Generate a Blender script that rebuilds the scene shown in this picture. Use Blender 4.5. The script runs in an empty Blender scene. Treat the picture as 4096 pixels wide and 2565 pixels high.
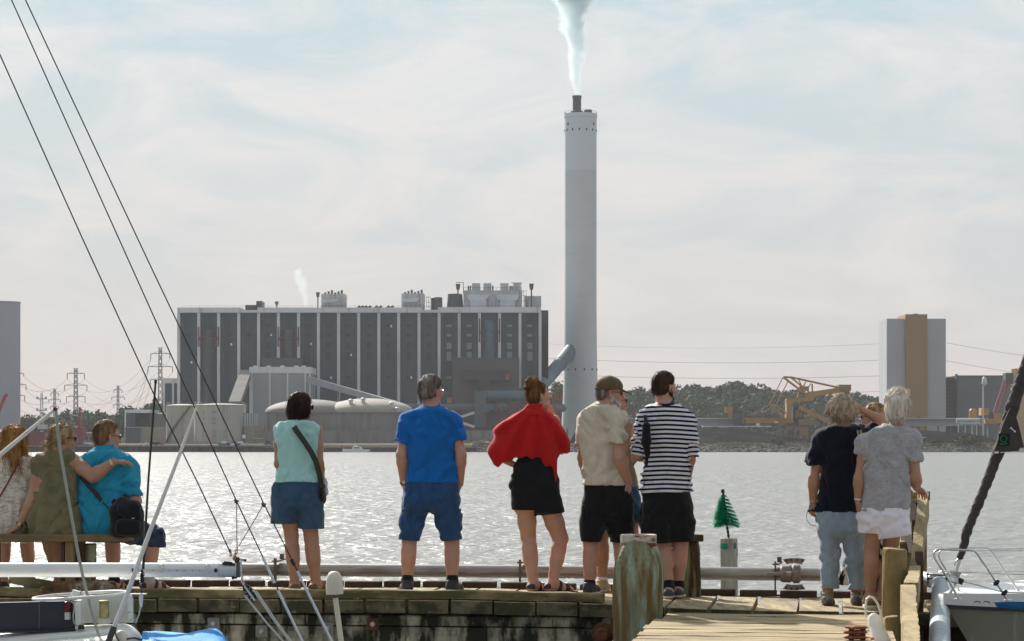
import bpy,bmesh,math,random
import numpy as np
from mathutils import Vector,Matrix
R=math.radians
random.seed(7);RNG=np.random.default_rng(7)
scene=bpy.context.scene
COL=scene.collection
# ------------------------------------------------------------------ camera
FPX,CX,HZ,EYE=9500.0,2048.0,1787.0,2.45
cam_d=bpy.data.cameras.new('camera');cam=bpy.data.objects.new('camera',cam_d);COL.objects.link(cam)
cam.location=(0,0,EYE);cam.rotation_euler=(R(90),0,0)
cam_d.sensor_width=36.0;cam_d.lens=36.0*FPX/4096.0
cam_d.shift_y=(HZ-1282.5)/4096.0
cam_d.clip_start=0.5;cam_d.clip_end=20000
scene.camera=cam
# ------------------------------------------------------------------ sky, sun, exposure
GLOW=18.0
SUN_EL,SUN_AZ=R(34),R(-26)
sd=Vector((math.sin(SUN_AZ)*math.cos(SUN_EL),math.cos(SUN_AZ)*math.cos(SUN_EL),math.sin(SUN_EL)))
world=bpy.data.worlds.new('World');scene.world=world;world.use_nodes=True
nt=world.node_tree;nt.nodes.clear()
def N(t,typ,**kw):
 n=t.nodes.new(typ)
 for k,v in kw.items():setattr(n,k,v)
 return n
wo=N(nt,'ShaderNodeOutputWorld');bg=N(nt,'ShaderNodeBackground');bg.inputs[1].default_value=0.073
sky=N(nt,'ShaderNodeTexSky',sky_type='NISHITA');sky.sun_disc=False
sky.sun_elevation=SUN_EL;sky.sun_rotation=SUN_AZ
sky.air_density=1.0;sky.dust_density=2.0
tc=N(nt,'ShaderNodeTexCoord')
mp=N(nt,'ShaderNodeMapping');mp.inputs['Scale'].default_value=(2.0,1.0,6.0);mp.inputs['Rotation'].default_value=(0,R(4),0)
ns=N(nt,'ShaderNodeTexNoise');ns.inputs['Scale'].default_value=5.0;ns.inputs['Detail'].default_value=8;ns.inputs['Roughness'].default_value=0.62;ns.inputs['Distortion'].default_value=0.6
cr=N(nt,'ShaderNodeValToRGB');cr.color_ramp.elements[0].position=0.40;cr.color_ramp.elements[1].position=0.62
cr.color_ramp.elements[0].color=(0,0,0,1);cr.color_ramp.elements[1].color=(1,1,1,1)
sx=N(nt,'ShaderNodeSeparateXYZ')
gr=N(nt,'ShaderNodeValToRGB')
els=gr.color_ramp.elements
els[0].position=0.0;els[0].color=(0.655,0.60,0.595,1)
els[1].position=0.22;els[1].color=(0.78,0.80,0.815,1)
e=els.new(0.09);e.color=(0.70,0.67,0.665,1)
e=els.new(0.5);e.color=(0.70,0.73,0.76,1)
thin=N(nt,'ShaderNodeValToRGB')
t_=thin.color_ramp.elements
t_[0].position=0.02;t_[0].color=(0.61,0.565,0.565,1)
t_[1].position=0.20;t_[1].color=(0.49,0.655,0.72,1)
e=t_.new(0.09);e.color=(0.545,0.59,0.62,1)
mxc=N(nt,'ShaderNodeMix',data_type='RGBA');mxs=N(nt,'ShaderNodeMix',data_type='RGBA')
sc10=N(nt,'ShaderNodeVectorMath',operation='SCALE');sc10.inputs['Scale'].default_value=10.0
L=nt.links.new
L(tc.outputs['Generated'],mp.inputs['Vector']);L(mp.outputs[0],ns.inputs['Vector']);L(ns.outputs['Fac'],cr.inputs[0])
L(tc.outputs['Generated'],sx.inputs[0]);L(sx.outputs['Z'],gr.inputs[0]);L(sx.outputs['Z'],thin.inputs[0])
L(cr.outputs[0],mxc.inputs['Factor']);L(thin.outputs[0],mxc.inputs['A']);L(gr.outputs[0],mxc.inputs['B'])
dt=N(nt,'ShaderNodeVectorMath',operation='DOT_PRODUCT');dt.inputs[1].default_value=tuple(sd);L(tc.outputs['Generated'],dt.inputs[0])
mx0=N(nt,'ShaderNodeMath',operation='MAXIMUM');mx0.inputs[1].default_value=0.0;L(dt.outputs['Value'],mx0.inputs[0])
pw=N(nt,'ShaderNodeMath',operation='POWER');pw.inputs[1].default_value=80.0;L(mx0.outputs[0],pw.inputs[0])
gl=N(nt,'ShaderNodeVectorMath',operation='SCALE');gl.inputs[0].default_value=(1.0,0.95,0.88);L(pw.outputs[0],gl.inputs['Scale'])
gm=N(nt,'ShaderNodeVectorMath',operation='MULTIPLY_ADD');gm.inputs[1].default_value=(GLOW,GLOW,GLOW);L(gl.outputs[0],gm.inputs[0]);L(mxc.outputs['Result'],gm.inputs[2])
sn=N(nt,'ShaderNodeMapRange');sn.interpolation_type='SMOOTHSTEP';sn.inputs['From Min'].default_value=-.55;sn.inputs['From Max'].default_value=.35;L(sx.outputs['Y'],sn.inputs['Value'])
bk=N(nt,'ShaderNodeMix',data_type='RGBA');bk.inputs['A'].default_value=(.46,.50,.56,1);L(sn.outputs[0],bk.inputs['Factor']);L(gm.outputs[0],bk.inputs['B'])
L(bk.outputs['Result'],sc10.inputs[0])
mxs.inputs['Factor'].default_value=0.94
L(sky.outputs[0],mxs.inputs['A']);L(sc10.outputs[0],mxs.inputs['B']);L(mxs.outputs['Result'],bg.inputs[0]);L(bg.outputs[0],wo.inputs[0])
sun_d=bpy.data.lights.new('sun','SUN');sun=bpy.data.objects.new('sun',sun_d);COL.objects.link(sun)
sun_d.energy=5.0;sun_d.angle=R(0.6);sun_d.color=(1.0,0.94,0.86)
sun.rotation_euler=sd.to_track_quat('Z','Y').to_euler()
vs=scene.view_settings;vs.view_transform='Standard';vs.look='None';vs.exposure=0.48;vs.gamma=1.0
scene.cycles.max_bounces=8;scene.cycles.diffuse_bounces=3;scene.cycles.glossy_bounces=3
scene.cycles.volume_bounces=8;scene.cycles.transparent_max_bounces=8
scene.cycles.sample_clamp_indirect=6.0;scene.cycles.volume_step_rate=1.0
scene.cycles.caustics_reflective=False;scene.cycles.caustics_refractive=False
# ------------------------------------------------------------------ helpers: points, objects, materials
def S(px,py,d):
 return Vector(((px-CX)*d/FPX,d,EYE+(HZ-py)*d/FPX))
class Fr:
 def __init__(s,ox,oy,sc):s.ox,s.oy,s.sc=ox,oy,sc
 def px(s,x,y):return s.ox+x*s.sc,s.oy+y*s.sc
 def p(s,x,y,d):a,b=s.px(x,y);return S(a,b,d)
 def m(s,n,d):return n*s.sc*d/FPX
FA,FB,FC,FD=Fr(0,1600,.6383),Fr(900,1450,.6614),Fr(1850,1450,.6614),Fr(3000,1500,.7044)
FE,FG,FH,FI=Fr(600,1050,.5291),Fr(1500,1050,.5291),Fr(0,2200,.4141),Fr(900,2150,.4141)
FJ,FK,FL,FM=Fr(1850,2100,.4141),Fr(2700,1900,.4397),Fr(3300,1900,.4398),Fr(2380,1350,.4969)
FN,FO,FQ=Fr(3400,1150,.4631),Fr(0,1150,.4630),Fr(2100,0,.4630)
def tag(o,label=None,cat=None,group=None,kind=None):
 if label:o['label']=label
 if cat:o['category']=cat
 if group:o['group']=group
 if kind:o['kind']=kind
 return o
def thing(name,label,cat,loc=(0,0,0),group=None):
 o=bpy.data.objects.new(name,None);COL.objects.link(o);o.location=loc;o.empty_display_size=0.2
 return tag(o,label,cat,group)
def wloc(o):
 v=Vector((0,0,0))
 while o is not None:v=v+o.location;o=o.parent
 return v
def link(name,me,parent=None,mats=(),smooth=True):
 me.name=name
 o=bpy.data.objects.new(name,me);COL.objects.link(o)
 for m_ in mats if isinstance(mats,(list,tuple))else(mats,):me.materials.append(m_)
 if smooth and len(me.polygons):me.polygons.foreach_set('use_smooth',np.ones(len(me.polygons),dtype=bool))
 if parent is not None:
  o.parent=parent
  w=wloc(parent);me.transform(Matrix.Translation(-w))
 return o
def np_mesh(V,Fq):
 me=bpy.data.meshes.new('mesh');V=np.asarray(V,dtype=np.float32)
 me.vertices.add(len(V));me.vertices.foreach_set('co',V.ravel())
 Fq=[np.asarray(f,dtype=np.int32)for f in Fq if len(f)]
 nl=sum(f.size for f in Fq);npoly=sum(len(f)for f in Fq)
 me.loops.add(nl);me.polygons.add(npoly)
 me.loops.foreach_set('vertex_index',np.concatenate([f.ravel()for f in Fq]))
 tot=np.concatenate([np.full(len(f),f.shape[1],dtype=np.int32)for f in Fq])
 st=np.concatenate([[0],np.cumsum(tot)[:-1]]).astype(np.int32)
 me.polygons.foreach_set('loop_start',st);me.polygons.foreach_set('loop_total',tot)
 me.update();me.validate()
 return me
class MB:
 def __init__(s):s.v=[];s.f=[];s.sm=[]
 def add(s,vs_,fs,sm=False):
  o=len(s.v);s.v+=[tuple(v)for v in vs_];s.f+=[tuple(i+o for i in f)for f in fs];s.sm+=[sm]*len(fs)
  return s
 def box(s,c,size,rz=0,rot=None,bev=0):
  hx,hy,hz=size[0]/2,size[1]/2,size[2]/2
  M=rot if rot is not None else Matrix.Rotation(rz,3,'Z')
  c=Vector(c)
  if bev<=0:
   vs_=[c+M@Vector((x,y,z))for z in(-hz,hz)for x,y in((-hx,-hy),(hx,-hy),(hx,hy),(-hx,hy))]
   return s.add(vs_,[(3,2,1,0),(4,5,6,7),(0,1,5,4),(1,2,6,5),(2,3,7,6),(3,0,4,7)])
  b=bev;vs_=[]
  def ring(x,y,z):return[(-x+0,-y,z)]
  prof=[(-hz,b),(-hz+b,0),(hz-b,0),(hz,b)]
  for z,i in prof:
   x,y=hx-i,hy-i;q=b*.7 if i==0 else 0
   vs_+=[c+M@Vector(p)for p in((-x+q,-y,z),(x-q,-y,z),(x,-y+q,z),(x,y-q,z),(x-q,y,z),(-x+q,y,z),(-x,y-q,z),(-x,-y+q,z))]
  fs=[tuple(range(7,-1,-1)),tuple(range(24,32))]
  for k in range(3):
   for i in range(8):j=(i+1)%8;fs.append((k*8+i,k*8+j,k*8+8+j,k*8+8+i))
  return s.add(vs_,fs)
 def bar(s,a,b,w,h=None,up=(0,0,1)):
  a,b=Vector(a),Vector(b);h=w if h is None else h
  d=b-a;L_=d.length;d.normalize();u=Vector(up)
  if abs(d.dot(u))>.98:u=Vector((0,1,0))
  x=d.cross(u).normalized();z=x.cross(d).normalized()
  return s.box((a+b)/2,(w,L_,h),rot=Matrix((x,d,z)).transposed())
 def tube(s,pts,r,n=8,cap=True,closed=False):
  pts=[Vector(p)for p in pts];rs=r if isinstance(r,(list,tuple))else[r]*len(pts)
  vs_=[];pu=None;m=len(pts)
  for i,p in enumerate(pts):
   if closed:d=pts[(i+1)%m]-pts[i-1]
   else:d=pts[min(i+1,m-1)]-pts[max(i-1,0)]
   if d.length<1e-9:d=Vector((0,0,1))
   d.normalize()
   if pu is None:pu=Vector((0,0,1))if abs(d.z)<.9 else Vector((1,0,0))
   u=pu-d*pu.dot(d)
   if u.length<1e-6:u=d.orthogonal()
   u.normalize();w=d.cross(u);pu=u
   vs_+=[p+(u*math.cos(2*math.pi*k/n)+w*math.sin(2*math.pi*k/n))*rs[i]for k in range(n)]
  fs=[]
  for i in range(m if closed else m-1):
   i2=(i+1)%m
   for k in range(n):fs.append((i*n+k,i*n+(k+1)%n,i2*n+(k+1)%n,i2*n+k))
  if cap and not closed:fs+=[tuple(range(n-1,-1,-1)),tuple((m-1)*n+k for k in range(n))]
  return s.add(vs_,fs,True)
 def lathe(s,c,prof,n=24,rot=None):
  c=Vector(c);M=rot if rot is not None else Matrix.Identity(3);vs_=[];fs=[]
  for r,z in prof:
   vs_+=[c+M@Vector((r*math.cos(2*math.pi*k/n),r*math.sin(2*math.pi*k/n),z))for k in range(n)]
  for i in range(len(prof)-1):
   for k in range(n):fs.append((i*n+k,i*n+(k+1)%n,(i+1)*n+(k+1)%n,(i+1)*n+k))
  fs+=[tuple(range(n-1,-1,-1)),tuple((len(prof)-1)*n+k for k in range(n))]
  return s.add(vs_,fs,True)
 def prism(s,poly,ext):
  m=len(poly);e=Vector(ext);a=[Vector(p)for p in poly];b=[p+e for p in a]
  fs=[tuple(range(m)),tuple(range(2*m-1,m-1,-1))]
  for i in range(m):j=(i+1)%m;fs.append((j,i,m+i,m+j))
  return s.add(a+b,fs)
 def build(s,name,mats,parent=None,smooth=None,fix=True):
  me=bpy.data.meshes.new(name);me.from_pydata(s.v,[],s.f);me.validate()
  if fix:
   bm=bmesh.new();bm.from_mesh(me);bmesh.ops.recalc_face_normals(bm,faces=bm.faces);bm.to_mesh(me);bm.free()
  o=link(name,me,parent,mats,smooth=False)
  if len(s.sm)==len(me.polygons):
   me.polygons.foreach_set('use_smooth',np.array([bool(x)if smooth is None else smooth for x in s.sm]))
  me.set_sharp_from_angle(angle=R(38))
  return o
MATS={}
def mat(name,col,rough=.75,var=.18,scale=6.0,metal=0.0,bump=0.0,bscale=40.0,stretch=(1,1,1),col2=None,mask=(.45,.65),
mscale=3.0,mstretch=(1,1,1),col3=None,mask3=(.55,.7),m3scale=8.0,m3stretch=(1,1,1),spec=.4,coat=0,detail=5,attr=None,hair=False,sheen=0):
 """base colour with fine value noise, up to two stain layers, bump"""
 if name in MATS:return MATS[name]
 m=bpy.data.materials.new(name);m.use_nodes=True;t=m.node_tree;L=t.links.new
 b=t.nodes['Principled BSDF'];b.inputs['Roughness'].default_value=rough;b.inputs['Metallic'].default_value=metal
 b.inputs['Specular IOR Level'].default_value=spec;b.inputs['Coat Weight'].default_value=coat
 if sheen:b.inputs['Sheen Weight'].default_value=sheen
 tc=N(t,'ShaderNodeTexCoord')
 def noise(sc,st,det=detail,rg=.6):
  mp=N(t,'ShaderNodeMapping');mp.inputs['Scale'].default_value=st
  n=N(t,'ShaderNodeTexNoise');n.inputs['Scale'].default_value=sc;n.inputs['Detail'].default_value=det;n.inputs['Roughness'].default_value=rg
  L(tc.outputs['Object'],mp.inputs['Vector']);L(mp.outputs[0],n.inputs['Vector']);return n.outputs['Fac']
 def ramp(src,lo,hi,c0=(0,0,0,1),c1=(1,1,1,1)):
  r=N(t,'ShaderNodeValToRGB');r.color_ramp.elements[0].position=lo;r.color_ramp.elements[1].position=hi
  r.color_ramp.elements[0].color=c0;r.color_ramp.elements[1].color=c1;L(src,r.inputs[0]);return r.outputs[0]
 c=tuple(col)+(1,)
 nf=noise(scale,stretch)
 lo=tuple(max(0,x*(1-var))for x in col)+(1,);hi=tuple(min(1,x*(1+var))for x in col)+(1,)
 cur=ramp(nf,.3,.7,lo,hi)
 def mix(cur,other,fac):
  mx=N(t,'ShaderNodeMix',data_type='RGBA');L(fac,mx.inputs['Factor']);L(cur,mx.inputs['A'])
  mx.inputs['B'].default_value=tuple(other)+(1,);return mx.outputs['Result']
 if col2 is not None:cur=mix(cur,col2,ramp(noise(mscale,mstretch,6),mask[0],mask[1]))
 if col3 is not None:cur=mix(cur,col3,ramp(noise(m3scale,m3stretch,6),mask3[0],mask3[1]))
 L(cur,b.inputs['Base Color'])
 if bump>0:
  bp=N(t,'ShaderNodeBump');bp.inputs['Strength'].default_value=1.0;bp.inputs['Distance'].default_value=bump
  L(noise(bscale,stretch if not hair else(1,1,.12),3),bp.inputs['Height']);L(bp.outputs[0],b.inputs['Normal'])
 MATS[name]=m
 return m
# ------------------------------------------------------------------ helpers: smooth solids (signed distance -> surface net)
_T=np.random.default_rng(3).random((32,32,32)).astype(np.float32)*2-1
def vnoise(x,y,z):
 xi,yi,zi=np.floor(x),np.floor(y),np.floor(z);fx,fy,fz=x-xi,y-yi,z-zi
 fx=fx*fx*(3-2*fx);fy=fy*fy*(3-2*fy);fz=fz*fz*(3-2*fz)
 i,j,k=xi.astype(np.int32)&31,yi.astype(np.int32)&31,zi.astype(np.int32)&31
 i1,j1,k1=(i+1)&31,(j+1)&31,(k+1)&31
 a=_T[i,j,k]*(1-fx)+_T[i1,j,k]*fx;b=_T[i,j1,k]*(1-fx)+_T[i1,j1,k]*fx
 c=_T[i,j,k1]*(1-fx)+_T[i1,j,k1]*fx;d=_T[i,j1,k1]*(1-fx)+_T[i1,j1,k1]*fx
 return(a*(1-fy)+b*fy)*(1-fz)+(c*(1-fy)+d*fy)*fz
def rc(a,b,ra,rb=None,k=.03,fl=None):return('rc',Vector(a),Vector(b),ra,ra if rb is None else rb,k,fl)
def el(c,rad,rot=None,k=.02):return('el',Vector(c),rad,rot,k)
def lo(secs,k=.02,p=2.3):return('lo',secs,k,p)
def inflate(prims,r):
 out=[]
 for q in prims:
  if q[0]=='rc':out.append(('rc',q[1],q[2],q[3]+r,q[4]+r,q[5],q[6]))
  elif q[0]=='el':out.append(('el',q[1],tuple(x+r for x in q[2]),q[3],q[4]))
  else:out.append(('lo',[(c[0],c[1],c[2]+(r if i==0 else-r if i==len(q[1])-1 else 0),c[3]+r,c[4]+r)for i,c in enumerate(q[1])],q[2],q[3]))
 return out
def _bb(q):
 if q[0]=='rc':
  r=max(q[3],q[4]);a,b=np.array(q[1]),np.array(q[2]);return np.minimum(a,b)-r,np.maximum(a,b)+r
 if q[0]=='el':
  r=max(q[2]);a=np.array(q[1]);return a-r,a+r
 s=np.array(q[1],dtype=float)
 return(np.array([(s[:,0]-s[:,3]).min(),(s[:,1]-s[:,4]).min(),s[:,2].min()]),np.array([(s[:,0]+s[:,3]).max(),(s[:,1]+s[:,4]).max(),s[:,2].max()]))
def _ev(q,X,Y,Z):
 if q[0]=='rc':
  _,a,b,ra,rb,_k,fl=q
  px,py,pz=X-a.x,Y-a.y,Z-a.z
  d=b-a
  if fl is not None:
   n,s=fl;dn=px*n[0]+py*n[1]+pz*n[2];dn=dn*(s-1)
   px,py,pz=px+dn*n[0],py+dn*n[1],pz+dn*n[2]
   nn=Vector(n);d=d+nn*(d.dot(nn)*(s-1))
  L2=max(d.length_squared,1e-9)
  t=np.clip((px*d.x+py*d.y+pz*d.z)/L2,0,1)
  return np.sqrt((px-t*d.x)**2+(py-t*d.y)**2+(pz-t*d.z)**2)-(ra+(rb-ra)*t)
 if q[0]=='el':
  _,c,rad,rot,_k=q
  px,py,pz=X-c.x,Y-c.y,Z-c.z
  if rot is not None:
   M=rot.transposed()
   px,py,pz=(M[0][0]*px+M[0][1]*py+M[0][2]*pz,M[1][0]*px+M[1][1]*py+M[1][2]*pz,M[2][0]*px+M[2][1]*py+M[2][2]*pz)
  return(np.sqrt((px/rad[0])**2+(py/rad[1])**2+(pz/rad[2])**2)-1)*min(rad)
 _,secs,_k,p=q
 s=np.array(sorted(secs,key=lambda c:c[2]),dtype=np.float64)
 zz=np.linspace(s[0,2],s[-1,2],161);ker=np.hanning(17);ker/=ker.sum()
 def it(col):
  v=np.interp(zz,s[:,2],s[:,col]);v=np.convolve(np.pad(v,8,mode='edge'),ker,mode='valid')
  return np.interp(Z,zz,v).astype(np.float32)
 cx,cy,a,b=it(0),it(1),np.maximum(it(3),.004),np.maximum(it(4),.004)
 d=((np.abs((X-cx)/a)**p+np.abs((Y-cy)/b)**p)**(1/p)-1)*np.minimum(a,b)
 return np.maximum(d,np.maximum(Z-s[-1,2],s[0,2]-Z))
def field(prims,h,mg=.03,box=None):
 lo_=np.min([_bb(q)[0]for q in prims],axis=0)-mg-2*h;hi_=np.max([_bb(q)[1]for q in prims],axis=0)+mg+2*h
 if box is not None:lo_,hi_=box
 n=np.ceil((hi_-lo_)/h).astype(int)+1
 ax=[(lo_[i]+h*np.arange(n[i])).astype(np.float32)for i in range(3)]
 F=np.full(n,.25,dtype=np.float32)
 for q in prims:
  a,b=_bb(q);k=q[5]if q[0]=='rc' else q[4]if q[0]=='el' else q[2]
  pad=k+mg+2*h
  i0=np.maximum(((a-pad-lo_)/h).astype(int),0);i1=np.minimum(((b+pad-lo_)/h).astype(int)+2,n)
  sl=tuple(slice(i0[i],i1[i])for i in range(3))
  X,Y,Z=np.meshgrid(ax[0][sl[0]],ax[1][sl[1]],ax[2][sl[2]],indexing='ij',sparse=True)
  d=_ev(q,X,Y,Z);f=F[sl]
  if k>0:
   hh=np.clip(.5+.5*(f-d)/k,0,1);F[sl]=f+(d-f)*hh-k*hh*(1-hh)
  else:F[sl]=np.minimum(f,d)
 return F,ax,lo_
_C8=[(i,j,k)for i in(0,1)for j in(0,1)for k in(0,1)]
def snet(F,o,h):
 F[0],F[-1]=.1,.1;F[:,0],F[:,-1]=.1,.1;F[:,:,0],F[:,:,-1]=.1,.1
 Sg=F<0;nx,ny,nz=F.shape
 cnt=np.zeros((nx-1,ny-1,nz-1),dtype=np.int8)
 for i,j,k in _C8:cnt+=Sg[i:nx-1+i,j:ny-1+j,k:nz-1+k]
 ids=np.argwhere((cnt>0)&(cnt<8));n=len(ids)
 idx=np.full(cnt.shape,-1,dtype=np.int32);idx[ids[:,0],ids[:,1],ids[:,2]]=np.arange(n)
 V8={c:F[ids[:,0]+c[0],ids[:,1]+c[1],ids[:,2]+c[2]]for c in _C8}
 acc=np.zeros((n,3));num=np.zeros(n)
 for a in _C8:
  for e in((1,0,0),(0,1,0),(0,0,1)):
   b=tuple(a[i]+e[i]for i in range(3))
   if max(b)>1:continue
   fa,fb=V8[a],V8[b];cr_=(fa<0)!=(fb<0);t=np.where(cr_,fa/np.where(cr_,fa-fb,1),0)
   for i in range(3):acc[:,i]+=np.where(cr_,a[i]+t*e[i],0)
   num+=cr_
 V=(ids+acc/num[:,None])*h+o
 faces=[]
 for axn in range(3):
  e=[0,0,0];e[axn]=1;u,v=[(1,2),(2,0),(0,1)][axn]
  A=Sg[:nx-e[0],:ny-e[1],:nz-e[2]];B=Sg[e[0]:,e[1]:,e[2]:]
  p=np.argwhere(A!=B);p=p[(p[:,u]>0)&(p[:,v]>0)]
  if not len(p):continue
  ins=A[p[:,0],p[:,1],p[:,2]]
  def cell(du,dv):q=p.copy();q[:,u]-=du;q[:,v]-=dv;return idx[q[:,0],q[:,1],q[:,2]]
  f=np.stack([cell(1,1),cell(0,1),cell(0,0),cell(1,0)],axis=1)
  f[~ins]=f[~ins][:,::-1];faces.append(f)
 return V,np.concatenate(faces)if faces else np.zeros((0,4),int)
def solid(prims,h=.01,cuts=(),disp=None,mg=.03):
 F,ax,o=field(prims,h,mg)
 X,Y,Z=np.meshgrid(*ax,indexing='ij',sparse=True)
 if disp is not None:
  ii=np.nonzero(np.abs(F)<.045)
  F[ii]+=disp(ax[0][ii[0]],ax[1][ii[1]],ax[2][ii[2]]).astype(np.float32)
 for c in cuts:F=np.maximum(F,c(X,Y,Z).astype(np.float32))
 V,Q=snet(F,o,h)
 return V,Q
def shirt(tor,sl,pl,pr,xm,cuts=(),disp=None,h=.0085,mg=.03):
 al=list(tor)+list(sl)
 lo_=np.min([_bb(q)[0]for q in al],axis=0)-mg-2*h;hi_=np.max([_bb(q)[1]for q in al],axis=0)+mg+2*h
 U,ax,o=field(al,h,mg,(lo_,hi_));T,_,_=field(tor,h,mg,(lo_,hi_))
 X,Y,Z=np.meshgrid(*ax,indexing='ij',sparse=True)
 pc=np.where(X<xm,pl(X,Y,Z),pr(X,Y,Z)).astype(np.float32)
 F=np.minimum(T,np.maximum(U,pc))
 if disp is not None:
  ii=np.nonzero(np.abs(F)<.045);F[ii]+=disp(ax[0][ii[0]],ax[1][ii[1]],ax[2][ii[2]]).astype(np.float32)
 for c in cuts:F=np.maximum(F,c(X,Y,Z).astype(np.float32))
 return snet(F,o,h)
def joinVQ(parts):
 Vs,Qs,o=[],[],0
 for V,Q in parts:
  Vs.append(V);Qs.append(np.asarray(Q)+o);o+=len(V)
 return np.concatenate(Vs),Qs
def sobj(name,parts,m,parent):
 V,Qs=joinVQ(parts)
 return link(name,np_mesh(V,Qs),parent,m)
def plane(p,n):
 p,n=Vector(p),Vector(n).normalized()
 return lambda X,Y,Z:(X-p.x)*n.x+(Y-p.y)*n.y+(Z-p.z)*n.z
# ------------------------------------------------------------------ people
def skin(name,col):return mat(name,col,rough=.55,var=.10,scale=9,col2=tuple(c*f for c,f in zip(col,(1.12,.82,.76))),mask=(.5,.75),mscale=7,bump=.0015,bscale=180,spec=.35)
def cloth(name,col,var=.10,bump=.004,**kw):return mat(name,col,rough=.9,var=var,scale=14,bump=bump,bscale=26,stretch=(1,1,.55),spec=.15,sheen=.15,**kw)
SK_F,SK_M,SK_P,SK_T=skin('tanned_skin',(.40,.225,.155)),skin('ruddy_skin',(.45,.25,.18)),skin('pale_skin',(.50,.275,.195)),skin('brown_skin',(.37,.205,.13))
def hairm(name,c,c2):return mat(name,c,rough=.6,var=.35,scale=60,stretch=(1,1,.15),col2=c2,mask=(.42,.6),mscale=26,mstretch=(1,1,.22),bump=.003,bscale=110,hair=True,spec=.12)
def rot_head(yaw,pitch=0,roll=0):
 return(Matrix.Rotation(-R(yaw),3,'Z')@Matrix.Rotation(R(pitch),3,'X')@Matrix.Rotation(R(roll),3,'Y'))
class Head:
 def __init__(s,c,sc,yaw=0,pitch=0,roll=0):
  s.c,s.s,s.M=Vector(c),sc,rot_head(yaw,pitch,roll)
 def p(s,x,y,z):return s.c+s.M@(Vector((x,y,z))*s.s)
 def el(s,c,r,k=.012,rot=None):return el(s.p(*c),tuple(x*s.s for x in r),s.M if rot is None else s.M@rot,k)
 def rc(s,a,b,ra,rb=None,k=.012,fl=None):return rc(s.p(*a),s.p(*b),ra*s.s,(ra if rb is None else rb)*s.s,k,fl)
 def loc(s,X,Y,Z):
  A=s.M.transposed()*(1/s.s);x,y,z=X-s.c.x,Y-s.c.y,Z-s.c.z
  return A[0][0]*x+A[0][1]*y+A[0][2]*z,A[1][0]*x+A[1][1]*y+A[1][2]*z,A[2][0]*x+A[2][1]*y+A[2][2]*z
 def prims(s,beard=0):
  q=[s.el((0,-.010,.045),(.074,.093,.085)),s.el((0,.030,-.015),(.060,.066,.085),.03),s.rc((0,.015,-.062),(0,.066,-.090),.043,.026,.03),
s.rc((-.045,.0,-.055),(-.022,.055,-.088),.022,.02,.02),s.rc((.045,.0,-.055),(.022,.055,-.088),.022,.02,.02),
s.rc((0,.090,.008),(0,.113,-.026),.008,.0125,.012),s.rc((-.032,.080,.026),(.032,.080,.026),.013,k=.015),
s.rc((-.016,.091,-.054),(.016,.091,-.054),.0075,k=.008),s.rc((-.013,.089,-.066),(.013,.089,-.066),.008,k=.008),
s.el((.040,.066,-.022),(.024,.026,.024),.02),s.el((-.040,.066,-.022),(.024,.026,.024),.02)]
  for sg in(-1,1):
   q+=[s.el((sg*.031,.080,.008),(.0125,.0125,.0125),.003),
s.el((sg*.079,-.006,-.006),(.008,.019,.031),.006,Matrix.Rotation(sg*.35,3,'Z')),s.rc((sg*.083,-.016,.014),(sg*.083,.0,.022),.006,k=.004),
s.rc((sg*.079,.0,-.030),(sg*.079,.003,-.036),.008,k=.004)]
  return q
def hand_prims(w,f,n,thumb=1,curl=.5,sc=1.0,spread=1.0):
 """w wrist, f direction of the fingers, n direction the palm faces, thumb +1/-1 side along n x f"""
 f=Vector(f).normalized();n=Vector(n);n=(n-f*n.dot(f)).normalized();sd_=n.cross(f)*thumb;w=Vector(w)
 P=lambda a,b,c:w+(f*a+sd_*b+n*c)*sc
 q=[rc(P(-.02,0,0),P(.02,0,0),.025*sc,.026*sc,.012,(tuple(n),1.35))]
 for b in(-.026,-.008,.011,.027):q.append(rc(P(.02,b*.75,0),P(.082-abs(b-.005)*.25,b*1.05,0),.014*sc,.0115*sc,.008))
 for b,ln in((-.031,.058),(-.0105,.074),(.0105,.080),(.031,.072)):
  b*=spread;p=Vector((.082-abs(b)*.2,b,0));a=curl*.55;r=.0092 if abs(b)<.02 else.0083
  for k_,fr_ in enumerate((.46,.30,.24)):
   e=p+Vector((math.cos(a),b*.6*(1-curl*.6),math.sin(a)))*ln*fr_
   q.append(rc(P(*p),P(*e),r*sc,(r-.0008)*sc,.002));p=e;a+=curl*.75;r-=.0008
 p=[Vector((.018,.024,.004)),Vector((.048,.046,.012+.01*curl)),Vector((.074,.054,.02+.02*curl)),Vector((.094,.052,.028+.03*curl))]
 for i in range(3):q.append(rc(P(*p[i]),P(*p[i+1]),(.0135,.0105,.0092)[i]*sc,(.0105,.0092,.008)[i]*sc,.006 if i==0 else.002))
 return q
def foot_prims(a,d,ln=.25,w=.04,ground=None):
 d=Vector((d[0],d[1],0)).normalized();g=a.z-.085 if ground is None else ground;z=lambda v:v
 A=Vector((a.x,a.y,g));sx_=Vector((d.y,-d.x,0))
 q=[rc(a,A-d*.03+Vector((0,0,.035)),.034,.031,.03),rc(A-d*.035+Vector((0,0,.03)),A+d*.06+Vector((0,0,.035)),.03,.036,.03),
rc(a+d*.015+Vector((0,0,-.01)),A+d*(ln*.55)+Vector((0,0,.026)),.032,.026,.03)]
 for i,o in enumerate((-.028,-.012,.004,.018,.030)):
  l_=ln-.07-abs(o+.02)*.35
  q.append(rc(A+d*.07+sx_*o*.8+Vector((0,0,.024)),A+d*l_+sx_*o+Vector((0,0,.014)),.021,.0125,.012))
 return q
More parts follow.
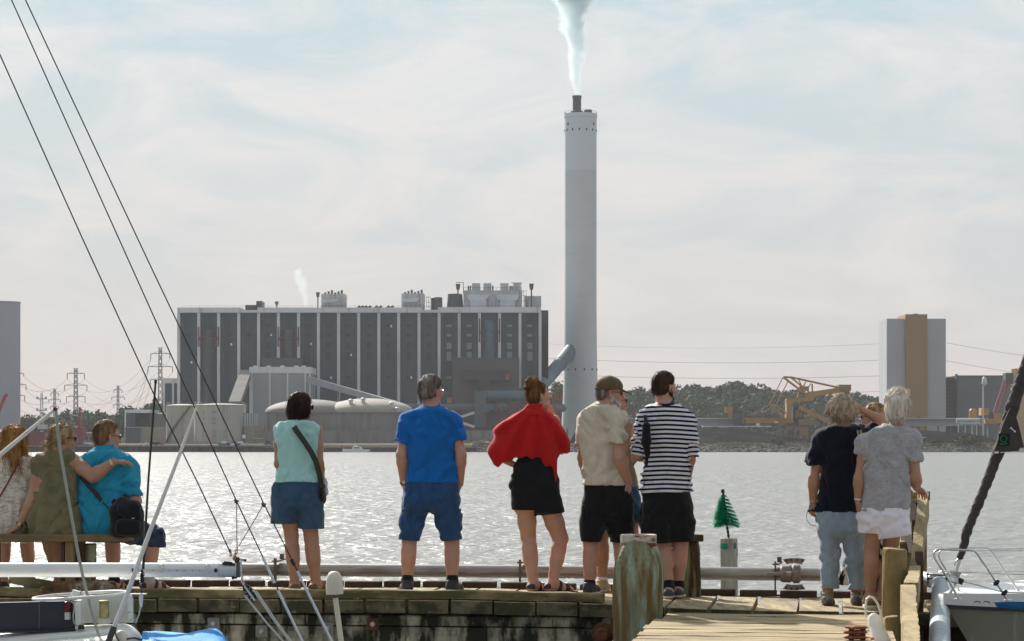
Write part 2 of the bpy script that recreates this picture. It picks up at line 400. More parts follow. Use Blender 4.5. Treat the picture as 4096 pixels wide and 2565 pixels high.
def shoe(parent,a,d,g,m_up,m_sole,ln=.285,w=1.0,name='shoe',ankle=True):
 d=Vector((d[0],d[1],0)).normalized();A=Vector((a.x,a.y,g));up=Vector((0,0,1));sx_=Vector((d.y,-d.x,0))
 def pr(i,z0):
  q=[rc(A-d*.042+up*.045,A+d*.03+up*.045,.040*w+i,.042*w+i,.02),rc(A+d*.02+up*.05,A+d*(ln-.115)+up*.032,.042*w+i,.037*w+i,.03),
rc(A+d*(ln*.38)+sx_*.012+up*.03,A+d*(ln-.12)-sx_*.012+up*.03,.042*w+i,.034*w+i,.02)]
  if ankle and not z0:q+=[rc(A-d*.02+up*.07,A-d*.012+up*.098,.043*w+i,.045*w+i,.02),rc(A+d*.02+up*.085,A+d*.09+up*.058,.024+i,.02+i,.02)]
  return q
 U=solid(pr(0,0),.007,[plane(A+up*.016,(0,0,-1)),plane(A+up*.104,(0,0,1))],lambda X,Y,Z:.0025*vnoise(X*60,Y*60,Z*60))
 s_=sobj(name,[U],m_up,parent)
 W=solid(pr(.004,1),.007,[plane(A+up*.002,(0,0,-1)),plane(A+up*.027,(0,0,1))])
 sobj('sole',[W],m_sole,s_)
 lace=MB()
 for i in range(3):
  c=A+d*(.075+.03*i)+up*(.088-.013*i);lace.tube([c-sx_*.028,c+up*.008,c+sx_*.028],.0035,5)
 lace.build('lace',m_sole,s_)
 return s_
def sandal(parent,a,d,g,m_,ln=.26,name='sandal',fp=None):
 d=Vector((d[0],d[1],0)).normalized();A=Vector((a.x,a.y,g));up=Vector((0,0,1))
 q=inflate(foot_prims(a,d,ln,ground=g+.016),.006)
 parts=[]
 for x0,x1,z1 in((-.08,-.035,.085),(.02,.05,.2),(.085,.125,.2)):
  tilt=.25 if x0>0 else 0
  n1=(d*-1+up*tilt);n2=(d-up*tilt)
  parts.append(solid(q,.006,[plane(A+d*x0,n1),plane(A+d*x1,n2),plane(A+up*(.045 if x0<0 else.012),(0,0,-1)),plane(A+up*z1,(0,0,1))]))
 s_=sobj(name,[p for p in parts if len(p[1])],m_,parent)
 q2=[rc(A-d*.035+up*.01,A+d*.03+up*.01,.038,.036,.02),rc(A+d*.03+up*.01,A+d*(ln-.085)+up*.01,.036,.045,.02)]
 sobj('sole',[solid(q2,.006,[plane(A+up*.001,(0,0,-1)),plane(A+up*.022,(0,0,1))])],m_,s_)
 return s_
def limb(j,r,bulge=None,k=.03):
 q=[rc(j[i],j[i+1],r[i],r[i+1],k)for i in range(len(j)-1)]
 if bulge:
  i,t,rad,off=bulge;c=j[i].lerp(j[i+1],t)+Vector(off);q.append(rc(c,j[i].lerp(j[i+1],t+.22)+Vector(off)*.6,rad,rad*.82,.05))
 return q
def leg(hip,knee,ank,rt,rk,ra,calf=None,side=0):
 calf=calf or rk*1.02;ca=knee.lerp(ank,.24);cb=knee.lerp(ank,.46);b=Vector((side*.006,-.022,0))
 mid=hip.lerp(knee,.55)
 return[rc(hip,mid,rt,rt*.84,.04),rc(mid,knee,rt*.84,rk,.03),rc(knee,ank,rk*.86,ra,.02),rc(ca+b,cb+b*.8,calf*.88,calf*.8,.045),
rc(cb+b*.6,knee.lerp(ank,.8),calf*.66,ra*1.02,.03)]
def arm(sh,elb,wri,r0=.047,r1=.038,r2=.026):
 m1=sh.lerp(elb,.45);f1=elb.lerp(wri,.25)
 return[rc(sh,m1,r0,r0*.95,.03),rc(m1,elb,r0*.95,r1*.92,.02),rc(elb,f1,r1*.96,r1,.025),rc(f1,wri,r1,r2,.02)]
def folds(amp=.008,fx=9,fz=4,seed=0.0,fine=.35):
 def f(X,Y,Z):
  w=vnoise(X*3+seed,Y*3,Z*2.2)*.9
  a=vnoise(X*fx+w*2+seed,Y*fx+w,Z*fz+w*3)
  b=vnoise(X*fx*2.3-w*3,Y*fx*2+seed,Z*fz*2.6+X*5)
  r=1-np.abs(a)*2
  m=vnoise(X*4.5+seed*2,Y*4.5,Z*4.5+7)
  c1=np.maximum(1-np.abs(vnoise((X+.75*Z)*15+seed+w,Y*7,(Z-.75*X)*3.6))*2.2,0)**3*np.clip(m*2.2+.25,0,1)
  c2=np.maximum(1-np.abs(vnoise((X-.65*Z)*15-seed+w,Y*7+3,(Z+.65*X)*3.6+5))*2.2,0)**3*np.clip(-m*2.2+.25,0,1)
  return amp*(.5*a+fine*b-.6*np.maximum(r,0)**4+.75*(c1+c2)-.42)
 return f
def dragfolds(amp,pts,freq=55,rad=.22):
 def f(X,Y,Z):
  o=0
  for p in pts:
   dx,dy,dz=X-p[0],Y-p[1],Z-p[2];d=np.sqrt(dx*dx+dy*dy+dz*dz)
   an=np.arctan2(dz,dx);o=o+amp*np.sin(an*6+vnoise(X*8,Y*8,Z*8)*3)*np.exp(-(d/rad)**2)*np.minimum(d/.11,1)**2
  return o
 return f
def addf(*fs):return lambda X,Y,Z:sum(f(X,Y,Z)for f in fs)
def strands(V,Q,n,ln,flow,w=.0022,seg=5,seed=1,lift=.004,curl=.25,pick=None):
 """thin tapered locks growing from a hair surface along flow(p, normal)"""
 rg=np.random.default_rng(seed)
 P0=V[Q];nor=np.cross(P0[:,2]-P0[:,0],P0[:,3]-P0[:,1]);nor/=np.linalg.norm(nor,axis=1)[:,None]+1e-9;cen=P0.mean(1)
 ok=np.arange(len(cen))if pick is None else np.nonzero(pick(cen))[0]
 if not len(ok):return None
 ch=rg.choice(ok,n);verts=[];faces=[]
 for c in ch:
  p=Vector(cen[c]);nn=Vector(nor[c]);l_=ln*rg.uniform(.5,1.3);ph=rg.uniform(0,6.28);o=len(verts);wd=w*rg.uniform(.6,1.5);lf=lift*(3.5 if rg.random()<.13 else 1)
  fl=Vector(flow(p,nn));fl=fl-nn*fl.dot(nn)*.8
  if fl.length<1e-4:fl=nn.orthogonal()
  fl.normalize();sdv=nn.cross(fl).normalized()
  for i in range(seg+1):
   t=i/seg;q=p+fl*(l_*t)+nn*(lf*(.3+1.6*t*rg.uniform(.3,1)))+sdv*(curl*l_*math.sin(ph+t*4)*t*.5)-Vector((0,0,.25*l_*t*t))
   ww=wd*(1-t*.85)
   verts+=[q+sdv*ww,q-sdv*ww,q+nn*ww]
   if i:
    a=o+(i-1)*3;b=a+3
    faces+=[(a,a+1,b+1,b),(a+1,a+2,b+2,b+1),(a+2,a,b,b+2)]
 return np.array([tuple(v)for v in verts]),np.array(faces)
def hair_obj(parent,hd,prims,cuts,m_,h=.006,amp=.006,n=260,ln=.05,w=.0022,freq=(50,50,12),flow=None,seed=1,lift=.004,curl=.3):
 def disp(X,Y,Z):
  x,y,z=hd.loc(X,Y,Z)
  return amp*(vnoise(x*freq[0]+seed,y*freq[1],z*freq[2])+.6*vnoise(x*freq[0]*2.1,y*freq[1]*2.1+seed,z*freq[2]*2))
 V,Q=solid(prims,h,cuts,disp)
 fl=flow or(lambda p,nn:hd.M@Vector((0,-.35,-1)))
 st=strands(V,Q,n,ln,fl,w,seed=seed,lift=lift,curl=curl)
 return sobj('hair',[(V,Q)]+([st]if st else[]),m_,parent)
def short_hair(hd,th=.014,nape=-.055,front=.05,side=.02):
 """cropped cap: cut away from the face, ears and neck"""
 pr=[hd.el((0,-.010,.047),(.075+th*.8,.094+th,.086+th)),hd.el((0,-.045,-.015),(.063+th*.5,.062+th*.6,.075),.03)]
 def cut(X,Y,Z):
  x,y,z=hd.loc(X,Y,Z)
  f1=(y-front)*.8+(.075-z)*.55
  f2=(nape-z)+np.abs(x)*.1
  f3=np.minimum((.028-z)*.8,(y+.012+(z+.03)*.25))
  f3=np.where(np.abs(x)>.02,f3,-1)
  return np.maximum(np.maximum(f1,f2),f3)*hd.s
 return pr,[cut]
def glasses(parent,hd,m_frame,m_lens=None,name='glasses',r=.0025,w=.029,hh=.017):
 b=MB()
 for sg in(-1,1):
  cx=sg*.032;pts=[]
  for a in range(14):
   t=a/14*2*math.pi;px=cx+w*math.copysign(abs(math.cos(t))**.6,math.cos(t));pz=.006+hh*math.copysign(abs(math.sin(t))**.6,math.sin(t))
   pts.append(hd.p(px,.104-abs(px)*.22,pz))
  b.tube(pts,r*hd.s,5,closed=True)
  b.tube([hd.p(sg*.060,.089,.012),hd.p(sg*.079,.060,.013),hd.p(sg*.083,.005,.014),hd.p(sg*.083,-.018,.0)],r*1.1*hd.s,5)
 b.tube([hd.p(-.006,.107,.012),hd.p(.006,.107,.012)],r*hd.s,5)
 g=b.build(name,m_frame,parent)
 if m_lens:
  l_=MB()
  for sg in(-1,1):
   cx=sg*.032;ring=[]
   for a in range(14):
    t=a/14*2*math.pi;px=cx+w*.96*math.copysign(abs(math.cos(t))**.6,math.cos(t));pz=.006+hh*.96*math.copysign(abs(math.sin(t))**.6,math.sin(t))
    ring.append(hd.p(px,.1035-abs(px)*.22,pz))
   l_.prism(ring,hd.M@Vector((0,.0015,0)))
  l_.build('lens',m_lens,g)
 return g
def strap(name,pts,w,th,m_,parent=None,nrm=(0,-1,0)):
 b=MB();n_=Vector(nrm).normalized()
 for i in range(len(pts)-1):
  a,c=Vector(pts[i]),Vector(pts[i+1]);d=(c-a).normalized();x=d.cross(n_).normalized();z=x.cross(d)
  if i<len(pts)-2:c=c+d*w*.06
  b.box((a+c)/2,(w,(c-a).length,th),rot=Matrix((x,d,z)).transposed())
 return b.build(name,m_,parent)
class Fig:
 """one standing or seated person: pixel-read joints + depth offsets"""
 def __init__(s,fr,D,label,base,group=None):
  s.f,s.D=fr,D;b=fr.p(base[0],base[1],D);s.root=thing('person',label,'person',b,group)
 def P(s,x,y,dd=0.0):return s.f.p(x,y,s.D+dd)
 def r(s,n):return s.f.m(n,s.D)
 def secs(s,rows,depth=.62,dy=0.0):
  out=[]
  for q in rows:
   y,a,b=q[:3];dp=q[3]if len(q)>3 and q[3]else depth;o=q[4]if len(q)>4 else dy
   c=s.P((a+b)/2,y,o);hw=s.r((b-a)/2);out.append((c.x,c.y,c.z,hw,hw*dp))
  return out
 def body(s,prims,m_,hands=(),h=.0095):
  parts=[solid(prims,h)]
  for hp in hands:parts.append(solid(hp,.0045))
  return sobj('body',parts,m_,s.root)
 def wear(s,name,prims,m_,cuts=(),disp=None,h=.0085,mg=.03,parent=None):return sobj(name,[solid(prims,h,cuts,disp,mg)],m_,parent or s.root)
def sock(f,a,k,fr,r0,r1,m_,parent=None):
 t=a.lerp(k,fr);d=(k-a).normalized()
 f.wear('sock',[rc(t+d*.02,a,r0,r1,.02),rc(a,a+Vector((0,.03,-.03)),r1,r1,.02)],m_,[plane(t,d)],lambda X,Y,Z:.003*np.sin((Z-t.z)*260)*vnoise(X*30,Y*30,Z*30)-.001,.007)
def legtube(hip,knee,hem,r0,r1,r2,k=.06,fl=None):return[rc(hip,knee,r0,r1,k,fl),rc(knee,hem,r1,r2,k,fl)]
# ------------------------------------------------------------------ water, land, hill
SH=1060.0
def water():
 m=bpy.data.materials.new('sea_water');m.use_nodes=True;t=m.node_tree;L=t.links.new;b=t.nodes['Principled BSDF']
 b.inputs['Base Color'].default_value=(.165,.16,.15,1);b.inputs['Roughness'].default_value=.33;b.inputs['IOR'].default_value=1.5
 tc=N(t,'ShaderNodeTexCoord');hs=None
 def layer(sc,st,det,amp,rot=0):
  nonlocal hs
  mp=N(t,'ShaderNodeMapping');mp.inputs['Scale'].default_value=st;mp.inputs['Rotation'].default_value=(0,0,R(rot));n=N(t,'ShaderNodeTexNoise');n.inputs['Scale'].default_value=sc;n.inputs['Detail'].default_value=det;n.inputs['Roughness'].default_value=.55
  L(tc.outputs['Object'],mp.inputs['Vector']);L(mp.outputs[0],n.inputs['Vector'])
  k=N(t,'ShaderNodeMath',operation='MULTIPLY');k.inputs[1].default_value=amp;L(n.outputs['Fac'],k.inputs[0])
  if hs is None:hs=k.outputs[0]
  else:
   a=N(t,'ShaderNodeMath',operation='ADD');L(hs,a.inputs[0]);L(k.outputs[0],a.inputs[1]);hs=a.outputs[0]
 layer(.55,(1,.55,1),3,.42,12);layer(1.9,(1,.7,1),4,.20,-14);layer(6.5,(1,.8,1),2,.012,20);layer(.05,(1,1.6,1),2,.5,5)
 bp=N(t,'ShaderNodeBump');bp.inputs['Strength'].default_value=1.0;bp.inputs['Distance'].default_value=1.05;L(hs,bp.inputs['Height']);L(bp.outputs[0],b.inputs['Normal'])
 b_=MB();b_.add([(-3000,-60,0),(3000,-60,0),(3000,1100,0),(-3000,1100,0)],[(0,1,2,3)])
 tag(b_.build('water',m),kind='structure')
water()
def far_land():
 m=mat('far_ground',(.16,.145,.12),1.0,.25,.05,spec=0,col2=(.12,.13,.06),mask=(.5,.6),mscale=.02)
 b=MB();xs=[-2500]+list(range(-300,320,20))+[3200]
 v=[];f=[]
 prof=[(SH+1.5,-1.0),(SH+4,1.2),(SH+12,3.6),(SH+30,4.0),(1400,4.5),(2400,6),(9000,0)]
 for i,x in enumerate(xs):
  for d,z in prof:v.append((x,d,z))
 n=len(prof)
 for i in range(len(xs)-1):
  for k in range(n-1):f.append((i*n+k,(i+1)*n+k,(i+1)*n+k+1,i*n+k+1))
 b.add(v,f);tag(b.build('ground',m,smooth=True),kind='structure')
far_land()
HILL=[(-900,21.7),(-600,25.4),(-300,30.0),(0,32.7),(250,32.2),(330,33.6),(440,34.1),(680,34.6),(760,36.2),(930,36.4),(1080,39.3),(1180,38.7),(1330,35.9),(1430,32.7),(1600,31.8),(1800,30.4),(2000,30.0),(2300,28.1),(2600,25.4),(3000,21.7),(4200,14.4)]
HD=1750.0
hxs=[FM.p(a,0,HD).x for a,_ in HILL];hzs=[h for _,h in HILL]
def hz(x,d):
 t=min(max((d-1480)/(HD-1480),0),1);return 4.2+float(np.interp(x,hxs,hzs))*(t*t*(3-2*t))
def hill():
 b=MB();v=[];f=[];xs=np.linspace(-330,700,70);ds=[1400,1480,1530,1580,1630,1690,1750,1820,1950]
 for x in xs:
  for d in ds:v.append((x,d,hz(x,d)if d<=1750 else hz(x,1750)*(1-(d-1750)/260)))
 n=len(ds)
 for i in range(len(xs)-1):
  for k in range(n-1):f.append((i*n+k,(i+1)*n+k,(i+1)*n+k+1,i*n+k+1))
 b.add(v,f);tag(b.build('hill',mat('hill_soil',(.040,.060,.028),1.0,.3,.1,spec=0),smooth=True),kind='structure')
hill()
def crown_quads(rg,c,rad,n,size,lobes=7):
 """leaf clumps: small tilted quads on lumpy lobes around c"""
 lb=[np.array(c)]+[np.array(c)+rg.normal(0,.30,3)*rad for _ in range(lobes)]
 V=np.zeros((n,4,3));rad=np.array(rad)
 for i in range(n):
  o=lb[rg.integers(len(lb))];u=rg.normal(0,1,3);u/=np.linalg.norm(u);u[2]=u[2]if u[2]>-.3 else-u[2]*.5
  p=o+u*rad*rg.uniform(.42,.62);nn=u+rg.normal(0,.5,3);nn/=np.linalg.norm(nn)
  a=np.cross(nn,rg.normal(0,1,3));a/=np.linalg.norm(a);b_=np.cross(nn,a);s=size*rg.uniform(.5,1.2)
  V[i]=[p-a*s-b_*s*.6,p+a*s*.8-b_*s*.7,p+a*s+b_*s*.6,p-a*s*.7+b_*s]
 return V.reshape(-1,3),np.arange(n*4).reshape(-1,4)
LEAF=mat('far_foliage',(.056,.085,.046),.8,.3,.35,col2=(.080,.108,.056),mask=(.45,.6),mscale=.22,spec=.05)
LEAF2=mat('far_foliage_pale',(.058,.078,.030),.8,.35,.35,col2=(.035,.055,.02),mask=(.45,.6),mscale=.22,spec=.05)
def wood():
 rg=np.random.default_rng(11);P1=[];P2=[]
 for k in range(1900):
  d=rg.uniform(1490,1765);x=rg.uniform(-130,520)*d/1500;z=hz(x,d);r=rg.uniform(4.5,7.5)
  if(z-EYE)/d<.003 and rg.random()<.4:continue
  (P1 if rg.random()<.7 else P2).append(crown_quads(rg,(x,d,z+r*.35),(r,r,r*.8),90,1.25,4))
 V1,Q1=joinVQ(P1);V2,Q2=joinVQ(P2)
 me=np_mesh(np.concatenate([V1,V2]),Q1+[q+len(V1)for q in Q2])
 mi=np.zeros(len(me.polygons),dtype=np.int32);mi[sum(len(q)for q in Q1):]=1
 o=link('wood',me,None,[LEAF,LEAF2],smooth=False);me.polygons.foreach_set('material_index',mi);tag(o,kind='stuff')
wood()
BARK=mat('bark',(.06,.045,.03),.9,.3,2)
def tree(name,label,base,h,w,seed,group,n=620,leaf=None):
 rg=np.random.default_rng(seed);t=thing(name,label,'tree',base,group);bx,by,bz=base
 b=MB();b.tube([(bx,by,bz-.3),(bx+.2,by,bz+h*.3),(bx,by,bz+h*.7)],[h*.03,h*.022,h*.008],7)
 for k in range(5):
  a=k*1.3+seed;b.tube([(bx+.1,by,bz+h*(.25+.07*k)),(bx+math.cos(a)*w*.3,by+math.sin(a)*w*.3,bz+h*(.5+.07*k))],[h*.012,h*.004],5)
 b.build('trunk',BARK,t)
 V,Q=crown_quads(rg,(bx,by,bz+h*.50),(w*.62,w*.62,h*.44),n,w*.075,9)
 link('crown',np_mesh(V,[Q]),t,leaf or LEAF,smooth=False)
row=[(140,1100),(185,1125),(240,1110),(290,1095),(345,1092),(400,1118),(480,1098),(545,1082),(600,1080),(650,1086),(720,1090),(780,1092),(840,1086),(940,1086),(985,1080),(1040,1060),(1080,1050),(1130,1030),(1175,1015),(1220,1018),(1290,995),(1350,985),(1385,990)]
TL=['at the left end of the far row beside the grey tower','second from the grey tower in the far tree row','third from the grey tower, lower than its neighbours','left of the white mast in the far tree row','just right of the white mast in the far tree row','in the dip right of the white mast','left of the largest pylon, with a flat top','standing left of the foot of the tall middle pylon','right behind the foot of the tall middle pylon','right of the tall middle pylon foot','left of the red crane mast in the far tree row','behind the red crane mast','right of the red crane mast, with a rounded top','after the gap in the far tree row','left of the small pylon near the storage tanks','beside the foot of the small pylon near the tanks','behind the dark flat building, lower one','behind the dark flat building, taller one','rising above the flat concrete tank','above the concrete tank, left of the black rod','tall, left of the right-hand pylon','tall, at the foot of the right-hand pylon','tallest, between right-hand pylon and power station annex']
for i,(a,b_)in enumerate(row):
 d=1380+(i*37)%60;top=FO.p(a,b_,d);h=max(top.z-4.3,7)
 tree('tree','dark green broadleaf tree '+TL[i],(top.x,d,4.3),h*1.02,max(11.5,h*.85),100+i,'trees along the far shore')
tree('tree','dark tree seen through the gap under the slanting duct beside the chimney',(FG.p(1375,0,1420).x,1420,4.3),FG.p(0,895,1420).z-4,13,140,'trees along the far shore',1800)
bsh=[(1460,825,1072,'pale green bush on the grassy bank before the coal heap',FM),(1020,1290,1072,'wide pale green bush on the grassy bank at the right',FN),(740,1315,1072,'low pale bush on the bank below the tall tower',FN)]
for i,(a,b_,d,lb,f)in enumerate(bsh):
 p=f.p(a,b_,d);tree('bush',lb,(p.x,d,3.4),max(p.z-3.2,2.6),(6.5,11,6)[i],150+i,'bushes on the far bank',260,LEAF2);
def shore():
 rg=np.random.default_rng(5);x0=S(1890,0,SH).x;Vs=[];Fs=[];o=0
 bm=bmesh.new();bmesh.ops.create_icosphere(bm,subdivisions=1,radius=1);iv=np.array([v.co[:]for v in bm.verts]);jf=np.array([[v.index for v in f.verts]for f in bm.faces]);bm.free()
 for k in range(3600):
  t=rg.random();x=rg.uniform(x0,330);d=SH+.5+t*9;z=-.2+t*3.5;s=rg.uniform(.35,.95)
  M=np.linalg.qr(rg.normal(0,1,(3,3)))[0];v=(iv*rg.uniform(.7,1.25,iv.shape))@M*np.array([s*1.2,s,s*.8])+(x,d,z);Vs.append(v);Fs.append(jf+o);o+=len(iv)
 o_=link('stone_bank',np_mesh(np.concatenate(Vs),[np.concatenate(Fs)]),None,mat('granite_stones',(.15,.145,.14),.9,.5,.45,col2=(.06,.06,.055),mask=(.5,.6),mscale=.8),smooth=False);tag(o_,kind='stuff')
 n=16000;x=rg.uniform(x0,330,n);d=SH+rg.uniform(7.5,17,n);z=3.0+(d-SH-7)*.08;h=rg.uniform(.35,1.25,n)*(.6+.5*np.sin(x*.11)**2);a=rg.uniform(0,3.14,n);w=.22
 V=np.zeros((n,3,3));V[:,0]=np.stack([x-w*np.cos(a),d-w*np.sin(a),z],1);V[:,1]=np.stack([x+w*np.cos(a),d+w*np.sin(a),z],1);V[:,2]=np.stack([x+rg.normal(0,.25,n),d+rg.normal(0,.25,n),z+h],1)
 g=link('dry_grass',np_mesh(V.reshape(-1,3),[np.arange(n*3).reshape(-1,3)]),None,mat('dry_grass',(.20,.165,.075),.9,.3,.3,col2=(.09,.10,.035),mask=(.45,.6),mscale=.09),smooth=False);tag(g,kind='stuff')
shore()
def heap(name,label,pts,d0,d1,m_,seed):
 xs=np.linspace(pts[0][0],pts[-1][0],70);hh=np.interp(xs,[p[0]for p in pts],[p[1]for p in pts]);v=[];f=[];ks=np.linspace(0,1,13)
 for x,h in zip(xs,hh):
  for k in ks:
   d=d0+(d1-d0)*k;z=3.2+h*(1-abs(2*k-1))**.9
   z+=.5*float(vnoise(np.array([x*.25]),np.array([d*.25]),np.array([seed*1.0]))[0])*(h>.2)*(0<k<1);v.append((x,d,z))
 n=len(ks)
 for i in range(len(xs)-1):
  for k in range(n-1):f.append((i*n+k,(i+1)*n+k,(i+1)*n+k+1,i*n+k+1))
 b=MB();b.add(v,f);tag(b.build(name,m_,smooth=True),label,'coal heap',None)
COAL=mat('coal',(.026,.025,.027),.95,.4,.4,spec=0,col2=(.05,.047,.047),mask=(.5,.7),mscale=.12)
hx=lambda f,a,d:f.p(a,0,d).x
heap('coal_heap','long dark coal heap below the yellow stacker crane',[(hx(FM,560,1120),0),(hx(FM,640,1120),6),(hx(FM,850,1120),8.2),(hx(FM,1100,1120),8.6),(hx(FM,1300,1120),7.4),(hx(FM,1500,1120),4.2),(hx(FM,1800,1120),3.0),(hx(FM,2100,1120),5),(hx(FM,2200,1120),0)],1090,1150,COAL,1)
heap('coal_heap','low black coal heap below the tall tower and its conveyor',[(hx(FN,100,1130),0),(hx(FN,300,1130),6.2),(hx(FN,600,1130),7),(hx(FN,900,1130),6),(hx(FN,1150,1130),4.5),(hx(FN,1300,1130),0)],1095,1160,mat('black_coal',(.017,.018,.02),.95,.3,.4,spec=0),2)
heap('coal_heap','dark coal mound against the foot of the chimney',[(hx(FG,1455,1200),0),(hx(FG,1520,1200),9),(hx(FG,1580,1200),12),(hx(FG,1800,1200),10),(hx(FG,2000,1200),0)],1150,1215,COAL,3)
heap('earth_mound','low brown earth mound on the shore between shawl and blue T-shirt',[(hx(FG,690,1120),0),(hx(FG,760,1120),2.5),(hx(FG,850,1120),3),(hx(FG,950,1120),0)],1085,1115,mat('brown_earth',(.08,.068,.055),1,.3,.4,spec=0),4)
# ------------------------------------------------------------------ power station and its yard
PD=1215.0
def fbox(mb,f,x0,x1,y0,y1,d,depth,bot=None):
 a,b=f.p(x0,y0,d),f.p(x1,y1,d);z0=b.z if bot is None else bot
 mb.box(((a.x+b.x)/2,d+depth/2,(a.z+z0)/2),(abs(b.x-a.x),depth,a.z-z0));return mb
PANEL=mat('dark_cladding',(.052,.084,.104),.6,.16,.05,spec=.15,col2=(.040,.066,.083),mask=(.45,.6),mscale=.03,mstretch=(3,3,.2))
PANEL2=mat('dark_cladding_strip',(.042,.068,.084),.6,.15,.2)
CONC=mat('pale_concrete',(.62,.63,.65),.85,.08,.08,col2=(.33,.32,.30),mask=(.55,.75),mscale=.12,mstretch=(2.5,2.5,.25))
CONC2=mat('grey_concrete',(.215,.205,.195),.9,.14,.06,spec=.1,col2=(.13,.122,.112),mask=(.45,.7),mscale=.15,mstretch=(3,3,.2))
CONC3=mat('beige_concrete',(.26,.24,.205),.9,.10,.06,spec=.1,col2=(.17,.155,.13),mask=(.5,.75),mscale=.12,mstretch=(3,3,.2))
METAL_G=mat('blue_grey_metal',(.085,.125,.155),.6,.15,.1,spec=.2);METAL_D=mat('dark_metal',(.05,.062,.068),.5,.2,.2);METAL_P=mat('pale_metal',(.45,.47,.48),.4,.15,.1,spec=.6)
RED_ST=mat('red_steel',(.17,.055,.045),.7,.2,.2);WIN=mat('dark_louvre',(.20,.21,.20),.6,.2,.6);WIN2=mat('dark_window',(.018,.024,.027),.4,.2,.6);YEL=mat('yellow_paint',(.37,.20,.045),.6,.18,.3);YEL_D=mat('ochre_cladding',(.25,.155,.06),.75,.10,.05)
WHITE_P=mat('white_spot',(.7,.7,.68),.6)
def power_station():
 base=FE.p(900,1068,PD);t=thing('power_station','huge dark clad power station hall with white pilasters and rooftop plant','power station',(base.x,PD,4.2));g=3.5
 E0,E1=FE.p(213,0,PD).x,FG.p(1255,0,PD).x;top=FE.p(0,362,PD).z
 b=MB();b.box(((E0+E1)/2,PD+31,(top+g)/2),(E1-E0,60,top-g));b.build('hall',PANEL,t)
 xs=[FE.p(x,0,PD).x for x in(218,370,520,672,822,972,1124,1274,1426,1578,1730,1880)]+[FG.p(x,0,PD).x for x in(333,485,637,790,942,1096,1248)]
 for i,x in enumerate(xs):
  b=MB();b.box((x,PD-.1,(FE.p(0,378,PD).z+g)/2),(1.45,2.0,FE.p(0,378,PD).z-g));b.build('pilaster',CONC,t)
 for f0,a0,f1,a1,y0 in((FE,211,FE,686,343),(FE,686,FE,814,362),(FE,814,FG,345,343),(FG,345,FG,476,360),(FG,476,FG,1256,340)):
  x0,x1=f0.p(a0,0,PD).x,f1.p(a1,0,PD).x;z1=FE.p(0,y0,PD).z;z0=FE.p(0,381,PD).z
  b=MB();b.box(((x0+x1)/2,PD+29.6,(z0+z1)/2),(x1-x0-.02,63,z1-z0));b.build('parapet',CONC,t)
 for i in range(len(xs)-1):
  c=(xs[i]+xs[i+1])/2;b=MB();zt=FE.p(0,384,PD).z
  for o in(-3.6,3.2):b.box((c+o,PD+.9,(zt+g)/2),(2.2,.3,zt-g-.1))
  b.build('cladding_strip',PANEL2,t)
  w=MB();pale=i in(13,14,16,17)
  rows=((470,488),(540,560),(606,654),(676,742),(860,880))if i not in(1,5,15)else()
  for y0,y1 in rows:
   if i in(0,2,3)and y0!=540:continue
   a,e=FG.p(0,y0,PD).z,FG.p(0,y1,PD).z;w=MB();w.box((c-.1,PD+.85,(a+e)/2),(2.6,.34,abs(a-e)));w.build('louvre',WIN if pale else WIN2,t)
  if i in(0,2,4,6,7,8,10,11):
   w=MB();y=(755,620,548,615,872,700,482,870)[(0,2,4,6,7,8,10,11).index(i)];p=FE.p(0,y,PD).z
   w.box((c+1.2,PD+.8,p),(.9,.4,1.2));w.build('wall_lamp',WHITE_P,t)
 for i,f,ys in((1,FE,(490,572,635)),(5,FE,(490,572,635)),(15,FG,(425,522,602))):
  c=(xs[i]+xs[i+1])/2;zz=[f.p(0,y,PD).z for y in ys];b=MB();hw=(xs[i+1]-xs[i])/2
  for sg in(-1,1):b.bar((c+sg*hw,PD-1.8,zz[0]),(c+sg*hw,PD-1.8,zz[2]),.6);b.bar((c+sg*hw,PD-1.8,zz[1]),(c+sg*(hw-3),PD-1.8,zz[2]),.3)
  b.bar((c-hw,PD-1.9,zz[1]),(c+hw,PD-1.9,zz[1]),.6);b.bar((c-hw,PD-1.9,zz[2]),(c+hw,PD-1.9,zz[2]),.35);b.build('red_gallery',RED_ST,t)
  b=MB();z0=FG.p(0,720 if i==15 else 720,PD).z if i!=1 else g;z1=f.p(0,505 if i!=15 else 440,PD).z;b.lathe((c,PD+.6,z0),[(2.9,0),(2.9,z1-z0)],20);b.build('round_shaft',METAL_D if i!=15 else METAL_G,t)
 b=MB();a=FG.p(1256,362,PD+20);e=FG.p(1296,0,PD+20);b.box(((a.x+e.x)/2,PD+50,(a.z+g)/2),(e.x-a.x+2,60,a.z-g));b.build('rear_wing',PANEL,t)
 b=MB();a=FG.p(1270,466,PD+14);e=FG.p(1309,0,PD+14);b.box(((a.x+e.x)/2,PD+30,(a.z+g)/2),(e.x-a.x,20,a.z-g));b.build('stair_tower',PANEL2,t)
 RD=PD+12;ROOF=FE.p(0,343,PD).z-.3
 def rbox(name,f,x0,x1,y0,m_,dep=14,d=RD,y1=None):
  b=MB();fbox(b,f,x0,x1,y0,y1 or 0,d,dep,None if y1 else ROOF);return b.build(name,m_,t)
 STAIN=mat('stained_cladding',(.42,.42,.41),.7,.12,.2,col2=(.20,.165,.13),mask=(.52,.68),mscale=.45,mstretch=(3,3,.25))
 rbox('dark_penthouse',FE,720,812,322,PANEL2);rbox('dark_penthouse',FE,803,846,292,PANEL2)
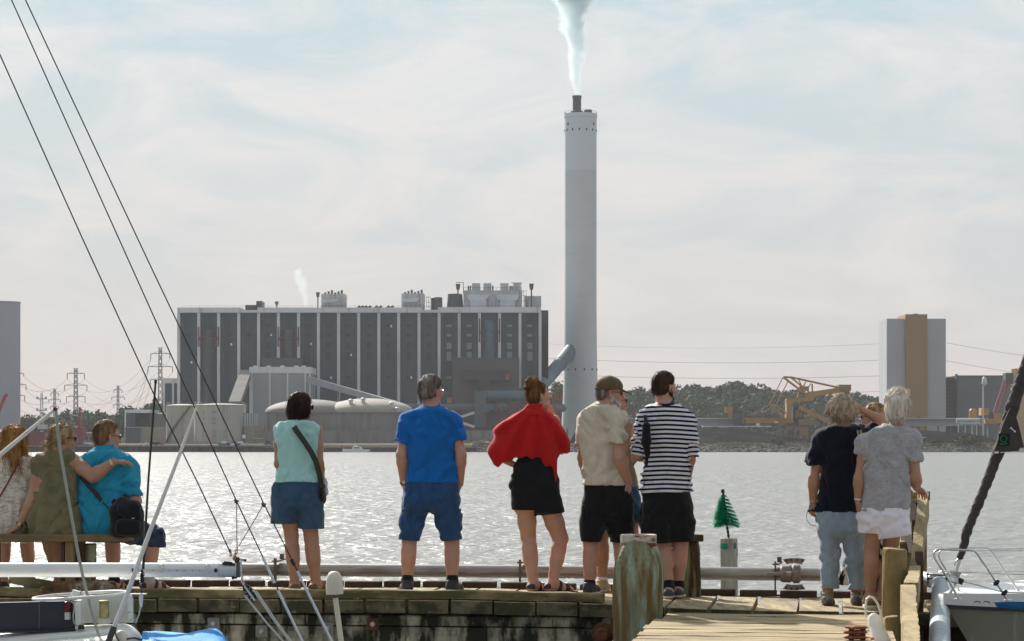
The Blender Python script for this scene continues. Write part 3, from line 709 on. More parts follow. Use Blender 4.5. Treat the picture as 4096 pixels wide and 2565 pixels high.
 for f,x0,x1,y0,wa,wb in((FE,1295,1476,238,1300,1415),(FG,200,370,235,205,325)):
  r_=rbox('cooling_house',f,x0,x1,y0,STAIN);b=MB()
  z0,z1=f.p(0,y0+40,RD).z,f.p(0,y0+65,RD).z;xa,xb=f.p(wa,0,RD).x,f.p(wb,0,RD).x
  b.prism([(xa,RD-.1,z0),(xb+.8,RD-.1,z0),(xb-.8,RD-1.8,z1),(xa+.5,RD-1.8,z1)],(0,.1,.3));b.build('canopy',METAL_P,r_)
  b=MB()
  for k in range(6):x=f.p(x0+25+k*25,0,RD).x;b.box((x,RD+5,f.p(0,y0,RD).z+.5+(k%3)*.3),(1.0,2,1.0+(k%3)*.6))
  b.bar((f.p(x1,y0,RD).x,RD+3,ROOF),(f.p(x1,0,RD).x,RD+3,f.p(0,y0+10,RD).z),.3);b.build('roof_fan',METAL_D,r_)
  b=MB()
  for k in range(8):x=f.p(x0+4+k*(x1-x0-8)/7,0,RD).x;z=f.p(0,y0+88,RD).z;b.bar((x,RD-2,ROOF),(x,RD-2,z),.12)
  b.bar((f.p(x0,0,RD).x,RD-2,z),(f.p(x1,0,RD).x,RD-2,z),.12);b.build('railing',METAL_D,r_)
 b=MB();a,e=FG.p(420,262,RD),FG.p(507,0,RD);b.lathe(((a.x+e.x)/2,RD+6,ROOF),[((e.x-a.x)/2,0),((e.x-a.x)/2,a.z-ROOF),((e.x-a.x)/2-.3,a.z-ROOF+.2)],24);b.build('round_tank',METAL_D,t)
 b=MB()
 for k in range(3):
  for yy in(262,300,335):b.bar((FG.p(388,0,RD).x,RD+k,FG.p(0,yy,RD).z),(FG.p(418,0,RD).x,RD+k,FG.p(0,yy,RD).z),.14)
 for xx in(388,403,418):b.bar((FG.p(xx,0,RD).x,RD,ROOF),(FG.p(xx,0,RD).x,RD,FG.p(0,258,RD).z),.16)
 b.build('roof_scaffold',METAL_D,t)
 b=MB();a,e=FG.p(537,232,RD),FG.p(668,0,RD);c=(a.x+e.x)/2;r0=(e.x-a.x)/2;b.lathe((c,RD+8,ROOF),[(r0,0),(r0*.84,a.z-ROOF),(r0*.8,a.z-ROOF)],28);b.build('cone_tank',METAL_D,t)
 r_=rbox('boiler_head',FG,668,1112,212,STAIN,24,RD+2);zt=FG.p(0,212,RD+2).z
 for x0,x1,s in((690,872,1),(915,1090,-1)):
  b=MB();xa,xb=FG.p(x0,0,RD).x,FG.p(x1,0,RD).x;z0,z1,z2=FG.p(0,245,RD).z,FG.p(0,285,RD).z,ROOF
  b.prism([(xa,RD+1.9,z0),(xb,RD+1.9,z0),(xb-(2.4 if s>0 else 1),RD-.5,z1),(xa+(1 if s>0 else.6),RD-.5,z1)],(0,.1,.4));b.box(((xa+xb)/2,RD+.6,(z1+z2)/2),(xb-xa-4,2.2,z1-z2-.1));b.build('sloping_hood',METAL_P,r_)
 for x0,x1 in((733,795),(820,880),(947,1010),(1045,1098)):
  b=MB();fbox(b,FG,x0,x1,157,0,RD+6,6,zt-.1);b.build('vent_box',METAL_P,r_)
 b=MB()
 for k in range(15):x=FG.p(672+k*31,0,RD).x;b.bar((x,RD+2.2,zt),(x,RD+2.2,zt+1.5),.12)
 b.bar((FG.p(672,0,RD).x,RD+2.2,zt+1.5),(FG.p(1108,0,RD).x,RD+2.2,zt+1.5),.12)
 for x in(705,720,890,1022,1036):b.box((FG.p(x,0,RD).x,RD+5,zt+1.3),(.8,1,2.6))
 b.bar((FG.p(1103,0,RD).x,RD+3,ROOF),(FG.p(1103,0,RD).x,RD+3,FG.p(0,150,RD).z),.35);b.bar((FG.p(1030,0,RD).x,RD+3,FG.p(0,152,RD).z),(FG.p(1112,0,RD).x,RD+3,FG.p(0,152,RD).z),.3)
 for yy in(215,250,290):b.bar((FG.p(1105,0,RD).x,RD+1,FG.p(0,yy,RD).z),(FG.p(1145,0,RD).x,RD+1,FG.p(0,yy,RD).z),.18)
 for xx in(1122,1143):b.bar((FG.p(xx,0,RD).x,RD+1,ROOF),(FG.p(xx,0,RD).x,RD+1,FG.p(0,210,RD).z),.18)
 b.build('roof_gantry',METAL_D,r_)
 rbox('side_house',FG,1130,1256,254,STAIN,16,RD+6)
 for f,x,y0,y1,w in((FE,957,295,320,16),(FE,1268,225,262,15),(FG,627,162,205,18),(FG,1183,160,205,18)):
  b=MB();c=f.p(x,0,RD);z0,z1=f.p(0,y1,RD).z,f.p(0,y0,RD).z;w=f.m(w,RD);b.lathe((c.x,RD+1,ROOF),[(w*.3,0),(w*.3,z0-ROOF),(w*.7,z0-ROOF),(w,z1-ROOF),(w*.85,z1-ROOF)],16);b.build('funnel_vent',METAL_D,t)
 b=MB();b.bar((FG.p(668,0,RD).x,RD,FG.p(0,235,RD).z),(FG.p(668,0,RD).x,RD,FG.p(0,150,RD).z),.3);b.bar((FG.p(612,0,RD).x,RD,FG.p(0,152,RD).z),(FG.p(670,0,RD).x,RD,FG.p(0,152,RD).z),.3);b.build('davit',METAL_D,t)
 for x in(1580,1605,1630,1660,1710,1740,1800,1830):
  b=MB();c=FE.p(x,0,RD);b.lathe((c.x,RD,ROOF),[(.4,0),(.4,1.0),(1.1,1.2),(1.1,1.7),(.6,2.2)],10);b.build('roof_vent',METAL_D,t)
 b=MB();z=FE.p(0,322,RD).z
 for k in range(42):x=E0+2+k*(E1-E0-4)/41;b.bar((x,PD+1,ROOF),(x,PD+1,ROOF+1.3),.09)
 b.bar((E0+2,PD+1,ROOF+1.3),(E1-2,PD+1,ROOF+1.3),.09);b.build('roof_railing',METAL_D,t)
 BR=mat('brown_grey_cladding',(.085,.075,.082),.7,.12,.1)
 b=MB();fbox(b,FG,585,1090,720,0,PD-16,15,g);b.build('filter_house',BR,t)
 b=MB();fbox(b,FG,665,1010,815,890,PD-20,3.9);fbox(b,FG,780,875,890,1060,PD-20,3.9);b.build('filter_hopper',mat('brown_grey_cladding_dark',(.045,.042,.047),.7,.12,.1),t)
 b=MB();fbox(b,FG,990,1010,850,888,PD-20.3,.3);fbox(b,FG,545,580,1022,1062,PD-17,.9);b.build('orange_door',mat('orange_paint',(.45,.13,.03),.7),t)
 b=MB();fbox(b,FE,842,1148,722,0,PD-9,8.5,g);b.build('brown_penthouse',BR,t)
power_station()
def simple(name,label,cat,parts,loc,group=None):
 t=thing(name,label,cat,loc,group)
 for nm,mb,m_ in parts:mb.build(nm,m_,t)
 return t
d=PD-45;g=3.8
b=MB();fbox(b,FE,752,1214,838,0,d,30,g);b2=MB();fbox(b2,FE,750,1217,790,838,d-.4,31)
b3=MB();[fbox(b3,FE,x,x+11,838.5,0,d-.5,.6,g)for x in(752,765,900,1034,1168,1203)];b4=MB();[fbox(b4,FE,x,x+30,781,789.5,d+3,3)for x in(780,880,985,1090,1145)]
simple('boiler_annex','pale grey windowless annex block before the power station','building',[('wall',b,mat('pale_cladding',(.28,.295,.31),.6,.06,.1)),('cornice',b2,CONC),('pilaster',b3,CONC),('skylight',b4,WHITE_P)],(FE.p(980,0,d).x,d,g))
d=PD+8;b=MB();fbox(b,FE,98,212,912,0,d,30,g);b2=MB();fbox(b2,FE,96,212,876,914,d-.4,31);b3=MB();[fbox(b3,FE,x,x+16,914.5,0,d-.5,.6,g)for x in(97,166)]
simple('low_annex','low dark annex with white frame at the left end of the power station','building',[('wall',b,PANEL),('cornice',b2,CONC),('pilaster',b3,CONC)],(FE.p(150,0,d).x,d,g))
def gallery(label,p0,p1,w,h,m_,legs=()):
 t=thing('conveyor_gallery',label,'conveyor',(p0.x,p0.y,4));b=MB();b.bar(p0,p1,w,h);b.build('casing',m_,t)
 for k in legs:
  p=p0.lerp(p1,k);b=MB();b.bar((p.x-1,p.y,4),(p.x-.3,p.y,p.z-h/2),.5);b.bar((p.x+1,p.y,4),(p.x+.3,p.y,p.z-h/2),.5);b.build('trestle_leg',METAL_D,t)
 return t
gallery('steep sunlit conveyor gallery rising left of the pale annex',FE.p(640,1075,1120),FE.p(727,835,1175),5.6,3.2,mat('weathered_cladding',(.19,.185,.17),.9,.15,.1,spec=.1))
gallery('long thin conveyor gallery sloping down from the pale annex to the domes',FE.p(1195,885,PD-48),FE.p(1850,1072,PD-70),3.2,3.0,mat('grey_blue_cladding',(.25,.28,.31),.55,.1,.1),(.35,.6,.85))
gallery('small sloping conveyor left of the duct tower',FG.p(655,1212,1110),FG.p(752,1244,1110),2.4,1.2,METAL_P)
gallery('upper slanting conveyor left of the duct tower',FG.p(612,1180,1130),FG.p(752,1135,1130),2.4,1.2,METAL_P)
def tank(label,f,cx,r,y0,d,m_,extra=None,group='storage tanks on the quay'):
 c=f.p(cx,y0,d);rr=f.m(r,d);t=thing('storage_tank',label,'tank',(c.x,d+rr,3.5),group)
 b=MB();h=c.z-3.5;b.lathe((c.x,d+rr,3.5),[(rr,0),(rr,h-.6),(rr+.15,h-.5),(rr+.15,h),(rr*.9,h+.25),(rr*.3,h+.7)],56);b.build('shell',m_,t)
 b=MB()
 for k in range(40):
  a=k/40*2*math.pi;x,y=c.x+rr*math.cos(a),d+rr+rr*math.sin(a);b.bar((x,y,c.z),(x,y,c.z+1.1),.07)
 b.tube([(c.x+rr*math.cos(k/40*2*math.pi),d+rr+rr*math.sin(k/40*2*math.pi),c.z+1.1)for k in range(40)],.05,4,closed=True);b.build('rim_railing',METAL_D,t)
 return t,c,rr
TANKM=mat('chalky_tank_paint',(.38,.365,.325),.8,.08,.1,col2=(.25,.23,.19),mask=(.52,.72),mscale=.25,mstretch=(2,2,.15))
t,c,rr=tank('big beige storage tank in front, with rows of dark marks',FE,505,197,1075,1100,TANKM)
b=MB()
for x in(400,480,492,560):
 for y in(1130,1180,1215,1280,1310):b=MB();p=FE.p(x,y,1100);o=FE.p(505,0,1100);dd=rr-math.sqrt(max(rr**2-(p.x-o.x)**2,0));b.box((p.x,1100+dd,p.z),(.8,.3,1.2));b.build('patch',mat('tank_patch',(.29,.28,.25),.85),t)
t,c,rr=tank('beige storage tank with a stair climbing its side',FE,232,128,1080,1128,TANKM)
b=MB();n=14
for k in range(n+1):
 a=R(-150+95*k/n);x,y,z=c.x+(rr+.6)*math.cos(a),1128+rr+(rr+.6)*math.sin(a),4+(c.z-4)*k/n
 if k:b.bar(q,(x,y,z),.9,.5);b.bar((q[0],q[1],q[2]+1.2),(x,y,z+1.2),.12)
 b.bar((x,y,z),(x,y,z+1.2),.1);q=(x,y,z)
b.build('stair',METAL_D,t)
tank('low flat concrete tank left of the beige tanks',FO,1310,145,1092,1175,CONC2)
d=1112.0;x0,x1=S(1067,0,d).x,S(1760,0,d).x;zt=S(0,1650,d).z;t=thing('domed_store','long concrete store with two shallow pale domes on its roof','building',((x0+x1)/2,d,3.6))
b=MB();b.box(((x0+x1)/2,d+23,(zt+3.5)/2),(x1-x0,44,zt-3.5));b.build('wall',CONC2,t)
b=MB();b.box(((x0+x1)/2,d+22.8,zt+.15),(x1-x0+.8,45.4,.5));b.build('eaves',CONC3,t)
for cx,top,m_,dd in((1240,1598,mat('grey_dome',(.19,.18,.165),.8,.08,.1),26),(1475,1594,mat('cream_dome',(.31,.285,.235),.8,.06,.1),24)):
 c=S(cx,top,d+dd);rr=21.5;h=c.z-zt-.4;b=MB();b.lathe((c.x,d+dd,zt+.4),[(rr*math.cos(a),h*math.sin(a))for a in[i/14*math.pi/2 for i in range(14)]]+[(.05,h)],56);o=b.build('dome',m_,t)
 if dd==24:
  for px,py in((1404,1615),(1453,1615),(1567,1614),(1590,1614)):
   p=S(px,py,d+8);zz=zt+.4+h*math.sqrt(max(0,1-((p.x-c.x)**2+16**2)/rr**2));b=MB();b.lathe((p.x,d+8,zz-.6),[(.9,0),(.9,1.8),(1.3,1.9),(1.2,2.5),(.5,2.9)],14);b.build('roof_ventilator',METAL_P,o)
b=MB()
for k in range(60):x=x0+(x1-x0)*k/59;b.bar((x,d+.6,zt+.4),(x,d+.6,zt+1.5),.07)
b.bar((x0,d+.6,zt+1.5),(x1,d+.6,zt+1.5),.07);b.build('roof_railing',METAL_D,t)
def wallrun(label,sx0,sx1,y0,d,dep,m_,name='concrete_wall',bot=3.0):
 b=MB();a,e=S(sx0,y0,d),S(sx1,y0,d);b.box(((a.x+e.x)/2,d+dep/2,(a.z+bot)/2),(e.x-a.x,dep,a.z-bot));return tag(b.build(name,m_),label,'wall')
wallrun('long weathered concrete wall below the domed store',1050,1985,1722,1104,7,CONC2);wallrun('lower brownish concrete wall left of the domed store',975,1052,1704,1106,9,CONC3)
wallrun('concrete wall behind the parked cars left of the tanks',500,660,1708,1150,8,CONC3);wallrun('pale low wall at the quay edge below the beige tanks',640,985,1772,1078,1.5,CONC2)
d=1160.0
b=MB();fbox(b,FO,1078,1165,1085,0,d,18,3.5);fbox(b,FO,1166,1290,1105,0,d+12,18,3.5);b2=MB();fbox(b2,FO,1076,1295,1056,1084.5,d-.5,31);fbox(b2,FO,1076,1088,1085,0,d-.6,.5,3.5)
simple('shed','flat-roofed dark shed with white frame left of the concrete tank','building',[('wall',b,PANEL),('roof_frame',b2,CONC)],(FO.p(1120,0,d).x,d,3.5))
d=1120.0;b=MB();fbox(b,FO,1085,1195,1226,0,d,9,3.2);b2=MB();fbox(b2,FO,1080,1200,1215,1226,d-1,11);fbox(b2,FO,1120,1124,1230,0,d-.2,.2,3.2);fbox(b2,FO,1160,1164,1230,0,d-.2,.2,3.2)
simple('gate_house','dark bluish gate house beside the white parked car','building',[('wall',b,mat('blue_grey_wall',(.09,.11,.135),.7,.15,.2)),('roof',b2,METAL_D)],(FO.p(1140,0,d).x,d,3.2))
d=1100.0;b=MB();fbox(b,FO,655,835,1262,0,d,9,3.0);b2=MB();fbox(b2,FO,640,850,1250,1261.5,d-1.5,12);fbox(b2,FO,640,850,1340,1352,d-3,3);b3=MB();[fbox(b3,FO,x,x+18,1290,1318,d-.15,.2)for x in(690,715,740,780,805)]
simple('harbour_office','low pale harbour office with a window row behind the two seated people','building',[('wall',b,CONC2),('roof',b2,CONC),('window',b3,WIN2)],(FO.p(740,0,d).x,d,3))
d=1108.0;b=MB();fbox(b,FE,705,800,1140,1240,d,8);b2=MB();[fbox(b2,FE,x,x+5,1138,1240,d-.3,.3)for x in range(708,800,18)]
simple('container_stack','pale ribbed steel bin between the beige tanks and the domed store','container',[('bin',b,METAL_P),('rib',b2,METAL_G)],(FE.p(750,0,d).x,d,7))
d=1086.0;b=MB();fbox(b,FE,785,845,1332,0,d,4,3.0);b2=MB();fbox(b2,FE,782,848,1328,1332,d-.3,4.6)
simple('hut','small grey hut on the quay between parked boats','hut',[('wall',b,CONC2),('roof',b2,METAL_P)],(FE.p(815,0,d).x,d,3))
def duct(label,pts,r,m_,legs=(),rings=8,group=None,up=False):
 t=thing('flue_duct',label,'duct',pts[0],group);b=MB();b.tube(pts,r,24);b.build('pipe',m_,t)
 pts=[Vector(p)for p in pts]
 for k in range(rings):
  b=MB();s=(k+.5)/rings*(len(pts)-1);i=min(int(s),len(pts)-2);p=pts[i].lerp(pts[i+1],s-i);dv=(pts[i+1]-pts[i]).normalized();b.lathe(p,[(r,-.3),(r+.28,-.25),(r+.28,.25),(r,.3)],24,dv.to_track_quat('Z','Y').to_matrix());b.build('flange',m_,t)
 for x,z in legs:
  b=MB()
  for o in(-1.4,1.4):b.bar((x+o,pts[0].y,3.5),(x+o,pts[0].y,z),.45)
  b.bar((x-1.4,pts[0].y-.05,4),(x+1.4,pts[0].y-.05,z-.5),.3);b.bar((x+1.4,pts[0].y-.1,4),(x-1.4,pts[0].y-.1,z-.5),.3);b.build('trestle',RED_ST,t)
 return t
dd=1185.0;z=FG.p(0,1100,dd).z
duct('long low blue-grey duct running behind the domes to the duct tower',[FE.p(700,1100,dd),FG.p(752,1100,dd)],FG.m(31,dd),METAL_G,[(FE.p(813,0,dd).x,z),(FG.p(470,0,dd).x,z)],22)
duct('upper thick blue-grey duct right of the duct tower',[FG.p(838,1010,dd),FG.p(1160,1010,dd)],FG.m(40,dd),METAL_G,[(FG.p(940,0,dd).x,FG.p(0,1045,dd).z),(FG.p(1045,0,dd).x,FG.p(0,1045,dd).z)],6)
duct('lower blue-grey duct running from the duct tower into the chimney',[FG.p(838,1101,dd-6),FG.p(1420,1101,dd+85)],FG.m(32,dd),METAL_G,[(FG.p(1045,0,dd).x,z),(FG.p(1240,0,dd).x,z)],9)
duct('slanting square-shouldered duct rising from the station into the chimney',[FG.p(1150,1000,1205),FG.p(1225,955,1220),FG.p(1300,880,1250),FG.p(1400,765,1290),FG.p(1520,615,1312)],FG.m(52,1250),METAL_G,(),2)
t=thing('duct_tower','tall blue-grey box tower joining the horizontal ducts','tower',(FG.p(795,0,dd).x,dd,4));b=MB();fbox(b,FG,752,838,972,1245,dd-5,10);b.build('casing',mat('duct_casing',(.07,.105,.12),.55,.12,.1),t);b=MB()
for x in(756,834):b.bar((FG.p(x,0,dd).x,dd-4,3.8),(FG.p(x,0,dd).x,dd-4,FG.p(0,1245,dd).z),.8)
for k in range(3):b.bar((FG.p(756,0,dd).x,dd-4,4+k*1.5),(FG.p(834,0,dd).x,dd-4,5.5+k*1.5),.4)
b.bar((FG.p(842,0,dd).x,dd-5,3.8),(FG.p(842,0,dd).x,dd-5,FG.p(0,1060,dd).z),.7);b.build('red_frame',RED_ST,t)
d=PD-5;b=MB();fbox(b,FG,912,1140,1062,0,d,14,3.8);b2=MB();fbox(b2,FG,905,1146,952,968,d+2,9)
simple('plinth_house','plain concrete house under the thick ducts left of the chimney','building',[('wall',b,CONC2),('roof_deck',b2,METAL_G)],(FG.p(1000,0,d).x,d,4))
t=thing('red_scaffold','orange-red steel scaffold tower beside the chimney foot','scaffold',(FG.p(1375,0,1240).x,1240,4));b=MB()
for x in(1340,1362,1385,1408):
 b.bar((FG.p(x,0,1240).x,1240,4),(FG.p(x,0,1240).x,1240,FG.p(0,998,1240).z),.45)
for y in(998,1065,1140,1220):b.bar((FG.p(1338,0,1240).x,1240,FG.p(0,y,1240).z),(FG.p(1410,0,1240).x,1240,FG.p(0,y,1240).z),.45)
for k in range(3):b.bar((FG.p(1340+k*23,0,1240).x,1239.7,FG.p(0,1065,1240).z),(FG.p(1362+k*23,0,1240).x,1239.7,FG.p(0,1000,1240).z),.4)
b.build('frame',mat('orange_steel',(.42,.085,.03),.7),t)
t=thing('red_scaffold','low red steel frame seen between the capped man and the striped shirt','scaffold',(FM.p(280,0,1240).x,1240,4));b=MB()
for x in(215,260,300,340):b.bar((FM.p(x,0,1240).x,1240,4),(FM.p(x,0,1240).x,1240,FM.p(0,585,1240).z),.4)
for y in(587,625,660):b.bar((FM.p(213,0,1240).x,1240,FM.p(0,y,1240).z),(FM.p(342,0,1240).x,1240,FM.p(0,y,1240).z),.4)
b.build('frame',MATS['red_steel'],t)
def chimney():
 d=1310.0;c=S(2322,0,d);s=d/FPX;t=thing('chimney','very tall pale concrete chimney with a narrow dark flue on top','chimney',(c.x,d,4));zt=S(0,458,d).z;zb=S(0,685,d).z
 m1=mat('chimney_concrete',(.50,.525,.55),.85,.05,.02,spec=.1,col2=(.465,.49,.515),mask=(.5,.7),mscale=.05,mstretch=(1,1,3));m2=mat('chimney_paint',(.53,.57,.605),.7,.04,.03,spec=.1)
 b=MB();r=64.5*s;b.lathe((c.x,d,3.5),[(r*1.28,0),(r*1.17,12),(r*1.09,26),(r*1.04,42),(r*1.01,62),(r,80),(r,zb-3.5)],72);b.build('shaft',m1,t)
 b=MB();b.lathe((c.x,d,zb),[(r+.01,0),(r+.02,zt-zb-2.2),(r+.35,zt-zb-1.8),(r+.35,zt-zb),(r-.6,zt-zb)],72);o=b.build('painted_crown',m2,t)
 for k in range(14):
  a=k/14*2*math.pi+.13;b=MB();b.box((c.x+r*math.cos(a),d+r*math.sin(a),zt-9.2),(.5,.7,1.2),rz=a);b.build('opening',WIN2,o)
  if k%4==0:b=MB();b.box((c.x+r*math.cos(a+.1),d+r*math.sin(a+.1),zt-6.0),(.5,.8,1.6),rz=a);b.build('opening',WIN2,o)
 for k in range(12):
  a=k/12*2*math.pi+.2;b=MB();zz=FG.p(0,812,d).z;rr=r*1.045;b.box((c.x+rr*math.cos(a),d+rr*math.sin(a),zz),(.5,.7,1.1),rz=a);b.build('opening',WIN2,t)
 b=MB()
 for k in range(36):a=k/36*2*math.pi;b.bar((c.x+r*math.cos(a),d+r*math.sin(a),zt),(c.x+r*math.cos(a),d+r*math.sin(a),zt+1.3),.09)
 b.tube([(c.x+r*math.cos(k/36*2*math.pi),d+r*math.sin(k/36*2*math.pi),zt+1.3)for k in range(36)],.07,4,closed=True);b.build('rim_railing',METAL_G,o)
 fx=FQ.p(448,0,d).x;fz=FQ.p(0,832,d).z;DK=mat('sooty_flue',(.035,.05,.055),.5,.3,.4,col2=(.10,.12,.125),mask=(.5,.6),mscale=.6,mstretch=(3,3,.1));rr=FQ.m(37,d)
 b=MB();b.lathe((fx,d-1.5,zt-.5),[(rr*1.4,0),(rr*1.4,2.0),(rr,2.4),(rr,fz-zt-1),(rr*1.1,fz-zt-.9),(rr*1.1,fz-zt+.5),(rr*.85,fz-zt+.5)],28);b.build('flue',DK,t)
 b=MB();b.lathe((FQ.p(544,0,d).x,d-1.5,zt-.5),[(rr*.95,0),(rr*.95,2.4),(rr*.85,2.8)],28);b.build('capped_flue',DK,t)
 return fx,d-1.5,fz
CH=chimney()
b=MB();b.bar((FG.p(1450,0,1180).x,1180,4),(FG.p(1450,0,1180).x,1180,FG.p(0,1260,1180).z),.3);b.bar((FG.p(1457,0,1180).x,1180,4),(FG.p(1457,0,1180).x,1180,FG.p(0,1262,1180).z),.3);tag(b.build('post',METAL_D),'thin dark twin post at the foot of the chimney','post')
# ------------------------------------------------------------------ towers, pylons, cranes, ship, cars on the far shore
TWR=mat('grey_tower',(.33,.345,.38),.75,.06,.03)
d=1180.0;c=S(-25,1207,d);r=87*d/FPX;t=thing('silo_tower','tall plain grey silo tower cut by the left picture edge','tower',(c.x,d+r,3.5));b=MB();b.lathe((c.x,d+r,3.5),[(r,0),(r,c.z-3.7),(r+.2,c.z-3.6),(r+.2,c.z-3),(r-.5,c.z-2.9)],56);b.build('shell',TWR,t)
d=1300.0;t=thing('tower_block','tall windowless grey tower with a broad ochre stripe','tower',(FN.p(570,0,d).x,d,4));b=MB();fbox(b,FN,317,478,270,0,d,27,3.8);fbox(b,FN,668,828,270,0,d,27,3.8);b.build('grey_wing',TWR,t);b=MB();fbox(b,FN,478.5,667.5,232,0,d-1.6,28,3.8);b.build('ochre_core',YEL_D,t)
b=MB();fbox(b,FN,555,585,226,233,d+2,3);fbox(b,FN,580,600,1110,0,d-2,.4,3.8);b.build('roof_gear',METAL_D,t)
d=1310.0;t=thing('coal_store','long dark grey hall right of the ochre-striped tower','building',(FN.p(1130,0,d).x,d,4));b=MB();fbox(b,FN,928,1420,764,0,d,60,3.8);b.build('wall',mat('dark_hall_cladding',(.10,.112,.13),.7,.08,.05),t);b=MB();fbox(b,FN,923,930,748,0,d-1,6,3.8);fbox(b,FN,926,1422,760,766,d-.5,61);b.build('trim',METAL_D,t)
b=MB();fbox(b,FN,830,923,780,0,d+4,50,3.8);b2=MB();[fbox(b2,FN,831,922,y,y+5,d+3.6,.4)for y in range(800,1140,34)];simple('ribbed_shaft','narrow dark brown ribbed shaft between tower and dark hall','building',[('wall',b,mat('brown_black_cladding',(.045,.03,.035),.8)),('rib',b2,METAL_D)],(FN.p(876,0,d).x,d,4))
d=1200.0;c=FN.p(1480,702,d);r=FN.m(74,d);t=thing('yellow_silo','pale ochre round silo behind the furled sail','silo',(c.x,d+r,3.5));b=MB();b.lathe((c.x,d+r,3.5),[(r,0),(r,c.z-3.5),(r*.9,c.z-3.2)],48);b.build('shell',mat('faded_ochre',(.40,.30,.16),.8,.08,.05),t)
d=1165.0;b=MB();fbox(b,FN,1345,1412,738,835,d,7);b2=MB();A,B_=FN.p(1262,1080,d),FN.p(1358,800,d)
for o in(-1.2,1.2):b2.bar((A.x+o,d,A.z),(B_.x+o,d,B_.z),.5);b2.bar((A.x+o+.3,d+3,A.z),(B_.x+o,d+3,B_.z),.4)
for k in range(16):p,q=A.lerp(B_,k/16),A.lerp(B_,(k+1)/16);b2.bar((p.x-1.2,d,p.z),(q.x+1.2,d,q.z),.35)
b2.bar((FN.p(1380,0,d).x,d,FN.p(0,835,d).z),(FN.p(1420,0,d).x,d,FN.p(0,890,d).z),.6)
b3=MB();fbox(b3,FN,1135,1200,1042,1105,d,7);fbox(b3,FN,1180,1420,1135,1175,d,8);fbox(b3,FN,1240,1305,1085,1135,d,6);b4=MB();[fbox(b4,FN,x,x+10,1175,0,d+1,3,3.5)for x in(1195,1290,1380)];fbox(b4,FN,1200,1240,1080,1135,d+1,5)
simple('unloader_crane','ship unloader with a steep red lattice boom and yellow machinery house','crane',[('head_box',b,METAL_D),('boom',b2,mat('dull_red_steel',(.20,.045,.045),.7)),('machinery_house',b3,YEL),('leg',b4,METAL_D)],(FN.p(1280,0,d).x,d,3.5))
d=1158.0;c=FN.p(1068,1062,d);r=FN.m(33,d);b=MB();b.lathe((c.x,d+r,FN.p(0,1142,d).z),[(r,0),(r,c.z-FN.p(0,1142,d).z),(r*.6,c.z-FN.p(0,1142,d).z+.8)],24);b2=MB();[b2.bar((c.x+o,d+r,3.5),(c.x+o,d+r,FN.p(0,1142,d).z),.5)for o in(-2.5,2.5)];simple('yellow_tank','small round yellow tank on legs before the dark hall','tank',[('shell',b,YEL),('leg',b2,METAL_D)],(c.x,d,3.5))
t=thing('lamp_mast','tall pale floodlight mast before the dark hall','lamp mast',(FN.p(1150,0,1160).x,1160,3.5));p=FN.p(1150,850,1160);b=MB();b.tube([(p.x,1160,3.5),(p.x,1160,p.z)],[.5,.35],8);b.build('pole',METAL_P,t);b=MB();b.lathe((p.x+.6,1160,p.z),[(.4,0),(1.4,1),(1.3,2.2),(.8,4),(.3,4.5)],10);b.build('floodlight',METAL_P,t)
d=1150.0;t=thing('silver_pipes','bundle of silver pipes on posts left of the unloader crane','pipes',(FN.p(1020,0,d).x,d,3.5));b=MB()
for y,x0,x1,r in((1146,918,1118,.9),(1166,920,1020,.5),(1178,950,1125,.7)):b.tube([FN.p(x0,y,d),FN.p(x1,y,d)],r,10)
for x in(940,1000,1060,1100):b.bar((FN.p(x,0,d).x,d+1.4,3.5),(FN.p(x,0,d).x,d+1.4,FN.p(0,1150,d).z),.4)
b.build('pipe_run',METAL_P,t)
t=thing('belt_conveyor','long low grey belt conveyor crossing behind the coal heaps','conveyor',(FM.p(1000,0,1165).x,1165,3.8));b=MB();z=FM.p(0,685,1165).z;xa,xb=FM.p(215,0,1165).x,FN.p(1160,0,1165).x;b.box(((xa+xb)/2,1168,z),(xb-xa,5,3.4));b.build('casing',mat('zinc_cladding',(.30,.32,.34),.6,.08,.05),t);b=MB();b.box(((xa+xb)/2,1166,z+1.95),(xb-xa,6,.5));b.build('roof',METAL_P,t);b=MB()
for k in range(28):x=xa+3+(xb-xa-6)*k/27;b.bar((x,1168,3),(x,1168,z-1.7),.6)
b.build('trestle',METAL_D,t)
t=thing('belt_conveyor','pale low rail track platform in front of the stacker crane','conveyor',(FM.p(1100,0,1152).x,1152,3.8));b=MB();fbox(b,FM,865,1420,712,722,1152,4);b.build('deck',CONC,t);b=MB();[fbox(b,FM,x,x+8,722,0,1153,2,3.5)for x in range(880,1420,60)];b.build('trestle',METAL_D,t)
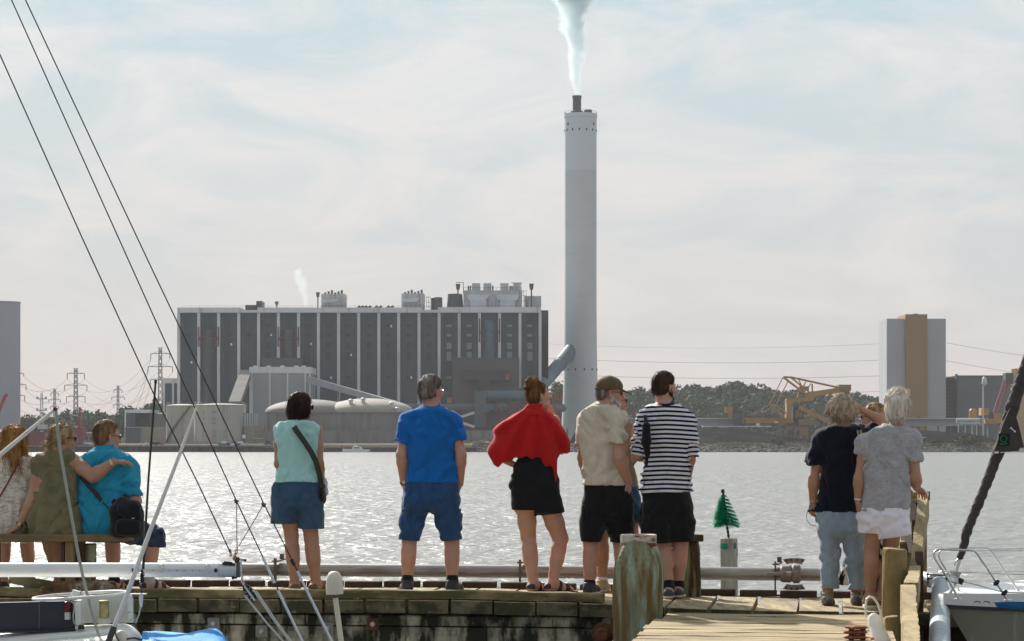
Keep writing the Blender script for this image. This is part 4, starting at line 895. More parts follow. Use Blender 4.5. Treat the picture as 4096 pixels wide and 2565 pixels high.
def stacker():
 d=1158.0;P=lambda x,y,o=0:FM.p(x,y,d+o);t=thing('stacker_crane','big ochre-yellow stacker crane with lattice boom and counterweight','crane',(P(1600,0).x,d,4))
 for o in(0,5):
  b=MB();b.bar(P(1515,320,o),P(1700,460,o),1.0);b.bar(P(1575,320,o),P(1950,402,o),.9);b.bar(P(1515,320,o),P(1580,322,o),.9);b.bar(P(1700,465,o),P(1965,425,o),2.2,2.6);b.bar(P(1580,325,o),P(1735,450,o),.8);b.bar(P(1695,360,o),P(1660,425,o),.6);b.bar(P(1748,375,o),P(1750,445,o),.7);b.bar(P(1640,340,o),P(1690,450,o),.5);b.bar(P(1740,370,o),P(1680,450,o),.5);b.build('jib_truss',YEL,t)
 b=MB();fbox(b,FM,1965,2062,380,430,d-2,10);fbox(b,FM,1965,2050,430,458,d-1,8);fbox(b,FM,1945,1966,395,425,d-1,8);b.build('counterweight',YEL_D,t)
 b=MB();b.bar(P(1645,408,2),P(1720,412,2),3,2);b.build('walkway',YEL,t)
 b=MB()
 for o in(0,4):b.bar(P(1513,322,o),P(1405,540,o),.45);b.bar(P(1555,350,o),P(1460,540,o),.45);b.bar(P(1405,540,o),P(1465,545,o),.8);b.bar(P(1405,540,o),P(1525,640,o),.8);b.bar(P(1460,540,o),P(1540,610,o),.7);b.bar(P(1405,540,o),P(1225,635,o),.3);b.bar(P(1420,560,o),P(1300,640,o),.3)
 b.build('stay_frame',YEL,t)
 b=MB();b.prism([P(1542,492,-1),P(1760,478,-1),P(1762,505,-1),P(1600,520,-1),P(1578,545,-1),P(1585,640,-1),P(1600,690,-1),P(1535,690,-1),P(1545,600,-1)],(0,7,0));b.bar(P(1632,490,2),P(1645,455,2),1.2);b.build('mast',YEL,t)
 b=MB();fbox(b,FM,1195,1500,645,690,d-1,5);b.prism([P(1098,640,-2),P(1200,632,-2),P(1200,690,-2),P(1140,690,-2)],(0,6,0));b.build('boom',YEL,t)
 b=MB();b.bar(P(1100,635,-2.2),P(1520,642,-2.2),.3);[b.bar(P(x,637,-2.2),P(x,625,-2.2),.2)for x in range(1210,1520,20)];b.bar(P(1210,626,-2.2),P(1520,628,-2.2),.2);b.build('walkway_rail',METAL_D,t)
 b=MB();fbox(b,FM,1052,1110,558,606,d-1,6);fbox(b,FM,1085,1110,606,640,d,4);b.build('cab',YEL,t)
 b=MB();b.bar(P(1123,525,1),P(1123,600,1),1.6);fbox(b,FM,1115,1180,590,632,d,4);w=P(1165,690,-1.5);b.lathe(w,[(2.6,0),(3.4,.3),(3.4,1.4),(2.6,1.7)],18,Matrix.Rotation(R(-90),3,'X'));w=P(1150,655,-2.5);b.lathe(w,[(2.2,0),(2.8,.3),(2.8,1.0),(2.2,1.3)],18,Matrix.Rotation(R(-90),3,'X'));b.build('bucket_wheel',METAL_D,t)
 b=MB();b.bar(P(1640,560,1),P(1900,690,1),2.4,2.0);b.build('feed_belt',YEL,t)
 b=MB();fbox(b,FM,1595,1680,550,665,d+2,5);b.bar(P(1700,580,2),P(1860,720,2),.5);b.bar(P(1830,660,2),P(1810,730,2),1.0);b.bar(P(1850,660,2),P(1870,730,2),.8);b.build('tower_frame',METAL_D,t)
 for x0,x1,y0,y1,o,dp in((1615,1672,580,640,1.5,.5),(1640,1750,660,710,-2,6),(1470,1540,650,710,-2,5),(1690,1740,648,662,-1,4)):b=MB();fbox(b,FM,x0,x1,y0,y1,d+o,dp);b.build('engine_house',YEL_D,t)
 b=MB();[fbox(b,FM,x,x+60,722,790,d-8,7)for x in(1535,1600,1660)];b.build('bogie',YEL_D,t)
 b=MB();fbox(b,FM,1520,1760,704,745,d-6,9);fbox(b,FM,1555,1590,745,780,d-9,1);fbox(b,FM,1625,1650,745,780,d-9,1);b.build('chassis',METAL_D,t)
 b=MB();fbox(b,FM,1448,1475,676,690,d-3,2);fbox(b,FM,1300,1325,690,720,d-5,2);b.build('white_cabin',WHITE_P,t)
stacker()
d=1100.0;t=thing('loader','small yellow wheel loader on the coal heap left of the woman in navy','loader',(FM.p(1745,0,d).x,d,5));b=MB();fbox(b,FM,1710,1750,800,816,d,3);fbox(b,FM,1745,1782,785,815,d,3);b.build('body',YEL,t);b=MB();fbox(b,FM,1716,1742,786,800,d+.3,2.4);b.build('cab',WIN2,t);b=MB()
for x in(1722,1768):b.lathe(FM.p(x,815,d),[(.6,-.1),(.9,0),(.9,.6),(.6,.7)],14,Matrix.Rotation(R(-90),3,'X'))
b.build('wheel',METAL_D,t)
d=1090.0;t=thing('white_roof','low white curved tarpaulin roof on the bank beside the grey T-shirt','tarpaulin',(FN.p(600,0,d).x,d,3.4));b=MB();b.prism([FN.p(530,1296,d),FN.p(560,1288,d),FN.p(620,1290,d),FN.p(660,1298,d)],(0,3,0));b.build('sheet',WHITE_P,t);b=MB();[b.bar((FN.p(x,0,d).x,d+1,3),(FN.p(x,0,d).x,d+1,FN.p(0,1297,d).z),.15)for x in(540,600,650)];b.build('post',METAL_D,t)
PYL=mat('galvanised_lattice',(.25,.26,.27),.7,.1,.1,spec=.1)
WIRES=[]
def pylon(label,cx,top,foot,arms,d,tw,bw,ins=True):
 """arms: (y, half width) in crop pixels, hanging insulators ins px long"""
 f=FO;base=f.p(cx,foot,d);base.z=4.4;tp=f.p(cx,top,d);t=thing('pylon',label,'pylon',base,'power pylons behind the quay');w=.34*d/1600
 b=MB();T,B2=f.m(tw,d),f.m(bw,d);n=14;H=tp.z-base.z
 def cor(k,i):s=k/n;hw=B2+(T-B2)*s**.8;sx_,sy=((-1,-1),(1,-1),(1,1),(-1,1))[i];return Vector((base.x+sx_*hw,base.y+sy*hw,base.z+H*s))
 for k in range(n):
  for i in range(4):
   b.bar(cor(k,i),cor(k+1,i),w)
   b.bar(cor(k,i),cor(k+1,(i+1)%4),w*.7);b.bar(cor(k,(i+1)%4),cor(k+1,i),w*.7)
 b.build('lattice_mast',PYL,t);tips=[]
 for y,hw in arms:
  z=f.p(0,y,d).z;a=MB();hwm=f.m(hw,d)
  for sg in(-1,1):
   a.bar((base.x,d-T,z),(base.x+sg*hwm,d,z),w*1.2);a.bar((base.x,d+T,z),(base.x+sg*hwm,d,z),w*1.2);a.bar((base.x,d,z+f.m(22,d)),(base.x+sg*hwm*.9,d,z),w*.6);zi=z-f.m(48,d)*(1 if hw>60 else.5);a.bar((base.x+sg*hwm,d,z),(base.x+sg*hwm,d,zi),w*1.4);tips.append(Vector((base.x+sg*hwm,d,zi)))
  a.build('crossarm',PYL,t)
 a=MB();a.bar((base.x-f.m(20,d),d,tp.z),(base.x+f.m(20,d),d,tp.z),w);a.build('earth_peak',PYL,t)
 return tips
P1=pylon('tallest lattice pylon just left of the power station annex',1385,522,990,((572,82),(685,106),(797,85)),1450,11,24)
P2=pylon('large lattice pylon in the middle of the left shore',655,700,1090,((744,74),(845,96),(943,80)),1560,11,22)
P3=pylon('small distant pylon left of the storage tanks',1020,852,1100,((886,35),(948,55),(1012,38)),2100,7,13)
P4=pylon('small distant pylon left of the middle one',472,880,1100,((914,32),(970,50),(1030,36)),2200,7,13)
P5=pylon('lattice pylon half hidden behind the grey silo tower',145,672,1115,((745,60),(840,80),(935,68)),1500,9,30)
def wire(label,a,b_,sag,r=.09,name='power_line',m_=None):
 a,b_=Vector(a),Vector(b_);mb=MB();pts=[a.lerp(b_,k/14)-Vector((0,0,sag*4*(k/14)*(1-k/14)))for k in range(15)];mb.tube(pts,r,4,cap=False);return tag(mb.build(name,m_ or PYL,None),label,'power line','power lines')
LV=['upper','upper','middle','middle','lower','lower']
for k in range(6):wire('thin %s power line, %s side, sagging between tallest and middle pylon'%(LV[k],('near','far')[k%2]),P1[k],P2[k],14)
for k in range(6):wire('thin %s power line, %s side, sagging between middle pylon and the one by the silo'%(LV[k],('near','far')[k%2]),P2[k],P5[k],9)
for k in(1,3,5):wire('%s line from tallest pylon back to the small distant one'%LV[k],P1[k-1],P3[k],16,.11)
for k in(0,2,4):wire('%s line between the two small distant pylons'%LV[k],P3[k],P4[k],12,.11)
d=1900.0;NM=['topmost','upper','middle','lowest']
for k,(y0,ym,y1)in enumerate(((1380,1396,1371),(1438,1455,1438),(1501,1517,1501),(1565,1580,1563))):
 A,B_=S(2150,y0-6,d),S(3600,y1,d);wire(NM[k]+' power line sagging between chimney and ochre-striped tower',A,B_,(ym-(y0+y1)/2)*d/FPX,.13 if k else.07)
for k,(y0,y1)in enumerate(((1360,1426),(1431,1500),(1494,1560))):wire(NM[k]+' power line sloping away right of the ochre-striped tower',S(3640,y0-18,d),S(4300,y1+20,d),2,.13)
def ship():
 d=1064.0;t=thing('ship','dark red moored cargo ship hull with white mast behind the seated people','ship',(S(150,0,d).x,d,0));RED=mat('ship_red',(.17,.022,.025),.6,.2,.1,col2=(.09,.02,.02),mask=(.5,.7),mscale=.15)
 x0,x1=S(-60,0,d).x,S(330,0,d).x;zt=FO.p(0,1212,d).z;pr=lambda x,z:(x,d,z)
 b=MB();b.prism([pr(x0,-1),pr(x1-4,-1),pr(x1-1,zt*.5),pr(x1,zt),pr(x1-13,zt),pr(x1-15,zt-2.2),pr(x0+8,zt-2.2),pr(x0+4,zt-.6),pr(x0,zt)],(0,12,0));b.build('hull',RED,t)
 b=MB();fbox(b,FO,325,395,1185,1225,d+4,5);b.build('deckhouse',METAL_P,t)
 p=FO.p(360,915,d+6);b=MB();w=.9
 for o in(-w,w):b.bar((p.x+o,d+6,FO.p(0,1215,d).z),(p.x+o*.4,d+6,p.z),.3)
 for k in range(10):z0=zt+(p.z-zt)*k/10;b.bar((p.x-w*(1-.06*k),d+6,z0),(p.x+w*(1-.06*k),d+6,z0+2.6),.2)
 for y in(960,1060):zz=FO.p(0,y,d).z;b.box((p.x,d+6,zz),(4.6,1.5,.5));b.box((p.x-1.9,d+6,zz+.6),(.8,.8,.8));b.box((p.x+1.9,d+6,zz+.6),(.8,.8,.8))
 b.build('signal_mast',METAL_P,t);b=MB();fbox(b,FO,345,375,1237,1246,d-.1,.1);b.build('name_mark',METAL_P,t)
ship()
d=1075.0;t=thing('quay_crane','slim red crane mast standing left of the seated man','crane',(FO.p(687,0,d).x,d,3));b=MB();fbox(b,FO,672,700,1145,1220,d,3);b.bar((FO.p(687,0,d).x,d+1,FO.p(0,1150,d).z),(FO.p(687,0,d).x,d+1,FO.p(0,1035,d).z),.8);b.build('mast',mat('crane_red',(.30,.035,.03),.6),t);b=MB();b.bar((FO.p(640,0,d).x,d+1,FO.p(0,1200,d).z),(FO.p(740,0,d).x,d+1,FO.p(0,1222,d).z),.7);fbox(b,FO,660,720,1220,0,d,4,3);b.build('base',METAL_P,t)
d=1090.0;t=thing('quay_crane','red crane jib slanting up at the left picture edge','crane',(FO.p(-30,0,d).x,d,3));b=MB();b.bar(FO.p(-40,1150,d),FO.p(45,935,d),1.4);b.bar(FO.p(40,935,d),FO.p(66,930,d),1.3);b.build('jib',MATS['crane_red'],t);b=MB();fbox(b,FO,-60,-20,1140,0,d,4,3);b.build('column',MATS['crane_red'],t)
d=SH;x0,x1=S(-100,0,d).x,S(1060,0,d).x;t=thing('quay_wall','dark steel sheet-pile quay wall along the left far shore','wall',((x0+x1)/2,d,0));b=MB();v=[];n=int((x1-x0)/.9)
pts=[(x0+k*(x1-x0)/n,d+(.45 if(k//2)%2 else 0))for k in range(n+1)];b.add([(x,y,-1)for x,y in pts]+[(x,y,2.5)for x,y in pts],[(k,k+1,n+2+k,n+1+k)for k in range(n)]);b.build('sheet_piling',mat('rusty_sheet_pile',(.055,.042,.038),.8,.3,.3,col2=(.10,.06,.04),mask=(.5,.7),mscale=.4,mstretch=(1,1,.3)),t)
b=MB();b.box(((x0+x1)/2,d+4,2.75),(x1-x0,9,.6));b.build('coping',CONC2,t)
x2=S(1905,0,d).x;t=thing('quay_wall','low dark stone quay wall with pale coping below the domed store','wall',((x1+x2)/2,d,0));b=MB();b.box(((x1+x2)/2,d+1.5,.6),(x2-x1-.1,2,2.6));b.build('face',mat('dark_stone',(.06,.057,.055),.9,.3,.5),t);b=MB();b.box(((x1+x2)/2,d+2,2.2),(x2-x1-.1,4,.5));b.build('coping',CONC2,t);b=MB();b.box(((x1+x2)/2,d+6,2.9),(x2-x1,5,.4));b.build('promenade_edge',CONC3,t)
def car(label,c,m_,ry=0,L_=4.3,h=1.45):
 t=thing('parked_car',label,'car',c,'cars parked on the far quay');x,y,z=c;b=MB();hl=L_/2
 b.prism([(x-hl,y-.85,z+.3),(x+hl,y-.85,z+.3),(x+hl,y-.85,z+.75),(x+hl*.55,y-.85,z+.92),(x-hl*.8,y-.85,z+.95),(x-hl,y-.85,z+.8)],(0,1.7,0));b.prism([(x+hl*.5,y-.75,z+.9),(x+hl*.15,y-.75,z+h),(x-hl*.55,y-.75,z+h),(x-hl*.85,y-.75,z+.9)],(0,1.5,0));b.build('body',m_,t)
 b=MB();b.prism([(x+hl*.42,y-.78,z+.94),(x+hl*.13,y-.78,z+h-.08),(x-hl*.5,y-.78,z+h-.08),(x-hl*.74,y-.78,z+.94)],(0,1.56,0));b.build('window',WIN2,t)
 for o in(-.6,.6):b=MB();b.lathe((x+hl*o,y-.9,z+.32),[(.2,0),(.32,.03),(.32,.2)],14,Matrix.Rotation(R(-90),3,'X'));b.build('wheel',METAL_D,t)
cz=3.05
for f,x,m_,lb,L_ in((FO,1246,mat('white_car_paint',(.7,.7,.7),.3),'white hatchback parked on the far quay by the gate house',4.6),(FO,1330,mat('black_car_paint',(.03,.03,.035),.3),'black car parked next to the dark red one',4.2),(FO,1372,mat('red_car_paint',(.16,.02,.025),.35),'dark red car parked left of the beige tanks',4.6),(FE,905,mat('blue_car_paint',(.04,.09,.2),.4),'dark blue van parked behind the woman in turquoise',5.4)):
 car(lb,(f.p(x,0,1069).x,1069,cz),m_,0,L_,1.9 if 'van' in lb else 1.45)
def dinghy(label,x,f,m_,cab):
 c=f.p(x,0,1066.5);t=thing('small_boat',label,'boat',(c.x,c.y,3.05),'small boats laid up on the quay');b=MB();x,y,z=c.x,c.y,3.05
 b.prism([(x-3,y-1,z+.3),(x-2.6,y-1,z),(x+2.2,y-1,z),(x+3.2,y-1,z+1.0),(x-3,y-1,z+.85)],(0,2,0));b.build('hull',m_,t);b=MB();b.box((x-.3,y,z+1.3),(2.2,1.5,.9));b.build('cabin',cab,t)
dinghy('small green laid-up boat at the foot of the beige tank',565,FE,mat('green_hull',(.03,.14,.08),.5),WHITE_P);dinghy('small white laid-up boat right of the green one',640,FE,WHITE_P,MATS['blue_car_paint']);dinghy('small pale boat laid up left of the grey hut',690,FE,METAL_P,WHITE_P)
t=thing('sign_board','narrow white sign board on the quay before the beige tank','sign',(FE.p(708,0,1080).x,1080,3));b=MB();fbox(b,FE,698,722,1303,1330,1080,.4);b.build('board',WHITE_P,t);b=MB();fbox(b,FE,706,713,1330,0,1080.5,.4,3);b.build('post',METAL_D,t)
d=1035.0;c=FE.p(1560,1448,d);c.z=0;t=thing('motor_boat','white cabin cruiser crossing before the far quay','boat',c);x=c.x;b=MB();L_=FE.m(104,d)
q=[(x-L_,d,1.5),(x-L_,d,-.2),(x+L_*.8,d,-.2),(x+L_*1.02,d,1.1),(x+L_*.3,d,1.35)];b.prism(q,(0,3,0));b.build('hull',mat('white_gelcoat',(.68,.68,.66),.35),t);b=MB();b.prism([(x-L_*.35,d+.3,1.3),(x+L_*.45,d+.3,1.3),(x+L_*.3,d+.3,2.3),(x+L_*.1,d+.3,2.5),(x-L_*.05,d+.3,3.1),(x-L_*.2,d+.3,3.1)],(0,2.4,0));b.build('cabin',WHITE_P,t);b=MB();b.prism([(x-L_*.25,d+.25,1.7),(x+L_*.3,d+.25,1.7),(x+L_*.2,d+.25,2.15),(x-L_*.2,d+.25,2.15)],(0,2.5,0));b.build('window',WIN2,t);b=MB();b.bar((x-L_*.1,d+1.5,3.1),(x-L_*.1,d+1.5,5.4),.1);b.bar((x-L_*.95,d+1.5,1.5),(x-L_*.98,d+1.5,3.2),.08);b.build('mast',METAL_P,t);b=MB();b.box((x-L_*1.04,d+1.5,2.7),(1.3,.06,.8));b.build('flag',mat('flag_red',(.4,.03,.03),.8),t)
t=thing('white_sacks','pile of white bulk bags on the bank left of the red shawl','bags',(FG.p(850,0,1076).x,1076,3.4));b=MB()
for o,h in((-1,1.0),(.2,1.3),(1.3,.9)):p=FG.p(850,0,1076);b.box((p.x+o,1076,3.4+h/2),(1.2,1.2,h),rz=.4*o,bev=.25)
b.build('bag',WHITE_P,t)
def plume(name,pts,dens,seed,sc,kind_label):
 """pts: (centre, radius): a closed lumpy hull filled with real vapour"""
 b=MB();b.tube([p for p,r in pts],[r for p,r in pts],20);o=b.build(name,[],None)
 m=bpy.data.materials.new(name);m.use_nodes=True;t=m.node_tree;L=t.links.new;t.nodes.remove(t.nodes['Principled BSDF']);out=t.nodes['Material Output']
 v=N(t,'ShaderNodeVolumePrincipled');v.inputs['Color'].default_value=(.84,.91,.94,1);v.inputs['Anisotropy'].default_value=.15;L(v.outputs[0],out.inputs['Volume'])  # bluish vapour colour stands in for the sky-lit shade of the core
 tc=N(t,'ShaderNodeTexCoord');n=N(t,'ShaderNodeTexNoise');n.inputs['Scale'].default_value=sc;n.inputs['Detail'].default_value=5;n.inputs['Roughness'].default_value=.68;n.inputs['Distortion'].default_value=.4
 L(tc.outputs['Object'],n.inputs['Vector'])
 sp=N(t,'ShaderNodeSeparateXYZ');L(tc.outputs['Object'],sp.inputs[0])
 def curve(vals):
  z0,z1=pts[0][0].z,pts[-1][0].z;mr=N(t,'ShaderNodeMapRange');mr.inputs['From Min'].default_value=z0;mr.inputs['From Max'].default_value=z1;L(sp.outputs['Z'],mr.inputs['Value'])
  fc=N(t,'ShaderNodeFloatCurve');cv=fc.mapping.curves[0];lo_,hi_=min(vals),max(vals);sp_=(hi_-lo_)or 1
  zs=[(p.z-z0)/(z1-z0)for p,r in pts]
  cv.points[0].location=(zs[0],(vals[0]-lo_)/sp_);cv.points[1].location=(zs[-1],(vals[-1]-lo_)/sp_)
  for k in range(1,len(vals)-1):cv.points.new(zs[k],(vals[k]-lo_)/sp_)
  for p in cv.points:p.handle_type='VECTOR'
  fc.mapping.update();L(mr.outputs[0],fc.inputs['Value']);ma=N(t,'ShaderNodeMath',operation='MULTIPLY_ADD');ma.inputs[1].default_value=sp_;ma.inputs[2].default_value=lo_;L(fc.outputs[0],ma.inputs[0]);return ma.outputs[0]
 cx=curve([p.x for p,r in pts]);cr_=curve([r for p,r in pts])
 def mth(op,a,b=None):
  q=N(t,'ShaderNodeMath',operation=op);L(a,q.inputs[0])if not isinstance(a,(int,float))else None
  if isinstance(b,(int,float)):q.inputs[1].default_value=b
  elif b is not None:L(b,q.inputs[1])
  return q.outputs[0]
 dx=mth('SUBTRACT',sp.outputs['X'],cx);dy=mth('SUBTRACT',sp.outputs['Y'],pts[0][0].y)
 rr=mth('SQRT',mth('ADD',mth('MULTIPLY',dx,dx),mth('MULTIPLY',dy,dy)));q=mth('DIVIDE',rr,cr_)
 e=mth('SUBTRACT',mth('ADD',mth('MULTIPLY',n.outputs['Fac'],2.3),-.42),q);e=mth('MULTIPLY',e,3.0);cl=N(t,'ShaderNodeClamp');L(e,cl.inputs[0]);L(mth('MULTIPLY',cl.outputs[0],dens),v.inputs['Density'])
 o.data.materials.append(m);m.cycles.volume_sampling='MULTIPLE_IMPORTANCE'
 tag(o,kind_label,'steam');return o
d=CH[1];s=FQ.m(1,d)
pl=[((448,836),38),((442,760),52),((436,660),66),((440,540),84),((440,430),112),((430,300),134),((425,150),160),((410,40),205),((400,-150),250),((380,-420),330)]
plume('steam_plume',[(FQ.p(a[0],a[1],d),r*s*1.08)for a,r in pl],.30,1,.075,'white steam plume rising from the tall chimney flue')
d=PD+10;s=FE.m(1,d);pl=[((1178,338),10),((1176,290),20),((1162,230),30),((1150,170),44),((1125,110),52),((1100,60),40)]
plume('steam_plume',[(FE.p(a[0],a[1],d),r*s*1.5)for a,r in pl],.055,2,.16,'thin wisp of steam rising from the power station roof')
b=MB();b.box((0,1590,230),(7600,3500,462));o=b.build('haze',[],None)
m=bpy.data.materials.new('haze');m.use_nodes=True;m.node_tree.nodes.remove(m.node_tree.nodes['Principled BSDF']);v=m.node_tree.nodes.new('ShaderNodeVolumePrincipled');v.inputs['Color'].default_value=(.93,.93,.95,1);v.inputs['Density'].default_value=.00006;v.inputs['Anisotropy'].default_value=.0
m.node_tree.links.new(v.outputs[0],m.node_tree.nodes['Material Output'].inputs['Volume']);o.data.materials.append(m);tag(o,kind='stuff')
# ------------------------------------------------------------------ the pier
def ZD(x):return float(np.interp(x,[-5,-2.7,-.3,.74,1.4,2.3,4],[1.305,1.307,1.315,1.298,1.274,1.257,1.25]))
PA=R(7.6);pe=Vector((math.cos(PA),-math.sin(PA),0));pn=Vector((math.sin(PA),math.cos(PA),0));PO=Vector((1.4,17.2,0));DW=1.66
def DP(u,v,dz=0.0):p=PO+pe*u+pn*v;return Vector((p.x,p.y,ZD(p.x)+dz))
WOOD=mat('weathered_deck_wood',(.39,.305,.165),.85,.3,5,col2=(.17,.13,.075),mask=(.42,.66),mscale=2.2,mstretch=(4,.6,2),col3=(.10,.085,.05),mask3=(.60,.72),m3scale=9,m3stretch=(7,.35,3),bump=.006,bscale=22,stretch=(5,.5,2))
WOODX=mat('weathered_plank_wood',(.41,.32,.175),.85,.3,5,col2=(.18,.135,.075),mask=(.42,.66),mscale=2.2,mstretch=(.5,5,2),col3=(.075,.06,.035),mask3=(.56,.70),m3scale=9,m3stretch=(.3,8,3),bump=.006,bscale=22,stretch=(.5,6,2))
MOSSY=mat('mossy_timber',(.22,.175,.085),.9,.35,6,col2=(.085,.075,.03),mask=(.42,.58),mscale=3.5,mstretch=(.7,1,2.5),col3=(.28,.24,.13),mask3=(.60,.72),m3scale=6,m3stretch=(.4,1,5),bump=.006,bscale=40)
DARKW=mat('dark_brown_timber',(.075,.045,.026),.85,.3,9,bump=.004,col2=(.03,.02,.014),mask=(.5,.7),mscale=6)
def walkway():
 b=MB();rg=random.Random(4);u=-5.35;pitch=.317
 while u<2.15:
  w=pitch-rg.uniform(.014,.032);o=rg.uniform(-.02,.02);h=rg.uniform(-.004,.004)
  a=[DP(u,o,h),DP(u+w,o+rg.uniform(-.006,.006),h),DP(u+w,DW+o,h),DP(u,DW+o,h)];c=[p-Vector((0,0,.092))for p in a]
  t=[p+(sum(a,Vector())/4-p).normalized()*.004+Vector((0,0,.004))for p in a]
  b.add(c+a+t,[(3,2,1,0),(0,1,5,4),(1,2,6,5),(2,3,7,6),(3,0,4,7),(4,5,9,8),(5,6,10,9),(6,7,11,10),(7,4,8,11),(8,9,10,11)]);u+=pitch
 o=b.build('walkway',[WOOD,mat('mossy_shaded_plank_end',(.135,.115,.065),.9,.35,6,col2=(.045,.045,.02),mask=(.40,.54),mscale=5,mstretch=(1,1,1.5),col3=(.22,.20,.12),mask3=(.62,.7),m3scale=9,bump=.006)],fix=False)  # plank ends: moss, with the shade on them also darkened into the colour
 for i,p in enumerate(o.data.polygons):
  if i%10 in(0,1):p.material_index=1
 tag(o,kind='structure')
 b=MB()
 for v in(.35,1.2):b.bar(DP(-5.4,v,-.17),DP(2.2,v,-.17),.16,.14)
 tag(b.build('bearer_beam',DARKW),'long dark beam carrying the walkway planks underneath','beam')
walkway()
def uat(x):return(x-PO.x)/math.cos(PA)
u0,u1=uat(-4.1),uat(.66);t=thing('edge_beam','mossy kerb beam running along the front edge of the walkway','beam',DP((u0+u1)/2,.05));n=18
b=MB();pts=[DP(u0+(u1-u0)*k/n,.02)for k in range(n+1)]
def ring(p,k):w=.004*math.sin(k*2.3);return[p+Vector((0,0,.014+w)),p+pn*.16+Vector((0,0,.014)),p+pn*.16+Vector((0,0,.074+w)),p+pn*.008+Vector((0,0,.076+w)),p+Vector((0,0,.068+w))]
vs_=[];fs=[]
for k,p in enumerate(pts):vs_+=ring(p,k)
for k in range(n):
 for i in range(5):j=(i+1)%5;fs.append((k*5+i,k*5+5+i,k*5+5+j,k*5+j))
b.add(vs_,fs+[(0,1,2,3,4),tuple(n*5+i for i in(4,3,2,1,0))]);b.build('beam',MOSSY,t)
rg=random.Random(2)
for k in range(26):
 if k%3==2:continue
 b=MB();p=DP(u0+(u1-u0)*(k+.5)/26,.10);b.box((p.x,p.y,p.z+.009),(.12,.12,.016),rz=-PA);b.build('packing_block',DARKW,t)
u=-5.2;k=0
while u<2.0:
 w=.317-rg.uniform(.02,.05)
 if not(uat(1.02)<u+w/2<uat(1.38)):
  b=MB();p=DP(u+w/2,DW-.04+rg.uniform(-.012,.012));b.box((p.x,p.y,p.z+.028),(w,.11,rg.uniform(.044,.056)),rz=-PA+rg.uniform(-.02,.02),bev=.004)
  tag(b.build('edge_board',DARKW),'short dark board in the row along the rear edge of the walkway','board','short boards along the rear edge of the walkway')
 u+=.317;k+=1
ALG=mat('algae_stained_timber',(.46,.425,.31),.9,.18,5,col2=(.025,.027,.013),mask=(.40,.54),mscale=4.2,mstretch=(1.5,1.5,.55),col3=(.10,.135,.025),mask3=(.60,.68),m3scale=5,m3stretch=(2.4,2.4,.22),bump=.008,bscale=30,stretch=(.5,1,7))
def facing():
 t=thing('pier_facing','algae-stained horizontal timber facing of the pier below the walkway','wall',DP(uat(-1.6),.05,-1.1));z0=1.205;rows=[.085,.148,.155,.15,.155,.15,.155,.15];ua,ub=uat(-4.1),uat(.72);z=z0;rg=random.Random(9)
 for k,h in enumerate(rows):
  cuts=[ua,uat((-1.55,-.2,-2.6,-1.0)[k%4]),ub]
  for i in range(2):
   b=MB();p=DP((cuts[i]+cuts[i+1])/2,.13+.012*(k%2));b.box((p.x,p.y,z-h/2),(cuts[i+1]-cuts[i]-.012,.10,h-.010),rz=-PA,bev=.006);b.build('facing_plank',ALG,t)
  z-=h
 GALV=mat('old_galvanised',(.24,.235,.21),.7,.3,14,col2=(.14,.10,.07),mask=(.5,.7),mscale=14,bump=.002);RUST=mat('rusty_iron',(.14,.05,.02),.85,.5,18,col2=(.05,.025,.015),mask=(.45,.65),mscale=16,bump=.004)
 for sx_,sy,m_ in((855,2495,GALV),(1047,2525,GALV),(1311,2514,GALV),(1492,2497,RUST)):
  p=S(sx_,sy,17.5);q=DP(uat(p.x),.072);d=q.y;p=S(sx_,sy,d);b=MB();b.box(p,(.092,.016,.092),rz=-PA,bev=.005);o=b.build('bolt_plate',m_,t)
  b=MB();b.lathe(p-pn*.006,[(.021,0),(.021,.014),(.014,.02)],6,(-pn).to_track_quat('Z','Y').to_matrix());b.build('bolt',mat('zinc_bolt',(.42,.43,.42),.5,.2,30),o)
 p=S(2413,2535,17.25);b=MB();b.lathe(p,[(.085,0),(.085,.02),(.03,.03),(.03,.10),(.055,.12),(.04,.15)],14,(-pn).to_track_quat('Z','Y').to_matrix());b.build('rusty_tie_bolt',RUST,t)
facing()
RUST=MATS['rusty_iron']
def platform():
 b=MB();rg=random.Random(12);v=-.03
 def P(u,v,dz):p=PO+pe*u+pn*v;return Vector((p.x,p.y,ZD(1.75)-.022+dz))
 while v>-5.2:
  w=rg.choice((.27,.33,.40,.30));g=rg.uniform(.012,.03);l=-.33+rg.uniform(-.015,.015);r=1.30
  if v>-.45:l=-.27
  n=8;tw=[rg.uniform(-.006,.006)for _ in range(n+1)]
  top=[P(l+(r-l)*k/n,v-g/2+tw[k]*.6,rg.uniform(-.004,.004))for k in range(n+1)];bot=[P(l+(r-l)*k/n,v-w+g/2-tw[k]*.6,rg.uniform(-.004,.004))for k in range(n+1)]
  lo_=[p-Vector((0,0,.07))for p in bot];hi_=[p-Vector((0,0,.07))for p in top];m=n+1
  fs=[]
  for k in range(n):fs+=[(m+k,m+k+1,k+1,k),(2*m+k,2*m+k+1,m+k+1,m+k),(k,k+1,3*m+k+1,3*m+k)]
  fs+=[(0,3*m,2*m,m),(m-1,2*m-1,3*m-1,4*m-1)]
  b.add(top+bot+lo_+hi_,fs);v-=w
 tag(b.build('platform',WOODX),kind='structure')
 b=MB();b.bar(P(-.24,-.1,-.16),P(-.24,-5,-.16),.12,.16);b.bar(P(.4,-.1,-.16),P(.4,-5,-.16),.12,.16);b.bar(P(1.2,-.1,-.16),P(1.2,-5,-.16),.12,.16);tag(b.build('platform_joist',DARKW),kind='structure');
platform()
PIPE=mat('weathered_aluminium_pipe',(.36,.33,.30),.42,.22,7,metal=.55,col2=(.19,.155,.12),mask=(.5,.72),mscale=4,mstretch=(.5,4,6),bump=.001,stretch=(.15,6,9))
